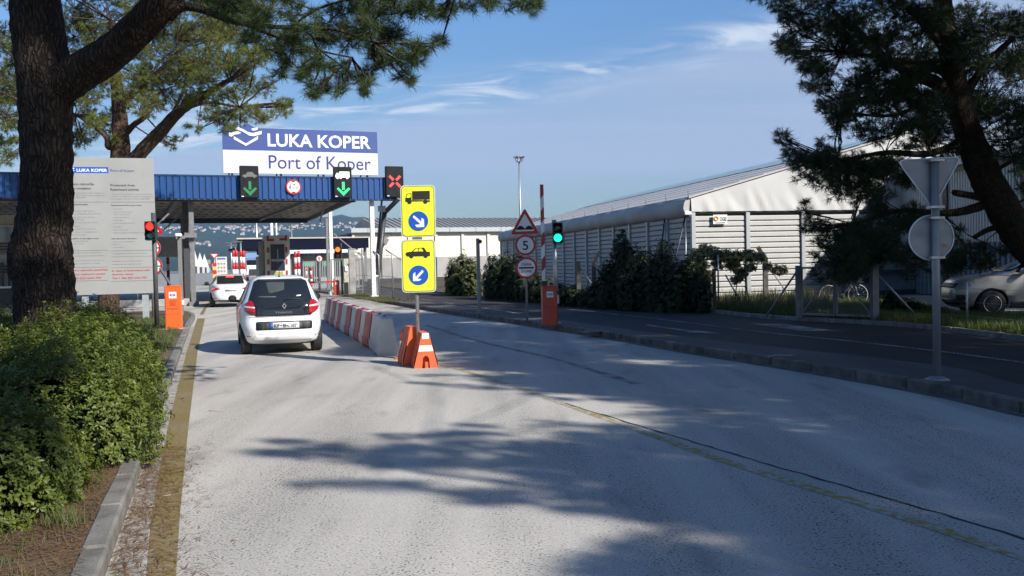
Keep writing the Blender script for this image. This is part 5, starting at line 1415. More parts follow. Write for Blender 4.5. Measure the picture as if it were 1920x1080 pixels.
mb = MB(); mb.slab([(.05, -.02), (Wd - .05, -.02), (Wd - .05, .08), (.05, .08)], z_seam - .05, z_eave - .05); mb.add([(0.05, .03, z_eave - .06), (Wd - .05, .03, z_eave - .06), (ridge_x, .03, roof_z(ridge_x) - .08)], [(0, 1, 2)]); mb.build('gable_lining', fabric_grey, hall)
# roof slopes
mb = MB(); th = .06
for s_ in (0, 1):
    q = [(-.10, z_eave - .02), (ridge_x, roof_z(ridge_x))] if s_ == 0 else [(ridge_x, roof_z(ridge_x)), (Wd + .1, z_eave - .02)]
    P = [(q[0][0], -.12, q[0][1]), (q[1][0], -.12, q[1][1]), (q[1][0], Ld, q[1][1]), (q[0][0], Ld, q[0][1])]
    mb.add(P + [(x, y, z + th) for x, y, z in P], [(0, 1, 2, 3), (4, 5, 6, 7), (0, 1, 5, 4), (1, 2, 6, 5), (2, 3, 7, 6), (3, 0, 4, 7)])
mb.build('roof', fabric_grey, hall)
for k in range(1, 9):
    x = k * ridge_x / 9; z = roof_z(x) + th
    mb = MB(); mb.box((x, Ld / 2, z + .004), (.12, Ld, .03), rot=Matrix.Rotation(-math.atan(slope), 3, 'Y')); mb.build('roof_seam', fabric_grey, hall)
blue_film = M('pale_blue_roof_film', (.30, .42, .44), .35, var=.08)
for j in range(0, NS):
    xa_, xb_2 = ridge_x * .66, ridge_x * .985
    mb = MB(); mb.add([(xa_, j * bay + .12, roof_z(xa_) + th + .045), (xb_2, j * bay + .12, roof_z(xb_2) + th + .045), (xb_2, (j + 1) * bay - .12, roof_z(xb_2) + th + .045), (xa_, (j + 1) * bay - .12, roof_z(xa_) + th + .045)], [(0, 1, 2, 3)]); mb.build('roof_light', blue_film, hall)
# rolled eave of membrane along the side
pr = [(-.04, z_eave + .03), (-.16, z_eave - .03), (-.27, z_eave - .20), (-.30, z_eave - .40), (-.25, z_eave - .60), (-.13, z_eave - .70), (-.02, z_eave - .72)]
V = []; nj = NS * 8
for j in range(nj + 1):
    y = Ld * j / nj - .03; s_ = 1 + .10 * math.sin(j * PI / 4) - (.12 if j % 8 == 0 else 0)
    for x, z in pr: V.append((x * s_, y, z + .02 * math.sin(j * PI / 4)))
m_ = len(pr)
link('eave_membrane', fast_mesh('eave_membrane', V, [(j * m_ + k, j * m_ + k + 1, (j + 1) * m_ + k + 1, (j + 1) * m_ + k) for j in range(nj) for k in range(m_ - 1)], [fabric_grey], smooth=True), hall)
mb = MB(); mb.add([(x, -.03, z) for x, z in pr] + [(0.0, -.03, z_eave - .72)], [list(range(m_ + 1))]); mb.build('eave_end', fabric_grey, hall)
for j in range(NS + 1):
    mb = MB(); mb.tube([(-.08, j * bay, z_eave), (-.08, j * bay, z_eave + .34)], .014, 5); mb.build('eave_pin', dull_steel, hall)
for y0, y1, z1_ in ((.15, -.0, 0), (bay, bay * .72, 0)):
    mb = MB(); mb.tube([(-.10, y0 + .1, z_seam - .1), (-.95 if y0 < 1 else -.55, y0 + .15, .2)], .035, 6); mb.build('raking_brace', dark_steel, hall)
    mb = MB(); mb.tube([(-.12, y0, z_seam - .3), (-.22, y0 - .02, .2)], .03, 6); mb.build('down_pipe', hall_post, hall)
mb = MB(); mb.box((-.14, -.08, z_seam - .03), (.26, .12, .12)); mb.build('flood_lamp', sign_white, hall)
a = HP.at(1334.5, 403); b = HP.at(1361, 420)
sg = thing('company_sign', 'small white sign with orange ring high on the hall gable', 'sign', (HP.P0 + HP.d * ((a[0] + b[0]) / 2)).to_tuple(), HLA)
sg.location.z = (a[1] + b[1]) / 2; W_, H_ = b[0] - a[0], a[1] - b[1]
mb = MB(); mb.box((0, -.12, 0), (W_, .03, H_)); mb.build('panel', sign_white, sg)
mb = MB()
ring = [(-W_ * .30 + .075 * math.cos(2 * PI * k / 20), -.142, .03 + .075 * math.sin(2 * PI * k / 20)) for k in range(21)]; mb.tube(ring, .03, 6, cap=False); mb.build('ring_mark', M('orange_print', (.62, .30, .03), .5), sg)
mb = MB(); put_text(mb, 'OGIS', -W_ * .04, W_ * .45, -.06, .09, -.14, .03); mb.box((0, -.138, -H_ * .38), (W_ * .7, .004, .03)); mb.build('lettering', dark_print, sg)
for k in (-1, 1):
    mb = MB(); mb.box((k * W_ * .3, -.09, 0), (.05, .05, H_ * .8)); mb.build('bracket', dull_steel, sg)

# ------------------------------------------------------------------ corrugated shed at the right edge
sa = G(1780, 558, .0)
vpx = 650
dirv = Vector((vpx - 960, F, 0)).normalized()          # the long wall runs away along this
SP = Plane((sa.x, sa.y), math.atan2(-dirv.y, -dirv.x))  # local X comes towards the viewer
shed = thing('corrugated_shed', 'tall shed of white over blue grey corrugated sheets behind the parked car', 'shed', (sa.x, sa.y, 0), SP.ang)
ze = SP.at(1850, 299)[1]
cor_w = M('pale_corrugated_sheet', (.55, .56, .55), .5, var=.1); cor_b = M('blue_grey_sheet', (.15, .19, .23), .5, var=.12)
def corrug(wd, h, nr, mat_, nm):
    mb = MB(); P = []; pr = []
    for k in range(nr):
        x0 = k * wd / nr; q = wd / nr
        pr += [(x0, 0), (x0 + q * .42, 0), (x0 + q * .52, -.07), (x0 + q * .90, -.07)]
    pr.append((wd, 0)); m_ = len(pr)
    mb.add([(x, y, 0) for x, y in pr] + [(x, y, h) for x, y in pr], [(k, k + 1, k + 1 + m_, k + m_) for k in range(m_ - 1)])
    return mb.mesh(nm, mat_)
zm = 2.05
cu_, cl_ = corrug(1.04, ze - zm - .1, 7, cor_w, 'wall_sheet'), corrug(1.04, zm - .1, 4, cor_b, 'lower_sheet')
for k in range(-14, 12):
    link('wall_sheet', cu_, shed, loc=(k * 1.05, random.uniform(-.01, .01), zm), scale=(1, 1, 1)); link('lower_sheet', cl_, shed, loc=(k * 1.05, random.uniform(-.01, .01) - .02, .1))
mb = MB(); mb.box((-1.4, .2, ze / 2), (27, .12, ze)); mb.build('backing_wall', M('shed_inner', (.035, .04, .045), .8), shed)
for k in range(-3, 3):
    mb = MB(); mb.box((k * 4.2 - .02, -.09, ze / 2), (.22, .12, ze)); mb.build('frame_post', dark_steel, shed)
mb = MB(); mb.box((-1.4, -.22, ze + .05), (27, .3, .22)); mb.build('gutter', M('pale_gutter', (.42, .43, .43), .5), shed)
mb = MB(); mb.box((-1.4, -.1, ze - .14), (27, .12, .24)); mb.build('eave_board', dark_steel, shed)
mb = MB(); mb.add([(-15, -.3, ze + .16), (12, -.3, ze + .16), (12, 11, ze + 3.2), (-15, 11, ze + 3.2), (-15, -.3, ze + .22), (12, -.3, ze + .22), (12, 11, ze + 3.26), (-15, 11, ze + 3.26)], [(0, 1, 2, 3), (4, 5, 6, 7), (0, 1, 5, 4), (3, 2, 6, 7), (0, 4, 7, 3), (1, 2, 6, 5)]); mb.build('roof', M('pale_shed_roof', (.40, .44, .45), .5, var=.1), shed)
mb = MB(); mb.add([(12, .14, 0), (12, 11, 0), (12, 11, ze + 3.0), (12, .14, ze)], [(0, 1, 2, 3)]); mb.add([(-15, .14, 0), (-15, 11, 0), (-15, 11, ze + 3.0), (-15, .14, ze)], [(0, 1, 2, 3)]); mb.build('end_wall', cor_b, shed)
# low lean-to with a dark open bay beside the hall
lt = thing('lean_to', 'low blue grey lean-to with dark rail between the hall and the shed', 'shed', G(1690, 553, .05), R(10))
k_ = lt.location.y / F
mb = MB(); mb.box((-1.2, .1, .75), (3.6, .1, 1.5)); mb.build('wall_panel', cor_b, lt)
mb = MB(); mb.box((-1.2, -.1, .95), (4.2, .12, .14)); mb.box((-1.2, -.1, .12), (4.2, .12, .2)); mb.build('rail', dark_steel, lt)
for x_ in (-3, -1.2, .6):
    mb = MB(); mb.box((x_, -.05, .8), (.12, .12, 1.6)); mb.build('post', dark_steel, lt)

# ------------------------------------------------------------------ cream warehouse beyond the canopy
wA, wB = A(660, 480, 120), A(940, 480, 128)
WA_ = math.atan2(wB.y - wA.y, wB.x - wA.x)
WP = Plane((wA.x, wA.y), WA_)
wh = thing('cream_warehouse', 'long cream warehouse with grey ribbed roof behind the wire fence', 'warehouse', (wA.x, wA.y, 0), WA_)
zg = WP.at(662, 428)[1]; zg2 = WP.at(662, 437)[1]; zl = WP.at(700, 484)[1]
cream = M('cream_render', (.62, .59, .51), .8, var=.06, scale=.3); lowgrey = M('lower_grey_wall', (.30, .29, .27), .85, var=.15, scale=.4)
LW = 46
mb = MB(); mb.box((LW / 2, 8, (zg2 + zl) / 2), (LW, 16, zg2 - zl)); mb.build('upper_wall', cream, wh)
for k in range(13):
    mb = MB(); mb.box((1.9 + k * 3.75, -.14, zl / 2), (3.6, .25, zl + .02)); mb.build('lower_panel', lowgrey, wh)
mb = MB(); mb.box((LW / 2, 8, zl / 2), (LW - .2, 15.8, zl)); mb.build('lower_wall', lowgrey, wh)
for k in range(13):
    mb = MB(); mb.box((.2 + k * 3.72, -.12, (zg2 + zl) / 2), (.35, .24, zg2 - zl)); mb.build('pilaster', cream, wh)
mb = MB(); mb.box((LW / 2, -.35, (zg + zg2) / 2), (LW + .4, .7, zg - zg2), bev=.05); mb.build('gutter', M('zinc_gutter', (.36, .40, .41), .5, .3), wh)
for k in range(12):
    mb = MB(); mb.box((2 + k * 3.7, -.71, (zg + zg2) / 2), (.05, .04, zg - zg2)); mb.build('gutter_joint', dull_steel, wh)
zr_ = A(860, 408.5, 134).z
mb = MB(); xr0 = WP.at(716, 428)[0]
mb.add([(xr0, 0, zg - .02), (LW, 0, zg - .02), (LW, 9, zr_), (xr0 - .4, 9, zr_), (xr0, 18, zg - .02), (LW, 18, zg - .02)], [(0, 1, 2, 3), (3, 2, 5, 4), (0, 3, 4)]); mb.build('roof', M('grey_sheet_roof', (.27, .27, .26), .6, .2, var=.1, scale=.5), wh)
mb = MB(); dz = zr_ - zg
for k in range(int((LW - xr0) / .8)): mb.bar((xr0 + .3 + k * .8, .1, zg + .05), (xr0 + .1 + k * .8, 8.9, zr_ + .05), .14, .1)
tag(mb.build('roof_ribs', M('roof_rib', (.17, .17, .165), .6), wh), kind='stuff')
mb = MB(); mb.box((-.15, 30, zg2 / 2), (.3, 60, zg2 - .1)); mb.build('side_wall', M('painted_side_shade', (.05, .065, .10), .7), wh)  # dark navy colour paints in the shade on this side of the building
for k in range(14):
    mb = MB(); mb.box((-.35, 1 + k * 4.3, zg2 / 2), (.14, .4, zg2 - .2)); mb.build('side_pilaster', M('painted_pilaster_shade', (.10, .12, .16), .6), wh)  # pilasters coloured to match the painted shade
for px, py in ((673, 454), (720, 452)):
    a = WP.at(px, py); mb = MB(); mb.box((a[0], -.5, a[1]), (.7, .5, .8), rot=Matrix.Rotation(.5, 3, 'Y')); mb.bar((a[0], -.4, a[1] + .5), (a[0] + 1, -.1, a[1] + .8), .08); mb.build('wall_lamp', dull_steel, wh)

# ------------------------------------------------------------------ wire fence along the island under the canopy
def wire_fence(name, label, posts, hs, arm=(-.28, .22), rp_=.032, mat_=galv):
    t = thing(name, label, 'fence', posts[0])
    O = Vector(posts[0]); tops = []
    for p, h in zip(posts, hs):
        q = Vector(p) - O
        mb = MB(); mb.tube([q, q + Vector((0, 0, h)), q + Vector((arm[0], 0, h + arm[1]))], rp_, 8); mb.build('post', mat_, t); tops.append((q, h))
    mb = MB()
    for (a, ha), (b, hb_) in zip(tops, tops[1:]):
        for fr in (.05, .5, .98): mb.tube([a + Vector((0, 0, ha * fr)), b + Vector((0, 0, hb_ * fr))], .009, 4)
        for k in range(3):
            u_ = (k + 1) / 3; mb.tube([a + Vector((arm[0] * u_, 0, ha + arm[1] * u_)), b + Vector((arm[0] * u_, 0, hb_ + arm[1] * u_ - .0))], .007, 4)
        n_ = int((b - a).length / .16)
        for k in range(n_):
            c0 = a.lerp(b, k / n_); h0 = ha + (hb_ - ha) * k / n_
            c1 = a.lerp(b, min(1, (k + 6) / n_)); c2 = a.lerp(b, max(0, (k - 6) / n_))
            mb.tube([c0 + Vector((0, 0, .05)), c1 + Vector((0, 0, .05 + (h0 - .1) * min(1, (n_ - k) / 6)))], .0022, 3, cap=False)
            mb.tube([c0 + Vector((0, 0, .05)), c2 + Vector((0, 0, .05 + (h0 - .1) * min(1, k / 6)))], .0022, 3, cap=False)
    tag(mb.build('wire_mesh', M('fence_wire', (.25, .25, .25), .5, .5), t), kind='stuff')
    return t
fp = [G(766, 565, .12), G(737, 561, .12), G(712, 557, .12), G(683.5, 553, .12), G(660, 551, .12)]
wire_fence('wire_fence', 'tall wire fence with cranked grey posts and barbed wire on the island', fp, [(fp[0].y / F) * 70, 2.1, 2.1, 2.1, 2.15])
t = thing('gate_post', 'square weathered concrete gate post at the end of the wire fence', 'post', G(661, 552, .12), R(15))
mb = MB(); mb.box((0, 0, 1.25), (.34, .34, 2.5), bev=.02); mb.build('shaft', concrete, t)
mb = MB(); mb.box((0, 0, 2.53), (.40, .40, .07), bev=.01); mb.build('cap', concrete, t)
t = thing('access_cabinet', 'pale standing access cabinet with small lamp beside the concrete gate post', 'cabinet', G(650, 553, .12), R(15))
mb = MB(); mb.box((0, 0, 1.0), (.28, .3, 2.0), bev=.02); mb.build('column', M('cabinet_pale', (.42, .40, .34), .6), t)
mb = MB(); mb.box((0, -.17, .35), (.2, .06, .7)); mb.build('warning_base', black_plastic, t)
mb = MB(); mb.box((0, -.18, 1.45), (.16, .08, .3), bev=.02); mb.build('intercom', sign_white, t)
t = thing('swing_gate', 'grey framed pedestrian gate with sloping stay beside the amber traffic light', 'gate', G(648, 551, .12) + Vector((-.1, 1.2, 0)), R(15))
mb = MB(); mb.bar((-.9, 0, 0), (-.9, 0, 2.0), .07); mb.bar((.9, 0, 0), (.9, 0, 2.6), .07); mb.bar((-.9, 0, 2.0), (.9, 0, 2.0), .06); mb.bar((-.9, 0, .2), (.9, 0, .2), .06); mb.build('frame', dull_steel, t)
for k in range(9):
    mb = MB(); mb.bar((-.72 + k * .18, 0, .2), (-.72 + k * .18, 0, 2.0), .025); mb.build('upright', dull_steel, t)
mb = MB(); mb.bar((-.7, -.1, 3.5), (.9, -.1, 2.1), .05); mb.build('stay', galv, t)
# ribbed metal barrier screens between booth and fence (seen as grey uprights)
t = thing('railing_screen', 'grey upright bar screen behind the lowered striped barrier arm', 'railing', G(612, 549, .0) + Vector((0, 6, 0)), R(20))
mb = MB(); mb.bar((-2.8, 0, .15), (1.2, 0, .15), .06); mb.bar((-2.8, 0, 2.1), (1.2, 0, 2.1), .06); mb.build('rails', dull_steel, t)
bm_ = MB(); bm_.box((0, 0, 1.1), (.07, .04, 2.0)); bme = bm_.mesh('upright', galv)
for k in range(27): link('upright', bme, t, loc=(-2.75 + k * .15, 0, 0))
f = Face(600, 549, 0.0, Y=62)
t = thing('road_sign', 'small dark rimmed 5 sign seen past the booth', 'road sign', f.root, R(10))
mb = MB(); mb.lathe([(.04, 0), (.04, f.z(490))], 8); mb.build('post', dull_steel, t)
c_ = f.p(599, 485); round_sign(t, c_[0], c_[1], 6 * f.s, -.06, None)
mb = MB(); put_text(mb, '5', c_[0] - .07, c_[0] + .07, c_[1] - .11, c_[1] + .11, -.08, .02); mb.build('lettering', black_matt, t)
# slim camera column on the island
f = Face(899, 588, .12)
t = thing('camera_column', 'slim square grey column with small black camera at its top on the island', 'camera post', f.root, R(10))
h_ = f.z(447); mb = MB(); mb.box((0, 0, h_ / 2), (.105, .105, h_), bev=.01); mb.build('column', M('column_grey', (.23, .23, .22), .5, .2), t)
mb = MB(); mb.box((0, 0, .01), (.3, .3, .02)); mb.build('base_plate', dull_steel, t)
mb = MB(); mb.lathe([(.05, -.10), (.06, -.06), (.06, .08), (.03, .1)], 14, 'Y', (.07, 0, h_ - .10)); mb.build('camera', black_plastic, t)

# ------------------------------------------------------------------ fence, posts, gate on the right verge
cfp = [(1086, 566, 492, 0), (1116, 572, 492, 1), (1452, 583, 465, -1)]
f0 = G(1086, 572, .06)
t = thing('concrete_post_fence', 'line of weathered concrete fence posts with cranked tops before the hall', 'fence', f0)
for px, pb, pt_, s_ in ((1086, 571, 490, 0), (1115, 573, 490, 1), (1436, 592, 483, -1)):
    f = Face(px, pb, .06) if px < 1200 else Face(px, 572, .06, Y=31.0)
    q = f.root - f0; h_ = f.z(pt_)
    mb = MB(); mb.bar(q, q + Vector((0, 0, h_)), .15, .13)
    if s_: mb.bar(q + Vector((0, 0, h_ - .04)), q + Vector((s_ * .24, 0, h_ + .36)), .12, .11)
    mb.build('post', M('painted_shade_concrete', (.09, .085, .075), .9, var=.3, scale=6), t)  # post colour darkened to paint in the shade they stand in
    mb = MB(); mb.tube([q + Vector((.02, 0, h_ * .9)), q + Vector((.9, .1, h_ * .1))], .02, 5); mb.build('stay', dull_steel, t)
f = Face(1325, 581, .06)
t = thing('rubble_pillar', 'short crumbling concrete pillar at the end of the dark hedge', 'pillar', f.root, R(8))
mb = MB(); mb.box((0, 0, .42), (.34, .34, .84), bev=.04); mb.build('shaft', M('rubble', (.33, .30, .26), .95, var=.4, scale=7, bump=.8, bscale=14), t)
mb = MB(); mb.box((.27, .02, .55), (.10, .1, 1.5), bev=.01); mb.build('timber_post', M('weathered_timber', (.07, .055, .04), .9), t)
mb = MB(); mb.tube([(.42, .05, 0), (.42, .05, 1.75)], .03, 8); mb.build('pipe_post', galv, t)
mb = MB(); mb.tube([(.62, -.05, 1.1), (1.2, -.1, .05)], .026, 6); mb.build('stay', galv, t)
gf = Face(1498, 597, .06)
gm = M('gate_tube', (.20, .20, .215), .5, .5, var=.12)
t = thing('wire_gate', 'double leaf grey tube gate with wire infill on the far verge', 'gate', gf.root, 0)
q1 = G(1641, 602, .06) - gf.root; hL = gf.z(498); hR = hL + .02
def gp(u_, z): return Vector((q1.x * u_, q1.y * u_, z))
for u_, h_, w_ in ((0, hL, .13), (1, hR, .15)):
    mb = MB(); mb.box(gp(u_, h_ / 2), (w_, w_, h_)); mb.build('gate_post', gm, t)
for ua, ub in ((.045, .485), (.515, .955)):
    mb = MB()
    for a, b in ((gp(ua, hL - .06), gp(ub, hL - .06)), (gp(ua, .12), gp(ub, .12)), (gp(ua, .12), gp(ua, hL - .06)), (gp(ub, .08), gp(ub, hL - .06))): mb.bar(a, b, .055)
    lf = mb.build('gate_leaf', gm, t)
    mb = MB(); mb.bar(gp(ua if ua < .2 else ub, .14) , gp(ub if ua < .2 else ua, hL - .1), .03); mb.build('diagonal', gm, lf)
    mb = MB(); n_ = 24
    for k in range(n_):
        for dn in (5, -5):
            k2 = min(n_, max(0, k + dn)); fr = abs(k2 - k) / 5
            mb.tube([gp(ua + (ub - ua) * k / n_, .12), gp(ua + (ub - ua) * k2 / n_, .12 + (hL - .2) * fr)], .0025, 3, cap=False)
    tag(mb.build('wire_infill', M('fence_wire2', (.2, .2, .2), .5, .5), lf), kind='stuff')
mb = MB(); mb.tube([gp(-.02, hL - .15), gp(0, 0) + Vector((-.85, .1, .05))], .028, 6); mb.build('stay', gm, t)
mb = MB(); mb.tube([gp(1.02, hL - .2), gp(1, 0) + Vector((1.12, .1, .02))], .03, 6); mb.build('stay', galv, t)
f = Face(1813.5, 613, .06)
t = thing('thin_post', 'thin bare grey post on the verge in front of the parked car', 'post', f.root)
h_ = f.z(528); mb = MB(); mb.lathe([(.026, 0), (.026, h_), (.01, h_ + .01)], 8); mb.build('tube', galv, t)
mb = MB()
q2 = G(1655, 604, .06) - f.root; q3 = G(2050, 640, .06) - f.root
for z_ in (.25, .55, .85, 1.15): mb.tube([q2 + Vector((0, 0, z_)), Vector((0, 0, z_)), q3 + Vector((0, 0, z_))], .0035, 4)
tag(mb.build('fence_wire', M('fence_wire', (.25, .25, .25), .5, .5), t), kind='stuff')

# ------------------------------------------------------------------ masts
def floodmast(px, ytop, D, r_, label):
    p = A(px, ytop, D); t = thing('floodlight_mast', label, 'light mast', (p.x, p.y, 0))
    mb = MB(); mb.tube([(0, 0, 0), (0, 0, p.z)], [r_ * 1.5, r_ * .8], 14); mb.build('mast', galv, t)
    k = D / F
    mb = MB(); mb.lathe([(5 * k, p.z), (5 * k, p.z + 1.0 * k), (3 * k, p.z + 1.2 * k)], 12); mb.lathe([(5.2 * k, p.z - .2 * k), (5.2 * k, p.z + .2 * k)], 16); mb.build('head_ring', galv, t)
    for a in range(8):
        c_, s_ = math.cos(a * PI / 4 + .3), math.sin(a * PI / 4 + .3)
        mb = MB(); mb.bar((5 * k * c_, 5 * k * s_, p.z), (8.5 * k * c_, 8.5 * k * s_, p.z + 8 * k), .9 * k); mb.box((8.7 * k * c_, 8.7 * k * s_, p.z + 9 * k), (4 * k, 4 * k, 2.2 * k), rot=Matrix.Rotation(a * PI / 4 + .3, 3, 'Z') @ Matrix.Rotation(-.5, 3, 'Y')); mb.build('floodlight', dull_steel, t)
    return t
floodmast(973.5, 304, 190, .20, 'slim floodlight mast rising behind the warehouse roof')
p = A(117, 100, 62)
t = thing('steel_mast', 'plain grey steel mast rising behind the limb of the big pine', 'light mast', (p.x, p.y, 0))
mb = MB(); mb.tube([(0, 0, 0), (-.1, 0, 26)], [.15, .11], 12); mb.build('mast', galv, t)
mb = MB(); mb.box((-.1, 0, 26.2), (1.6, .3, .2)); mb.build('head', dull_steel, t)
for px, yt, D, r_, lb in ((480, 395, 150, .16, 'grey lamp pole above the lorry under the canopy'), (508, 390, 115, .17, 'white lamp pole directly above the toll booth'), (517, 392, 150, .12, 'thin grey pole just right of the white lamp pole'),
                          (546.5, 428, 170, .12, 'short lamp pole right of the toll booth roof'), (433, 455, 120, .1, 'thin pole left of the striped bollards'), (441.5, 460, 85, .06, 'thin rod behind the left striped bollards'), (451, 453, 85, .08, 'rod between the two striped bollard pairs'), (567, 452, 100, .12, 'grey post before the dark blue canopy')):
    p = A(px, yt, D); t = thing('lamp_pole', lb, 'pole', (p.x, p.y, 0), 0, 'thin poles beyond the gate')
    mb = MB(); mb.tube([(0, 0, 0), (0, 0, p.z)], [r_ * 1.3, r_], 8); mb.build('shaft', white_paint if 'white lamp' in lb else galv, t)
    mb = MB(); mb.box((-.3, 0, p.z), (.8, .25, .12)); mb.build('lamp_head', dull_steel, t)

# ------------------------------------------------------------------ toll booths and what stands beyond the gate
bR = G(524, 549, .0); bY = 62.0
f = Face(522, 545, 0.0, Y=bY); BZ = R(18)
booth = thing('toll_booth', 'grey toll booth with rounded corners, dark window and red stripes on the gate island', 'booth', f.root, BZ)
k = bY / F; bwid = 46 * k; bh = f.z(441)
bgrey = M('booth_grey', (.58, .56, .52), .6, var=.08)
mb = MB(); mb.prism(rrect(-bwid / 2, bwid / 2, 0, bh, .22), 0, .12); mb.box((-bwid / 2 + .07, 1.2, bh / 2), (.14, 2.2, bh - .1)); mb.box((bwid / 2 - .07, 1.2, bh / 2), (.14, 2.2, bh - .1)); mb.box((0, 1.2, bh - .15), (bwid - .02, 2.3, .28)); mb.build('shell', bgrey, booth)
wz0, wz1 = f.z(507), f.z(458)
mb = MB(); mb.box((.02, -.02, (wz0 + wz1) / 2), (bwid * .55, .06, wz1 - wz0)); mb.build('window', M('booth_window', (.02, .03, .055), .25), booth)
mb = MB(); mb.box((.02, -.06, f.z(480)), (.07, .04, .9)); mb.box((.02, -.065, f.z(488)), (bwid * .52, .03, .16)); mb.build('window_bar', M('window_bar', (.30, .33, .38), .5), booth)
mb = MB(); mb.box((.05, -.05, f.z(514)), (bwid * .36, .05, .30)); mb.build('yellow_notice', M('dull_yellow', (.36, .33, .05), .5), booth)
for s_ in (-1, 1):
    for kz in range(5):
        mb = MB(); mb.box((s_ * bwid * .36, -.012, .55 + kz * .78), (.13, .03, .36)); mb.build('red_stripe', M('faded_red', (.30, .03, .03), .6), booth)
mb = MB(); mb.box((-bwid * .22, -.012, f.z(450)), (.35, .03, .14)); mb.box((bwid * .24, -.012, f.z(449)), (.45, .03, .14)); mb.build('red_stripe', M('faded_red', (.30, .03, .03), .6), booth)
mb = MB(); mb.box((-bwid * .62, .4, bh * .55), (.35, .5, bh * .7)); mb.box((0, .5, .1), (3.0, 5, .2)); mb.build('plinth', concrete, booth)
def striped(px, yt, D, r_, label, yb=520):
    p = A(px, yt, D); t = thing('striped_bollard', label, 'bollard', (p.x, p.y, 0), 0, 'red and white striped bollards')
    n_ = 6; H_ = p.z
    for i in range(n_):
        mb = MB(); mb.lathe([(r_, H_ * i / n_), (r_, H_ * (i + 1) / n_)] + ([(r_ * .6, H_ + .03)] if i == n_ - 1 else []), 14); mb.build('band', sign_red if (n_ - 1 - i) % 2 == 0 else sign_white, t)
for px, yt, D, r_, lb in ((437.5, 470, 82, .125, 'leftmost tall striped bollard beyond the saloon'), (443, 470, 82.4, .125, 'tall striped bollard second from the left beyond the saloon'), (451.5, 470, 84, .11, 'tall striped bollard third from the left beyond the saloon'), (456.5, 471, 83, .125, 'tall striped bollard just left of the lorry'),
                          (553.5, 472, 80, .115, 'tall striped bollard just right of the toll booth'), (559.7, 471, 80, .115, 'outer tall striped bollard right of the toll booth'), (574, 502, 74, .13, 'short thick striped bollard above the hatchback roof'), (314.5, 483, 60, .10, 'striped bollard under the grey sign panel on the left'), (583, 500, 66, .07, 'thin striped marker post before the bar screen')):
    striped(px, yt, D, r_, lb)
# grey information panel left of the column
f = Face(318, 570, 0, Y=47)
t = thing('overhead_panel', 'grey horizontal information panel between posts left of the canopy column', 'sign', f.root, R(17))
mb = MB(); mb.box((0, 0, f.z(463)), (1.75, .06, 1.0)); mb.build('panel', M('panel_grey', (.19, .185, .175), .6), t)
mb = MB()
for kz in range(4): mb.box((-.1, -.035, f.z(463) + .05 - kz * .12), (1.2, .01, .03))
mb.build('text_line', grey_print, t)
for x_ in (-.8, .78):
    mb = MB(); mb.box((x_, .08, f.z(480) / 2 + .3), (.1, .1, f.z(480) + .6)); mb.build('post', dull_steel, t)
f = Face(341, 585, vz, Y=33)
t = thing('camera_column', 'grey square column with white camera behind the bright orange cabinet', 'camera post', f.root, R(14))
h_ = f.z(443); mb = MB(); mb.box((0, 0, h_ / 2), (.13, .13, h_)); mb.build('column', M('column_grey2', (.20, .20, .195), .5, .2), t)
mb = MB(); mb.box((-.02, -.1, h_ + .04), (.22, .3, .12), bev=.03); mb.build('camera', sign_white, t)
# give way sign and pictogram board further on
f = Face(403, 520, 0, Y=78)
t = thing('road_sign', 'small give way sign over a striped post beyond the white saloon', 'road sign', f.root, R(17))
mb = MB()
for i in range(8): pass
mb.lathe([(.05, 0), (.05, f.z(476))], 8); mb.build('post', galv, t)
tri = [f.p(393.5, 475.5), f.p(411, 475.5), f.p(402.5, 486)]
mb = MB(); mb.prism(rounded(tri, .05), -.08, -.04); mb.build('red_rim', sign_red, t)
c_ = Vector((sum(q[0] for q in tri) / 3, sum(q[1] for q in tri) / 3)); mb = MB(); mb.prism([tuple(c_ + (Vector(q) - c_) * .6) for q in tri], -.09, -.08); mb.build('white_field', sign_white, t)
for i in range(5):
    mb = MB(); mb.box((0, -.06, f.z(496) - i * .32), (.32, .04, .28)); mb.build('marker_band', sign_red if i % 2 == 0 else M('amber_band', (.6, .42, .12), .5), t)
f = Face(416, 520, 0, Y=80)
t = thing('pictogram_board', 'pale board with rows of small safety pictograms beyond the white saloon', 'notice board', f.root, R(17))
mb = MB(); mb.box((0, 0, f.z(499)), (20 * f.s, .06, 35 * f.s)); mb.build('panel', M('pale_board', (.52, .50, .44), .6), t)
mb = MB(); mb.box((0, -.04, f.z(485)), (15 * f.s, .02, 3 * f.s)); mb.build('title_band', M('title_blue', (.06, .12, .35), .5), t)
for r_ in range(3):
    for c_ in range(3):
        mb = MB(); mb.prism(circ((c_ - 1) * 5.2 * f.s, f.z(494.5 + r_ * 7), 1.9 * f.s, 12), -.05, -.03); mb.build('pictogram', M('pictogram_grey', (.24, .22, .24), .5), t)
for s_ in (-1, 1):
    mb = MB(); mb.box((s_ * 8 * f.s, .06, f.z(485) / 2), (.1, .08, f.z(485))); mb.build('post', galv, t)
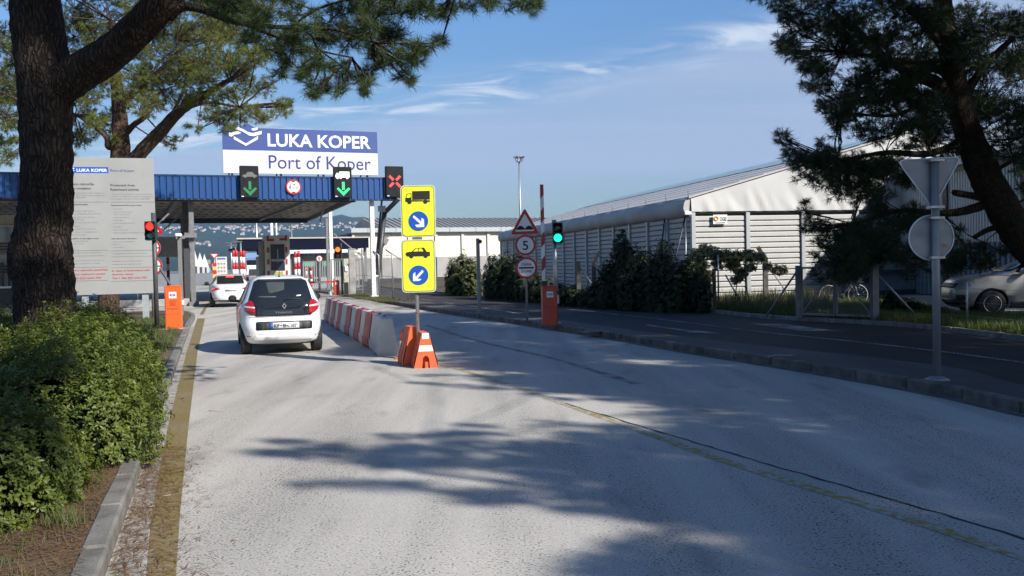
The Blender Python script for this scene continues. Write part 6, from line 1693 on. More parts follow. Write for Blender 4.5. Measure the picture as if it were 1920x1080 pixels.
# second gate canopy, dark blue, far behind the booth
f = Face(600, 520, 0, Y=98)
t = thing('rear_canopy', 'dark blue flat canopy standing beyond the toll booth', 'canopy', f.root, R(22))
dn = M('navy_sheet', (.004, .006, .018), .8, var=.1, spec=.1)
zt_, zb2 = f.z(447), f.z(466)
mb = MB(); mb.box((-1.5, 0, (zt_ + zb2) / 2), (13.5, .3, zt_ - zb2)); mb.box((-1.5, 5, zb2 + .15), (13.5, 10, .25)); mb.build('fascia', dn, t)
mb = MB(); mb.box((-1.5, -.1, zt_ + .06), (13.7, .4, .14)); mb.build('pale_edge', M('pale_edge', (.40, .36, .30), .7), t)
for x_ in (-7.6, -3, 1.5, 5): 
    mb = MB(); mb.box((x_, .6, zb2 / 2), (.3, .3, zb2)); mb.build('column', dull_steel, t)
mb = MB(); mb.box((-.5, 4, zb2 / 2 - .3), (11, .3, zb2 - .8)); mb.build('rear_wall', M('rear_wall', (.34, .33, .30), .7), t)
mb = MB(); mb.box((-.8, -.25, zb2 - .3), (7.5, .2, .35)); mb.build('white_beam', white_paint, t)
for x_ in (-1.1, .9, 2.6):
    mb = MB(); mb.box((x_, -.2, f.z(494)), (1.1, .1, .55)); mb.build('green_panel', M('green_panel', (.04, .30, .16), .5), t)
f = Face(491, 520, 0, Y=96)
t = thing('dark_sign_box', 'dark blue boxed sign on a pole left of the toll booth', 'sign', f.root, R(20))
mb = MB(); mb.box((0, 0, f.z(467)), (16 * f.s, .5, 22 * f.s), bev=.1); mb.build('box', dn, t)
mb = MB(); mb.lathe([(.1, 0), (.1, f.z(478))], 10); mb.build('pole', galv, t)
mb = MB(); mb.prism(circ(.0, f.z(481), 3.6 * f.s, 20), -.35, -.28); mb.build('round_plate', sign_white, t)
mb = MB(); mb.box((.0, -.3, f.z(491)), (7 * f.s, .06, 9 * f.s)); mb.build('purple_plate', M('purple_plate', (.08, .04, .16), .5), t)
# containers and white pointed tents of the terminal
def container(px, py, D, col, label, rz=R(18), L_=12.0):
    p = A(px, py, D); t = thing('shipping_container', label, 'container', (p.x, p.y, round(max(0, p.z) / 2.6) * 2.6), rz, 'shipping containers stacked in the terminal')
    m_ = M('container_' + label.split()[0] + '_' + label.split()[1], col, .6, var=.15, scale=1)
    mb = MB(); mb.box((0, L_ / 2, 1.3), (2.44, L_, 2.58)); mb.build('box', m_, t)
    for s_ in (-.6, .6):
        mb = MB(); mb.box((s_, -.04, 1.3), (1.1, .06, 2.3)); mb.build('door', m_, t)
    for s_ in (-.35, .35):
        mb = MB(); mb.box((s_, -.1, 1.3), (.06, .06, 2.3)); mb.build('lock_rod', dull_steel, t)
D_ = 300; u_ = 2.62 * F / D_
y0 = 506.0 + 1.71 * F / D_
for i, (px, lvl, col, lb) in enumerate(((382.5, 2, (.05, .38, .50), 'bright cyan container on top of the red ones'), (391.5, 2, (.22, .24, .22), 'dull grey container on top beside the cyan one'), (382.5, 1, (.36, .06, .05), 'faded red container under the cyan one'), (391.5, 1, (.22, .05, .04), 'dark red container under the grey one'),
                                         (365, 0, (.25, .07, .05), 'rust brown container at the left foot of the stack'), (373, 0, (.30, .07, .06), 'brown red container second from the left on the ground'), (381, 0, (.70, .70, .68), 'plain white container end on the ground'), (391, 0, (.12, .38, .45), 'pale turquoise container on the ground by the stack'), (401, 1, (.30, .22, .30), 'mauve grey container at the right of the stack'), (410, 0, (.42, .38, .30), 'sandy beige container at the right foot of the stack'), (402, 0, (.28, .05, .05), 'deep red container under the mauve grey one'))):
    D_ = 600
    p = A(px, 505, D_); container(px, 505, D_, col, lb)
    o = [o for o in bpy.data.objects if o.get('label') == lb][0]; o.location = (p.x, p.y, lvl * 2.6)
for px, yt, D, lb in ((364.5, 468, 425, 'nearest and tallest white pointed tent by the containers'), (374.5, 473, 440, 'middle white pointed tent by the containers'), (383, 476, 455, 'farthest white pointed tent by the containers')):
    p = A(px, yt, D); t = thing('pointed_tent', lb, 'tent', (p.x, p.y, 0), R(20), 'white pointed tents')
    h_ = p.z; mb = MB(); mb.add([(-1.9, -3, 0), (1.9, -3, 0), (1.9, 3, 0), (-1.9, 3, 0), (-1.9, -3, h_ * .3), (1.9, -3, h_ * .3), (1.9, 3, h_ * .3), (-1.9, 3, h_ * .3), (0, -1, h_), (0, 1, h_)], [(0, 1, 5, 4), (1, 2, 6, 5), (2, 3, 7, 6), (3, 0, 4, 7), (4, 5, 8), (5, 6, 9, 8), (6, 7, 9), (7, 4, 8, 9)]); mb.build('membrane', fabric, t)
    mb = MB(); mb.box((0, -3.05, h_ * .15), (1.6, .1, h_ * .28)); mb.build('opening', dark_steel, t)
# office booth and rails seen left of the big trunk
f = Face(20, 575, 0, Y=47)
t = thing('gate_office', 'pale gate office with dark rails and a wide window left of the big trunk', 'booth', f.root, R(22))
W_ = 120 * f.s
mb = MB(); mb.box((-W_ * .2, .3, f.z(440) / 2 + .5), (W_, .3, f.z(440) + 1.0)); mb.build('wall', M('office_wall', (.42, .40, .36), .7), t)
mb = MB(); mb.box((-W_ * .2, .1, f.z(440)), (W_ * .98, .06, 28 * f.s)); mb.build('window', M('painted_sky_glass', (.16, .22, .30), .08, coat=.6), t)  # reflected sky painted into the pane as a blue grey colour
mb = MB(); mb.box((-W_ * .2, .08, f.z(424)), (W_, .12, 3 * f.s)); mb.build('pale_beam', M('pale_beam', (.5, .5, .48), .6), t)
for py in (457, 462, 467, 499, 505, 510):
    mb = MB(); mb.box((-W_ * .2, .06, f.z(py)), (W_, .1, 2.2 * f.s)); mb.build('rail', dark_steel, t)
mb = MB(); mb.box((-W_ * .1, .02, f.z(473)), (W_ * .9, .16, 5 * f.s)); mb.build('shelf', dull_steel, t)
for px in (19, 8, 2):
    mb = MB(); mb.box((f.x(px, 520), -.2, f.z(512) / 2 + .3), (.12, .12, f.z(512) + .5 if px != 19 else f.z(470))); mb.build('upright', dark_steel, t)
mb = MB(); mb.box((-1.0, -.8, f.z(538)), (5.5, .07, .1)); mb.build('white_arm', white_paint, t)
mb = MB(); mb.box((.0, -.3, .5), (1.0, .7, 1.0)); mb.build('plinth', dark_steel, t)
for i, px in enumerate((25, 31)):
    p = A(px, 556, 52); t = thing('striped_block', ('red and white striped block behind the white arm, nearer the trunk' if i else 'red and white striped block behind the white arm, left one'), 'barrier', (p.x, p.y, 0), .3, 'striped blocks by the gate office')
    for q in range(4):
        mb = MB(); mb.box((-.06 + q * .13, 0, .5), (.13, .3, 1.0)); mb.build('band', sign_red if q % 2 else sign_white, t)
# low wall along the lane under the canopy, left
t = thing('low_wall', 'low grey kerb wall of the gate island behind the rules board', 'wall', G(250, 577, 0), R(16))
mb = MB(); mb.box((-1.2, 0, .18), (7.5, .3, .36), bev=.03); mb.build('wall_body', concrete, t)
for x_ in (-3.5, -2.2, .2):
    mb = MB(); mb.lathe([(.035, .36), (.035, 1.1)], 8, c=(x_, 0, 0)); mb.build('rail_post', dull_steel, t)
# ------------------------------------------------------------------ vegetation
def unit(v): return v / np.maximum(1e-9, np.linalg.norm(v, axis=-1, keepdims=True))
def tufts(C, Dr, n, L_, w_, spread=.75):
    """bursts of needles at the points C pointing along Dr; returns vertices and triangles"""
    m_ = len(C)
    d = unit(Dr[:, None, :] + spread * unit(RNG.normal(size=(m_, n, 3))))
    ln = L_ * RNG.uniform(.65, 1.15, (m_, n, 1))
    base = C[:, None, :] + d * .012 - Dr[:, None, :] * RNG.uniform(0, .10, (m_, n, 1))
    tip = base + d * ln; tip[..., 2] -= ln[..., 0] * .06
    side = unit(np.cross(d, unit(RNG.normal(size=(m_, n, 3))))) * w_ / 2
    V = np.stack([base - side, base + side, tip], axis=2).reshape(-1, 3)
    return V, np.arange(len(V)).reshape(-1, 3)
def sticks(A_, B_, w0, w1):
    d = unit(B_ - A_); s = unit(np.cross(d, unit(RNG.normal(size=d.shape)))); s2 = np.cross(d, s)
    V = np.stack([A_ + s * w0, A_ - s * w0 * .5 + s2 * w0 * .87, A_ - s * w0 * .5 - s2 * w0 * .87, B_ + s * w1, B_ - s * w1 * .5 + s2 * w1 * .87, B_ - s * w1 * .5 - s2 * w1 * .87], axis=1).reshape(-1, 3)
    q = np.arange(len(A_))[:, None] * 6
    T = np.concatenate([q + np.array(t)[None] for t in ((0, 1, 4), (0, 4, 3), (1, 2, 5), (1, 5, 4), (2, 0, 3), (2, 3, 5))])
    return V, T
def clump_points(c, r_, n, flat=.7, up=.15):
    u_ = unit(RNG.normal(size=(n, 3))); k = RNG.uniform(.25, 1.0, (n, 1)) ** .5
    P = u_ * k; P[:, 2] *= flat
    d = unit(P + np.array((0, 0, up)) + RNG.normal(size=(n, 3)) * .25)
    return np.asarray(c) + P * np.asarray(r_), d
def pine(name, label, loc, trunk, limbs, clumps, bark, needle, n_needles, nl, nw, dens, group='pines beside the gate road', twig=.010, spread=.75, seeds=None):
    """trunk and limbs: lists of (points, radii); clumps: (centre, radius, root point or None)"""
    t = thing(name, label, 'tree', loc, 0, group); O = Vector(loc)
    mb = MB(); pts, rad = trunk
    pts2 = smoothline3(pts, rad, 7)
    mb.tube([p - O for p, r_ in pts2], [r_ for p, r_ in pts2], 26, noise=.055, seed=3); mb.build('trunk', bark, t)
    for pts, rad in limbs:
        q = smoothline3(pts, rad, 6); mb = MB(); mb.tube([p - O for p, r_ in q], [r_ for p, r_ in q], 14 if rad[0] > .06 else 7, noise=.06, seed=5); mb.build('limb', bark, t)
    Vs, Ts, off = [], [], 0; SV, ST, so_ = [], [], 0
    def addS(V, T):
        nonlocal so_
        SV.append(V); ST.append(T + so_); so_ += len(V)
    for c, r_, root in clumps:
        c = np.asarray(c, float) - np.asarray(O); n = max(4, int(dens * r_ ** 2))
        P, d = clump_points(c, r_, n)
        V, T = tufts(P, d, n_needles, nl, nw, spread); Vs.append(V); Ts.append(T + off); off += len(V)
        # twigs: core to branchlets, branchlets to tufts
        core = c + np.array((0, 0, -.25 * r_)); nb_ = max(2, n // 6)
        B_ = core + (P[RNG.integers(0, n, nb_)] - core) * .55
        addS(*sticks(np.repeat(core[None], nb_, 0), B_, twig, twig * .6))
        ix = np.argmin(((P[:, None, :] - B_[None]) ** 2).sum(-1), axis=1)
        addS(*sticks(B_[ix], P, twig * .5, twig * .25))
        if root is not None and random.random() < .55:
            rt = np.asarray(root, float) - np.asarray(O); mid = (rt + core) / 2 + RNG.normal(size=3) * .08 * np.linalg.norm(core - rt) * .5
            addS(*sticks(np.array([rt, mid]), np.array([mid, core]), twig * 1.8, twig * 1.0))
    link('crown', fast_mesh('crown', np.concatenate(Vs), np.concatenate(Ts), [needle]), t)
    link('twigs', fast_mesh('twigs', np.concatenate(SV), np.concatenate(ST), [bark]), t)
    return t
def smoothline3(pts, rad, n):
    P = [Vector(p) for p in pts]; Q = []
    for i in range(len(P) - 1):
        p0, p1, p2, p3 = P[max(0, i - 1)], P[i], P[i + 1], P[min(len(P) - 1, i + 2)]
        for k in range(n):
            t = k / n
            Q.append((.5 * ((2 * p1) + (p2 - p0) * t + (2 * p0 - 5 * p1 + 4 * p2 - p3) * t * t + (3 * p1 - p0 - 3 * p2 + p3) * t ** 3), rad[i] * (1 - t) + rad[i + 1] * t))
    Q.append((P[-1], rad[-1])); return Q
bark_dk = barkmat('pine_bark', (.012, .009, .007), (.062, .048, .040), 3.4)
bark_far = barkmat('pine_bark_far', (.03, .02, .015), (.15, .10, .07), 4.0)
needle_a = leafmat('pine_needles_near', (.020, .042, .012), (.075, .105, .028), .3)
needle_b = leafmat('pine_needles_sun_tinted', (.075, .105, .018), (.20, .215, .04), .35)  # sunlight on the second pine put into its needle colour
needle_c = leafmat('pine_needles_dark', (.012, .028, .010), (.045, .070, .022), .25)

def pl_(lst, D, w=None):
    """pixel path -> points at depth D (or per-point depth) and radii from pixel widths"""
    P, r_ = [], []
    for q in lst:
        d = q[3] if len(q) > 3 else D
        P.append(A(q[0], q[1], d)); r_.append(q[2] * d / F / 2)
    return P, r_
# --- big pine, left foreground
D1 = 11.6
b0 = A(86, 760, D1); b0.z = vz
trunk = pl_([(84, 752, 150), (88, 680, 122), (86, 590, 108), (82, 530, 108), (77, 490, 112), (80, 440, 100), (87, 380, 92), (88, 300, 90), (86, 220, 92), (84, 150, 96), (72, 60, 92), (64, -20, 84), (58, -160, 70), (60, -330, 50)], D1)
limbs = [pl_([(84, 190, 60, 11.6), (128, 150, 74, 11.55), (200, 105, 66, 11.4), (262, 50, 62, 11.2), (315, -10, 58, 11.0), (360, -100, 50, 10.8), (420, -240, 36, 10.6)], D1),
         pl_([(315, 25, 30, 11.1), (345, 12, 17, 11), (385, 20, 14, 10.9), (430, 38, 12, 10.8), (480, 48, 9, 10.7), (560, 52, 7, 10.6), (630, 56, 5, 10.5), (700, 80, 3, 10.4)], D1),
         pl_([(440, 38, 6, 10.8), (520, 70, 5, 10.6), (600, 95, 4, 10.5), (660, 108, 2.5, 10.4)], D1),
         pl_([(545, 52, 5, 10.6), (590, 20, 5, 10.5), (650, 0, 4, 10.4), (740, -10, 3, 10.4)], D1),
         pl_([(360, -90, 34, 10.8), (520, -120, 20, 10.6), (700, -70, 12, 10.6), (860, -25, 7, 10.6), (990, -6, 4, 10.6)], D1),
         pl_([(70, 40, 40, 11.6), (20, -60, 30, 11.8), (-60, -160, 22, 12)], D1)]
cl = []
def addc(lst, D, r0, jit=.25, root=None, extra=0):
    for q in lst:
        d = D + random.uniform(-jit, jit) * 2
        cl.append((A(q[0], q[1], d), (q[2] if len(q) > 2 else r0) * d / F, root(q, d) if root else None))
        for e in range(extra):
            r_ = q[2] if len(q) > 2 else r0; d2 = d + random.uniform(-1, 1) * max(.5, jit * 1.6)
            q2 = (q[0] + random.gauss(0, .5) * r_, q[1] + random.gauss(0, .42) * r_ + r_ * .1, r_)
            cl.append((A(q2[0], q2[1], d2), r_ * .85 * d2 / F, root(q2, d2) if root else None))
rt = lambda px, py, d: A(px, py, d)
front = [(640, 128, 30), (690, 135, 26), (715, 120, 24), (600, 118, 30), (560, 120, 30), (520, 92, 34), (480, 30, 34), (560, 20, 38), (610, 60, 34), (660, 80, 36), (640, 20, 36), (700, 40, 40), (740, 60, 36), (770, 85, 26), (790, 95, 20), (812, 84, 16), (824, 72, 12), (745, 105, 28), (780, 110, 22), (752, 140, 18),
         (690, 150, 18), (640, 158, 16), (600, 152, 22), (570, 150, 18), (525, 130, 20), (790, 20, 34), (740, 0, 40), (680, -10, 40), (840, 8, 26), (880, 8, 18), (920, 2, 20), (960, 4, 20), (985, 12, 18), (1003, 10, 13), (1010, -6, 14), (830, 20, 16), (440, -10, 40), (380, -20, 40), (520, -20, 40), (800, -30, 40), (900, -30, 36), (980, -30, 30), (610, 165, 10), (680, 172, 9), (770, 150, 9), (590, 175, 8), (420, 12, 22), (470, 75, 22), (540, 60, 26), (585, 95, 24), (705, 95, 26), (680, 60, 24)]
def frt(q, d):
    cand = [A(480, 48, 10.7), A(560, 52, 10.6), A(630, 56, 10.5), A(700, 80, 10.4), A(600, 95, 10.5), A(660, 108, 10.4), A(700, -70, 10.6), A(860, -25, 10.6), A(990, -6, 10.6), A(520, -120, 10.6), A(590, 20, 10.5), A(740, -10, 10.4)]
    p = A(q[0], q[1], d); return min(cand, key=lambda c: (c - p).length)
addc(front, 10.7, 28, .3, frt, 2)
top = [(random.uniform(-250, 1000), random.uniform(-420, -60), random.uniform(34, 60)) for _ in range(70)]
addc(top, 11.5, 40, 1.2)
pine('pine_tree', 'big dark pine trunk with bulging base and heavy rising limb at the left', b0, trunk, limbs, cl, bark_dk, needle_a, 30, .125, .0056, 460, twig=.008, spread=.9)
# --- second pine, behind the rules board
D2 = 35.0
cl = []
b0 = A(203, 585, D2); b0.z = vz
trunk = pl_([(203, 590, 44), (204, 560, 38), (212, 480, 36), (222, 380, 36), (226, 300, 36), (226, 250, 30), (222, 190, 24), (215, 120, 18), (210, 40, 12)], D2)
limbs = [pl_([(232, 330, 26), (262, 288, 26), (300, 248, 24), (335, 210, 20), (380, 180, 14), (430, 150, 9), (480, 120, 5)], D2), pl_([(226, 262, 14), (250, 235, 11), (275, 215, 9), (300, 170, 6)], D2), pl_([(222, 270, 14), (204, 275, 13), (200, 258, 10), (180, 240, 7), (140, 215, 5), (90, 200, 3)], D2),
         pl_([(335, 210, 8), (390, 192, 5), (450, 200, 4), (520, 192, 2.5)], D2), pl_([(300, 248, 8), (330, 200, 6), (350, 140, 5), (330, 80, 3)], D2), pl_([(222, 200, 12), (280, 150, 8), (340, 90, 5)], D2)]
def rt2(q, d):
    cand = [A(380, 180, D2), A(300, 248, D2), A(250, 235, D2), A(300, 170, D2), A(222, 190, D2), A(215, 120, D2), A(430, 150, D2), A(450, 200, D2), A(140, 215, D2), A(350, 140, D2), A(330, 80, D2), A(340, 90, D2), A(210, 40, D2)]
    p = A(q[0], q[1], d); return min(cand, key=lambda c: (c - p).length)
s2 = [(535, 195, 16), (515, 205, 18), (495, 215, 16), (545, 188, 10), (470, 205, 20), (445, 215, 18), (420, 225, 20), (395, 215, 22), (440, 235, 12), (470, 165, 28), (500, 150, 16), (440, 130, 34), (480, 110, 34), (500, 70, 34), (420, 90, 40), (390, 140, 36), (370, 180, 24), (400, 180, 24), (430, 180, 24), (350, 110, 42), (330, 60, 44), (380, 50, 44), (440, 50, 44), (280, 80, 40), (300, 130, 38),
      (340, 150, 30), (260, 130, 36), (220, 90, 40), (200, 150, 34), (240, 180, 30), (280, 185, 26), (310, 180, 22), (170, 110, 40), (160, 180, 28), (180, 230, 22), (160, 240, 22), (200, 240, 16), (150, 265, 16), (320, 268, 14), (335, 262, 10), (205, 215, 18), (250, 30, 44), (180, 40, 44), (300, 10, 44), (140, 60, 40), (400, 0, 40), (480, 10, 36), (150, 140, 36), (350, 235, 10), (130, 290, 9), (370, 240, 10), (345, 190, 16), (215, 262, 8), (165, 210, 18),
      (25, 90, 30), (10, 140, 34), (30, 180, 28), (8, 60, 28), (20, 230, 24), (5, 260, 24), (36, 120, 24), (12, 290, 18), (-30, 200, 50), (-40, 120, 50), (40, 60, 24), (28, 262, 14), (-20, 310, 20)]
addc(s2, D2, 26, 1.4, rt2, 3); addc([(random.uniform(-40, 480), random.uniform(-120, 20), 45) for _ in range(24)], D2, 40, 1.6, rt2)
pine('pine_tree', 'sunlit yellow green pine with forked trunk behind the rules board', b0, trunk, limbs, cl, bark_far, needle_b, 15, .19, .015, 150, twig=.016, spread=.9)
# --- right pine, leaning, before the hall
D3 = 23.5
cl = []
b0 = A(2042, 640, D3); b0.z = .06
trunk = pl_([(2050, 655, 84), (2005, 560, 74), (1958, 490, 66), (1921, 453, 62), (1892, 410, 60), (1850, 335, 57), (1820, 262, 50), (1799, 190, 44), (1782, 105, 38), (1768, 10, 33), (1755, -90, 34), (1745, -220, 24)], D3)
limbs = [pl_([(1800, 210, 34), (1770, 165, 26), (1720, 140, 22), (1660, 110, 18), (1610, 60, 12), (1560, 20, 7)], D3), pl_([(1790, 150, 20), (1740, 120, 12), (1680, 112, 8), (1580, 98, 5), (1520, 92, 3)], D3), pl_([(1815, 262, 16), (1740, 288, 13), (1660, 286, 9), (1570, 300, 6), (1500, 290, 3)], D3), pl_([(1850, 372, 15), (1795, 362, 12), (1790, 360, 10)], D3),
         pl_([(1870, 375, 20), (1810, 395, 16), (1760, 400, 12), (1690, 395, 8), (1600, 420, 5), (1530, 430, 3)], D3), pl_([(1885, 420, 12), (1850, 432, 10), (1826, 446, 8)], D3), pl_([(1798, 190, 20), (1850, 120, 14), (1900, 70, 9)], D3), pl_([(1782, 105, 20), (1720, 30, 14), (1640, -40, 9)], D3), pl_([(1760, 180, 10), (1680, 215, 7), (1600, 215, 4), (1560, 225, 3)], D3),
         pl_([(1842, 335, 10), (1900, 300, 7), (1960, 270, 5)], D3), pl_([(1870, 420, 8), (1910, 380, 5), (1960, 360, 4)], D3), pl_([(1690, 395, 6), (1650, 470, 4), (1590, 500, 3)], D3)]
RTS = [A(*p, D3) for p in ((1720, 140), (1660, 110), (1610, 60), (1680, 112), (1580, 98), (1740, 288), (1660, 286), (1570, 300), (1760, 400), (1690, 395), (1600, 420), (1850, 120), (1900, 70), (1720, 30), (1640, -40), (1680, 215), (1600, 215), (1900, 300), (1650, 470), (1590, 500), (1960, 360), (1815, 262), (1790, 150))]
def rt3(q, d):
    p = A(q[0], q[1], d); return min(RTS, key=lambda c: (c - p).length)
s3 = [(1465, 75, 20), (1480, 88, 22), (1490, 105, 20), (1500, 60, 28), (1475, 35, 20), (1470, 10, 22), (1510, 15, 30), (1540, 50, 34), (1530, 95, 30), (1515, 125, 22), (1545, 130, 30), (1515, 158, 18), (1540, 165, 24), (1570, 165, 30), (1545, 195, 18), (1570, 205, 24), (1590, 230, 22), (1570, 240, 14), (1610, 190, 32), (1620, 240, 22), (1590, 90, 40), (1610, 30, 42), (1560, 5, 40), (1640, 130, 40), (1660, 70, 42), (1680, 20, 44), (1660, 190, 36), (1690, 160, 38), (1670, 245, 20), (1700, 225, 34), (1720, 90, 44), (1740, 190, 40), (1740, 30, 44), (1640, 260, 12), (1700, 270, 16), (1730, 260, 26), (1760, 240, 30),
      (1462, 248, 12), (1470, 262, 16), (1482, 282, 20), (1500, 300, 24), (1520, 295, 26), (1545, 305, 28), (1575, 310, 30), (1605, 312, 28), (1635, 320, 30), (1660, 310, 26), (1525, 330, 18), (1550, 345, 20), (1585, 350, 24), (1620, 355, 26), (1650, 360, 24), (1600, 375, 14), (1500, 322, 14), (1690, 330, 26), (1690, 300, 20), (1720, 330, 24), (1540, 270, 12), (1560, 280, 14),
      (1508, 378, 10), (1510, 395, 14), (1520, 420, 18), (1545, 432, 24), (1575, 440, 26), (1605, 430, 28), (1635, 440, 28), (1560, 460, 22), (1535, 450, 14), (1590, 470, 24), (1620, 470, 24), (1655, 450, 28), (1680, 430, 26), (1540, 492, 16), (1565, 500, 18), (1595, 500, 18), (1625, 500, 16), (1650, 490, 20), (1690, 470, 22), (1640, 400, 20), (1670, 410, 20), (1715, 410, 22), (1720, 455, 20), (1530, 480, 10), (1580, 520, 12), (1620, 525, 12),
      (1800, 40, 46), (1850, 60, 44), (1900, 40, 44), (1880, 120, 40), (1920, 130, 44), (1850, 170, 44), (1900, 200, 44), (1940, 220, 44), (1850, 230, 44), (1890, 260, 30), (1790, 270, 24), (1760, 300, 20), (1930, 280, 26), (1780, 120, 40), (1830, 110, 40), (1810, 200, 44), (1950, 60, 44), (1830, 300, 16), (1905, 320, 12), (1925, 345, 16), (1810, 480, 26), (1850, 490, 24), (1780, 500, 22), (1830, 460, 18), (1880, 470, 14), (1910, 420, 14), (1765, 470, 16), (1740, 430, 16), (1800, 430, 10), (1920, 300, 20), (1745, 510, 14)]
addc(s3, D3, 26, 1.0, rt3, 3)
addc([(random.uniform(1540, 1790), random.uniform(385, 520), random.uniform(18, 30)) for _ in range(26)] + [(random.uniform(1500, 1720), random.uniform(285, 350), random.uniform(18, 30)) for _ in range(16)] + [(random.uniform(1560, 1790), random.uniform(20, 250), random.uniform(24, 36)) for _ in range(30)], D3, 24, .8, rt3, 1)
addc([(random.uniform(1420, 2060), random.uniform(-230, -20), random.uniform(40, 60)) for _ in range(75)], D3, 45, 2.2)
addc([(random.uniform(1950, 2110), random.uniform(0, 330), random.uniform(40, 60)) for _ in range(28)], D3, 45, 2.2)
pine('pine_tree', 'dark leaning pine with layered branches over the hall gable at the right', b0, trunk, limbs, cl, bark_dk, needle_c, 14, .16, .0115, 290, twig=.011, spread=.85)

# --- pines standing outside the frame on the right, plus one added behind the camera; crowns placed to throw the shade
ct = 1 / math.tan(SUN_EL)
SH = Vector((TOSUN.x, TOSUN.y, 0)).normalized()
def caster(g, h): return Vector((g[0], g[1], 0)) + SH * ((h - (g[2] if len(g) > 2 else 0)) * ct) + Vector((0, 0, h))
def inside(p, poly):
    c = False; j = len(poly) - 1
    for i in range(len(poly)):
        if ((poly[i][1] > p[1]) != (poly[j][1] > p[1])) and (p[0] < (poly[j][0] - poly[i][0]) * (p[1] - poly[i][1]) / (poly[j][1] - poly[i][1]) + poly[i][0]): c = not c
        j = i
    return c
shade_px = [(700, 590), (760, 588), (900, 588), (1060, 592), (1300, 596), (1500, 600), (1920, 640), (2600, 800), (3000, 1500), (1700, 1400), (1500, 1180), (1290, 1075), (1330, 1010), (1250, 945), (1180, 905), (1050, 865), (1100, 830), (1230, 800), (1330, 775), (1300, 755), (1180, 745), (1000, 725), (900, 700), (850, 660), (760, 650), (720, 615)]
shade_g = [G(*p) for p in shade_px]
lit_px = [((890, 636), (1010, 644), 5), ((860, 607), (960, 612), 4), ((1090, 676), (1300, 684), 5), ((1000, 655), (1100, 659), 3), ((830, 695), (1010, 700), 5), ((1140, 675), (1240, 676), 3), ((880, 608), (1000, 606), 3), ((1100, 640), (1300, 640), 2)]
lit = []
for a, b, w_ in lit_px:
    ga, gb_ = G(*a), G(*b); gm_ = G((a[0] + b[0]) / 2, a[1] + w_); lit.append((ga, gb_, abs((gm_ - (ga + gb_) / 2).y) + .12))
def in_lit(p):
    for a, b, r_ in lit:
        d = b - a; u_ = max(0, min(1, (Vector((p[0], p[1], 0)) - a).dot(d) / d.length_squared))
        if (Vector((p[0], p[1], 0)) - a - d * u_).length < r_: return True
    return False
targets = []
xs = [p.x for p in shade_g]; ys = [p.y for p in shade_g]
gx = -10.0
while gx < 24:
    gy = -4.0
    while gy < 36:
        p = (gx + random.uniform(-.25, .25), gy + random.uniform(-.3, .3))
        if inside(p, [(q.x, q.y) for q in shade_g]) and not in_lit(p) and (gy < 26 or random.random() < .8): targets.append((p[0], p[1], 0.0, random.uniform(.5, .78)))
        gy += .56
    gx += .56
def finger(pts, r0, r1, n):
    P = smoothline([G(*p) for p in pts], 12)
    for i in range(n):
        q = P[int(i / (n - 1) * (len(P) - 1))]; targets.append((q.x + random.uniform(-.06, .06), q.y + random.uniform(-.1, .1), 0, r0 + (r1 - r0) * i / (n - 1)))
finger([(1150, 860), (900, 835), (700, 848), (560, 850), (470, 850)], .42, .12, 16)
finger([(900, 815), (800, 818), (720, 815)], .22, .08, 8)
finger([(640, 838), (560, 828), (500, 826)], .16, .08, 6)
finger([(1200, 870), (1000, 862), (820, 868), (700, 866)], .40, .25, 10)
finger([(1340, 950), (1100, 930), (860, 925), (700, 908), (560, 905)], .30, .09, 18)
finger([(1250, 965), (1050, 950), (900, 940)], .22, .12, 8)
finger([(1180, 800), (1000, 795), (860, 800)], .22, .08, 8)
finger([(1100, 735), (960, 728), (830, 722), (780, 716)], .28, .1, 10)
finger([(1000, 712), (900, 706), (790, 703)], .28, .12, 8)
finger([(1150, 748), (1050, 745), (980, 740)], .2, .1, 6)
finger([(1300, 1075), (1150, 1070), (1050, 1078)], .25, .1, 6)
# shade on the hedge, the verge and the big trunk
for _ in range(120):
    y = random.uniform(6.0, 9.2); x = KX(y) - random.uniform(.75, 2.4) - max(0, y - 7.5) * .35; targets.append((x, y, random.uniform(.3, 1.1), random.uniform(.3, .5), 3))
for _ in range(34):
    targets.append((random.uniform(-6.5, -5.1), random.uniform(11, 12), random.uniform(1.2, 6.0), random.uniform(.3, .5), 3))
for _ in range(10):
    y = random.uniform(4.2, 6.2); targets.append((KX(y) - random.uniform(1.4, 2.6), y, .1, random.uniform(.25, .4), 3))
def shade_box(n, x0, x1, y0, y1, z0, z1, r0=.3, r1=.5):
    for _ in range(n): targets.append((random.uniform(x0, x1), random.uniform(y0, y1), random.uniform(z0, z1), random.uniform(r0, r1)))
shade_box(44, -2.7, -2.0, 17.4, 19.4, .1, .8, .28, .42)
shade_box(60, 8, 16, 19, 24, .05, .5, .5, .7)
sgn = G(1757, 712, .12); shade_box(34, sgn.x - .7, sgn.x + .6, sgn.y - .3, sgn.y + .3, .6, 3.2, .35, .5)
shade_box(60, -.3, 1.5, 23.2, 25.4, .3, 4.6, .3, .5)
shade_box(70, 11.5, 15.5, 22.5, 25, 1.5, 5.0, .4, .6)
shade_box(34, 10.8, 12.3, 23.2, 23.8, 4.2, 8.2, .35, .5)
shade_box(50, 8, 15, 24, 27, .1, 1.2, .4, .6)
trees = [(Vector((14.0, 9.5, .06)), 10.0, []), (Vector((12.5, -3.0, .06)), 9.0, []), (Vector((17.5, 17.5, .06)), 10.5, []), (Vector((-1.6, -5.0, .11)), 9.0, [])]  # last tree is added out of view to shade hedge and big trunk
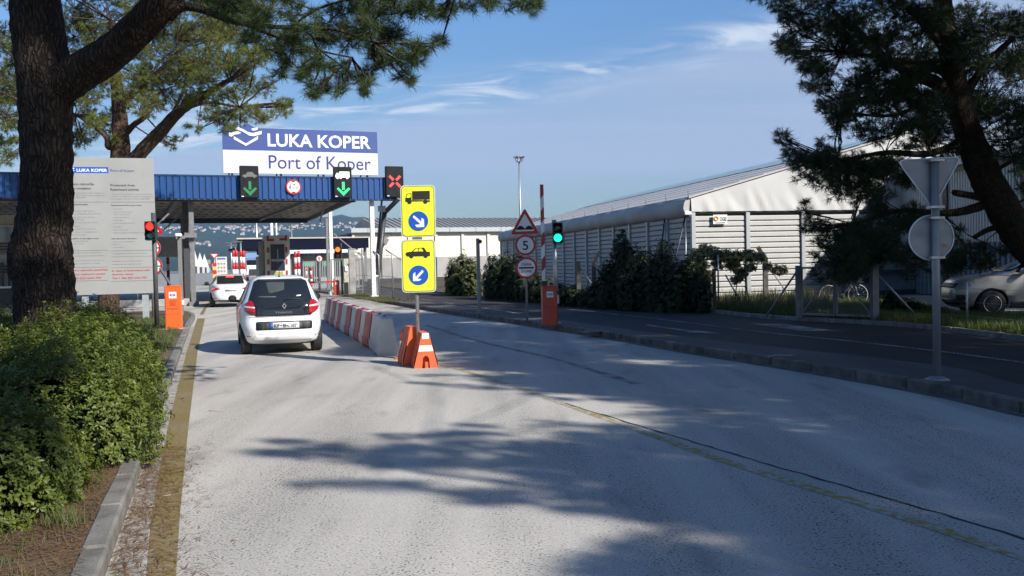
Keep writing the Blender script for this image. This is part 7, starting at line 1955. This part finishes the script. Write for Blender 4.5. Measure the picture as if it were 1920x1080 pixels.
for tg in targets:
    tx, ty, tz, r_ = tg[:4]
    for _ in range(14):
        h = tz + random.uniform(7.2, 11.5) + (_ * .35 if _ > 4 else 0)
        p = caster((tx, ty, tz), h); a = project(p)
        if a[2] < .5 or a[0] > 1920 + 60 or a[1] < -40 or a[0] < -60: break
    else: continue
    k = tg[4] if len(tg) > 4 else min(range(3), key=lambda i: (Vector((p.x, p.y, 0)) - Vector((trees[i][0].x, trees[i][0].y, 0))).length)
    trees[k][2].append((p, r_))
lbs = ['tall pine outside the frame on the right verge, second from the camera', 'tall pine outside the frame right beside the camera', 'tall pine outside the frame on the right verge, nearest the parked car', 'unseen pine added on the left verge behind the camera to shade the hedge']
for (base, H_, cs), lb in zip(trees, lbs):
    if not cs: continue
    cl = []; limbs = []
    top_ = base + Vector((-1.0, .4, H_))
    trunk = ([base, base + Vector((-.1, 0, 3)), base + Vector((-.4, .1, 6)), base + Vector((-.7, .3, 7.6)), top_], [.34, .29, .25, .2, .08])
    cs.sort(key=lambda c: (c[0] - base).length)
    picks = cs[::max(1, len(cs) // 12)]
    ends = []
    for p, r_ in picks:
        z0 = min(max(3.5, p.z - (Vector((p.x, p.y, 0)) - Vector((base.x, base.y, 0))).length * .35), 9.0)
        s_ = base + Vector((-.05 * z0, .02 * z0, z0)); limbs.append(([s_, s_.lerp(p, .5) + Vector((0, 0, .3)), p], [.08, .045, .015])); ends += [p, s_.lerp(p, .6)]
    for p, r_ in cs:
        cl.append((p, r_, min(ends, key=lambda e: (e - p).length)))
    pine('pine_tree', lb, base, trunk, limbs, cl, bark_dk, needle_c, 11, .20, .024, 250, twig=.012, spread=.9)

# ------------------------------------------------------------------ shrubs and hedges
def leafy(name, label, cat, blobs, per_m2, nleaf, ll, lw, mat_, core_mat, group=None, stems=None, ground=0.0, cut=None, up=.5, cup=.35):
    """blobs: (x, y, z, rx, ry, rz); leaf rosettes sit on the outside of their union"""
    O = Vector((sum(b[0] for b in blobs) / len(blobs), sum(b[1] for b in blobs) / len(blobs), ground))
    t = thing(name, label, cat, O, 0, group)
    B_ = np.array(blobs); C, D = [], []
    for i, b in enumerate(B_):
        area = 4 * PI * ((b[3] * b[4]) ** 1.6 / 3 + (b[3] * b[5]) ** 1.6 / 3 + (b[4] * b[5]) ** 1.6 / 3) ** (1 / 1.6)
        n = int(area * per_m2)
        u_ = unit(RNG.normal(size=(n, 3)))
        lump = 1 + .13 * np.sin(u_[:, :1] * 7 + i) * np.sin(u_[:, 1:2] * 6 + i * 2) + RNG.normal(size=(n, 1)) * .055 - np.abs(RNG.normal(size=(n, 1))) * .07
        P = b[:3] + u_ * b[3:] * lump; nr = unit(u_ / b[3:])
        keep = P[:, 2] > ground - .05
        for j, c in enumerate(B_):
            if j != i: keep &= (((P - c[:3]) / c[3:]) ** 2).sum(-1) > .86
        if cut is not None: keep &= cut(P)
        C.append(P[keep]); D.append(nr[keep])
    C = np.concatenate(C); D = np.concatenate(D); m_ = len(C)
    ax = unit(D + np.array((0, 0, up)) + RNG.normal(size=D.shape) * .45)
    ref = unit(np.cross(ax, unit(RNG.normal(size=ax.shape)))); ref2 = np.cross(ax, ref)
    a = RNG.uniform(0, 2 * PI, (m_, 1)) + np.arange(nleaf)[None] * 2.4
    rad = ref[:, None] * np.cos(a)[..., None] + ref2[:, None] * np.sin(a)[..., None]
    d = unit(rad + ax[:, None] * RNG.uniform(.1, .1 + cup * 2, (m_, nleaf, 1)))
    ln = ll * RNG.uniform(.6, 1.2, (m_, nleaf, 1)); s_ = unit(np.cross(ax[:, None], d)) * lw * .5 * RNG.uniform(.7, 1.2, (m_, nleaf, 1))
    b0 = C[:, None] + ax[:, None] * RNG.uniform(-.02, .03, (m_, nleaf, 1)); mid = b0 + d * ln * .6; tip = b0 + d * ln - ax[:, None] * ln * .15
    V = np.stack([b0, mid + s_, tip, mid - s_], axis=2).reshape(-1, 3) - np.asarray(O)
    q = np.arange(m_ * nleaf)[:, None] * 4
    link('foliage', fast_mesh('foliage', V, q + np.array([0, 1, 2, 3])[None], [mat_]), t)
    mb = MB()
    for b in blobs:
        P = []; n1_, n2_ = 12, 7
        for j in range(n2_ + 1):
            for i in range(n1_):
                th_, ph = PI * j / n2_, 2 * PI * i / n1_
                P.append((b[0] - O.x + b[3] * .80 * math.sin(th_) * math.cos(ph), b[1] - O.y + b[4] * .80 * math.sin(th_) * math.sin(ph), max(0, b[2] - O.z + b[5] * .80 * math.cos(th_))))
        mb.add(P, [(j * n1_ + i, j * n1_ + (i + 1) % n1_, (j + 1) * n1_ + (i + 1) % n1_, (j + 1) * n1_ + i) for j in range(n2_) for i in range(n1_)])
    tag(mb.build('dark_core', core_mat, t), kind='stuff')  # solid near-black core, painted to stand for the shaded inside
    if stems:
        mb = MB()
        for p, q_, r_ in stems: mb.tube([Vector(p) - O, (Vector(p) - O).lerp(Vector(q_) - O, .5) + Vector((random.uniform(-.05, .05),) * 3), Vector(q_) - O], [r_, r_ * .8, r_ * .5], 6)
        tag(mb.build('stems', M('shrub_stem', (.09, .07, .05), .9), t), kind='stuff')
    return t
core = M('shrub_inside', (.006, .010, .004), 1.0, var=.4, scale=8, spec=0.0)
hedge_leaf = leafmat('hedge_leaves', (.036, .064, .009), (.165, .190, .030), .25, .45, 1.6)
dark_leaf = leafmat('dark_hedge_leaves', (.012, .022, .009), (.05, .065, .022), .2, .6, .9)
vine_leaf = leafmat('vine_leaves', (.16, .17, .07), (.36, .34, .17), .3, .6, .9)
shrub_leaf = leafmat('olive_shrub_leaves', (.05, .065, .02), (.16, .17, .06), .3, .6, .8)
blobs = [(KX(6.0) - .95, 6.0, vz + .1, .52, .5, .60), (KX(5.8) - 1.6, 5.8, vz + .1, .65, .6, .74), (KX(6.6) - .9, 6.6, vz + .1, .6, .55, .68), (KX(5.5) - 2.3, 5.5, vz + .1, .7, .65, .78), (KX(6.9) - 2.3, 6.9, vz + .1, .75, .7, .80), (KX(6.4) - 3.3, 6.4, vz + .1, .9, .8, .92), (KX(6.8) - 4.3, 6.8, vz + .1, 1.0, .9, 1.0), (KX(7.5) - 1.25, 7.5, vz + .1, .7, .6, .74), (KX(6.1) - 4.4, 6.0, vz + .1, .9, .8, .85)]
for y, o_, h, r_ in ((8.0, .75, .86, .80), (8.9, .85, 1.0, .85), (9.9, .95, 1.1, .9), (11.0, 1.05, 1.16, .95), (12.1, 1.15, 1.18, .95), (13.2, 1.25, 1.14, .95), (14.3, 1.3, 1.05, .95), (15.4, 1.5, .92, .95), (16.3, 1.8, .75, .8)):
    blobs.append((KX(y) - o_, y, vz + .10, r_ * 1.05, r_ * .9, h))
for y, o_, h, r_ in ((7.6, 2.2, .95, .95), (8.8, 2.4, 1.12, 1.05), (10.1, 2.6, 1.18, 1.1), (11.5, 2.8, 1.22, 1.1), (13.0, 2.9, 1.2, 1.1), (14.4, 3.0, 1.1, 1.0), (8.0, 3.8, 1.12, 1.1), (9.5, 4.2, 1.2, 1.1), (11.0, 4.6, 1.22, 1.2), (12.6, 4.9, 1.15, 1.2), (7.2, 3.4, .85, .8), (9.2, 5.9, 1.2, 1.3), (11.3, 6.5, 1.2, 1.3)):
    blobs.append((KX(y) - o_, y, vz + .10, r_, r_, h))
blobs = [(*b[:5], b[5] * .86) for b in blobs]
st = []
for _ in range(14):
    y = random.uniform(6.9, 7.8); x = KX(y) - random.uniform(.5, 2.2); st.append(((x, y, vz), (x + random.uniform(-.3, .3), y + random.uniform(.0, .5), .5), .006))
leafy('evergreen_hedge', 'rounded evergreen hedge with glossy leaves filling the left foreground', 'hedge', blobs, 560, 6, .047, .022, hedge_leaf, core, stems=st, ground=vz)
def gblob(px, py, dx, dy, h, rx, ry, z0=.06):
    p = G(px, py, z0); return (p.x + dx, p.y + dy, z0 + .1, rx, ry, h)
def hrow(lst):
    out_ = []
    for px, py, ytop, wpx, off in lst:
        p = G(px, py, .06); Y = p.y + off; q = A(px, ytop, Y); out_.append((q.x, Y, .1 + q.z * .28, wpx * Y / F, .8, q.z * .72))
    return out_
leafy('dark_hedge', 'dense dark ivy covered hedge rising in front of the hall side', 'hedge', hrow([(1140, 577, 500, 22, .7), (1165, 578, 442, 20, 1.0), (1185, 579, 470, 24, .8), (1210, 580, 478, 26, .8), (1245, 581, 462, 26, .9), (1235, 581, 500, 32, .4), (1275, 582, 495, 24, .8), (1300, 583, 482, 20, .9), (1312, 583, 520, 16, .5), (1190, 579, 520, 34, .3), (1265, 582, 525, 34, .3), (1125, 576, 530, 20, .5)]),
      120, 5, .10, .06, dark_leaf, core, ground=.06)
leafy('low_hedge', 'low dark bramble strip behind the green traffic light', 'hedge', hrow([(1015, 567, 520, 22, 1.2), (1045, 570, 535, 22, .9), (1075, 572, 540, 24, .8), (1103, 574, 545, 20, .7), (985, 565, 500, 22, 1.4)]), 110, 5, .10, .06, dark_leaf, core, ground=.06)
leafy('broad_shrub', 'broad dark shrub left of the road sign post behind the side road', 'shrub', hrow([(925, 560, 486, 20, 2.2), (950, 562, 482, 24, 2.2), (975, 564, 478, 20, 2.4), (940, 561, 510, 30, 1.4), (968, 563, 515, 26, 1.2)]), 60, 5, .13, .07, dark_leaf, core, group='shrubs behind the side road', ground=.06)
leafy('broad_shrub', 'sunlit olive green shrub behind the slim camera column', 'shrub', hrow([(850, 553, 492, 16, 3.0), (868, 554, 480, 16, 3.0), (885, 556, 490, 18, 2.6), (862, 554, 515, 24, 2.2)]), 60, 5, .13, .07, shrub_leaf, core, group='shrubs behind the side road', ground=.06)
vb = []
for px, py, r_ in ((1310, 480, 14), (1325, 472, 14), (1345, 478, 13), (1365, 480, 12), (1385, 482, 12), (1405, 480, 12), (1375, 498, 12), (1390, 512, 10), (1310, 500, 16), (1322, 520, 12), (1300, 520, 14), (1425, 482, 9), (1345, 495, 9), (1440, 500, 7), (1465, 508, 9), (1408, 500, 8), (1380, 525, 8), (1455, 505, 7)):
    p = A(px, py, 30.3 + random.uniform(-.2, .2)); vb.append((p.x, p.y, p.z, r_ * 30 / F * 1.2, .2, r_ * 30 / F))
leafy('climbing_vine', 'pale flowering climber sprawling over the fence before the hall gable', 'vine', vb, 150, 5, .085, .055, vine_leaf, M('vine_inside', (.05, .05, .03), 1), stems=[((vb[6][0], vb[6][1], .1), (vb[6][0] + .2, vb[6][1], 1.6), .02), ((vb[8][0], vb[8][1], .1), (vb[8][0], vb[8][1], 1.5), .03), ((vb[5][0], vb[5][1], .1), (vb[5][0] - .2, vb[5][1], 1.7), .02)] + [(vb[i][:3], vb[i + 1][:3], .015) for i in range(0, 5)], ground=-1)
p = G(1672, 590, .06)
leafy('small_bush', 'small dark bush at the foot of the gate stay', 'shrub', [(p.x, p.y, .2, .35, .3, .55), (p.x + .4, p.y - .3, .15, .3, .3, .35)], 120, 5, .08, .05, dark_leaf, core, ground=.06)

# ------------------------------------------------------------------ grass, weeds, needles on the ground
def blades(P, n, h, w_, lean=.5):
    m_ = len(P); a = RNG.uniform(0, 2 * PI, (m_, n)); ln = RNG.uniform(.1, lean, (m_, n)); hh = h * RNG.uniform(.4, 1.15, (m_, n))
    base = P[:, None] + np.stack([RNG.normal(size=(m_, n)) * .03, RNG.normal(size=(m_, n)) * .03, np.zeros((m_, n))], -1)
    d = np.stack([np.cos(a) * ln, np.sin(a) * ln, np.ones((m_, n))], -1); tip = base + d * hh[..., None]
    sd = np.stack([-np.sin(a), np.cos(a), np.zeros((m_, n))], -1) * w_ / 2
    V = np.stack([base - sd, base + sd, tip], 2).reshape(-1, 3); return V, np.arange(len(V)).reshape(-1, 3)
grass_g = leafmat('green_grass', (.045, .085, .015), (.12, .16, .035), .3, .6, .5)
grass_d = leafmat('dry_grass', (.12, .095, .045), (.24, .20, .10), .3, .7, .8)
def grass(name, P, n, h, w_, mats, split, lean=.6):
    P = np.asarray(P, float); k = RNG.random(len(P)) < split
    Va, Ta = blades(P[k], n, h, w_, lean); Vb, Tb = blades(P[~k], n, h * .7, w_ * .8, lean * 1.5)
    me = fast_mesh(name, np.concatenate([Va, Vb]), np.concatenate([Ta, Tb + len(Va)]), mats, np.concatenate([np.zeros(len(Ta)), np.ones(len(Tb))]))
    return tag(link(name, me), kind='stuff')
P = []
for _ in range(5200):          # near verge, left foreground
    y = random.uniform(3.6, 7.8); P.append((KX(y) - .2 - random.uniform(0, 1) ** .8 * 3.2, y, vz))
P = [p for p in P if math.sin(p[0] * 3.1 + p[1] * 2.3) + random.uniform(-.8, .8) > .1]
grass('verge_grass', P, 9, .10, .005, [grass_g, grass_d], .3, 1.4)
P = []
for c in range(10):
    y = random.uniform(5.6, 7.3); x = KX(y) - random.uniform(.3, 1.9)
    for _ in range(26): P.append((x + random.gauss(0, .07), y + random.gauss(0, .07), vz))
grass('weed_tufts', P, 8, .17, .006, [grass_g, grass_d], .55, 1.1)
P = []
for _ in range(5200):
    y = random.uniform(16.5, 31); x = KX(y) - .25 - random.uniform(0, 9); P.append((x, y, vz))
grass('lawn', P, 10, .11, .014, [grass_g, grass_d], .72, .8)
P = []
sfx = [(p.x, p.y) for p in side_far]
def far_x(y):
    for a, b in zip(sfx, sfx[1:]):
        if min(a[1], b[1]) <= y <= max(a[1], b[1]): return a[0] + (b[0] - a[0]) * (y - a[1]) / (b[1] - a[1] + 1e-9)
    return None
for _ in range(26000):
    y = random.uniform(17, 38); x = far_x(y)
    if x is None: continue
    x = x + .2 + random.uniform(0, 1) * 9.0; q = project((x, y, .1))
    if q[0] > 2000 or q[0] < 1240: continue
    if inside((x, y), [(v[0], v[1]) for v in park]): continue
    P.append((x, y, .06))
grass('far_verge_grass', P, 7, .22, .02, [grass_g, grass_d], .72, .6)
P = []
for _ in range(900):
    y = random.uniform(26.5, 35); q = random.uniform(1310, 1560); x = (q - 960) / F * y
    fx = far_x(y)
    if fx is None or x > fx + .35: P.append((x, y, .06))
grass('tall_weeds', P, 5, .55, .035, [leafmat('olive_weeds', (.06, .07, .025), (.17, .165, .07), .3, .6, .6), grass_d], .6, .5)
P = [(p.x + random.uniform(-1.6, .0), p.y + random.uniform(-.1, .6), .12) for _ in range(900) for p in [G(random.uniform(640, 765), 0 + 560, .12)]]
P = []
for _ in range(1500):
    u_ = random.random(); a = Vector(fp[0]).lerp(Vector(fp[-1]), u_); P.append((a.x + random.uniform(-1.1, .25), a.y + random.uniform(-.4, .4), .12))
grass('fence_foot_grass', P, 6, .10, .02, [grass_g, grass_d], .25, .8)
# fallen needles and litter on the near verge, gutter and road edge
mb_n = []; 
m_ = 15000
yy = RNG.uniform(3.4, 9.0, m_); off_ = np.where(RNG.random(m_) < .82, -.12 - RNG.random(m_) * 2.9, .02 + np.abs(RNG.normal(size=m_)) * .22)
xx = np.array([KX(y) for y in yy]) + off_; zz = np.where(off_ < 0, vz + .012, .013)
a = RNG.uniform(0, PI, m_); L2 = RNG.uniform(.03, .09, m_)
c0 = np.stack([xx, yy, zz], -1); dv = np.stack([np.cos(a), np.sin(a), RNG.normal(size=m_) * .12], -1) * L2[:, None]; sd = np.stack([-np.sin(a), np.cos(a), np.zeros(m_)], -1) * .0032
V = np.stack([c0 - dv - sd, c0 - dv + sd, c0 + dv], 1).reshape(-1, 3)
tag(link('fallen_needles', fast_mesh('fallen_needles', V, np.arange(len(V)).reshape(-1, 3), [leafmat('dry_needles', (.13, .060, .025), (.26, .15, .07), .1, .8, 2)])), kind='stuff')
mb = MB()
for px, py in ((290, 948), (305, 930), (440, 1010), (415, 770), (400, 830), (560, 700)):
    p = G(px, py, .013); mb.tube([p, p + Vector((random.uniform(-.1, .1), random.uniform(-.05, .05), 0)), p + Vector((random.uniform(-.16, .16), random.uniform(-.06, .06), .002))], .004, 5)
tag(mb.build('road_litter', M('dry_twig', (.35, .28, .2), .9)), kind='stuff')
for px, py, lb in ((1465, 669, 'pale crumpled scrap lying on the island pavement'), (1375, 668, 'thin white wire loop stuck at the island kerb')):
    p = G(px, py, .125); t = thing('litter_scrap', lb, 'litter', p, .3)
    mb = MB(); mb.tube([(-.25, 0, .01), (-.1, .02, .03), (.06, .0, .02), (.2, -.02, .015)] if py == 669 else [(-.04, 0, 0), (-.03, 0, .05), (.02, 0, .07), (.04, 0, 0)], .012 if py == 669 else .004, 6); mb.build('scrap', M('grey_scrap', (.28, .28, .27), .7), t)
# ------------------------------------------------------------------ the air: far hills fade to blue
mb = MB(); mb.box((0, 2150, 150), (9600, 6300, 310))
hz = bpy.data.materials.new('haze'); hz.use_nodes = True; tt = hz.node_tree; tt.nodes.clear()
pv = tt.nodes.new('ShaderNodeVolumePrincipled'); pv.inputs['Color'].default_value = (.36, .60, 1.0, 1); pv.inputs['Density'].default_value = 9e-5; pv.inputs['Anisotropy'].default_value = 0.0
oo = tt.nodes.new('ShaderNodeOutputMaterial'); tt.links.new(pv.outputs[0], oo.inputs['Volume'])
tag(mb.build('haze', hz), kind='stuff')
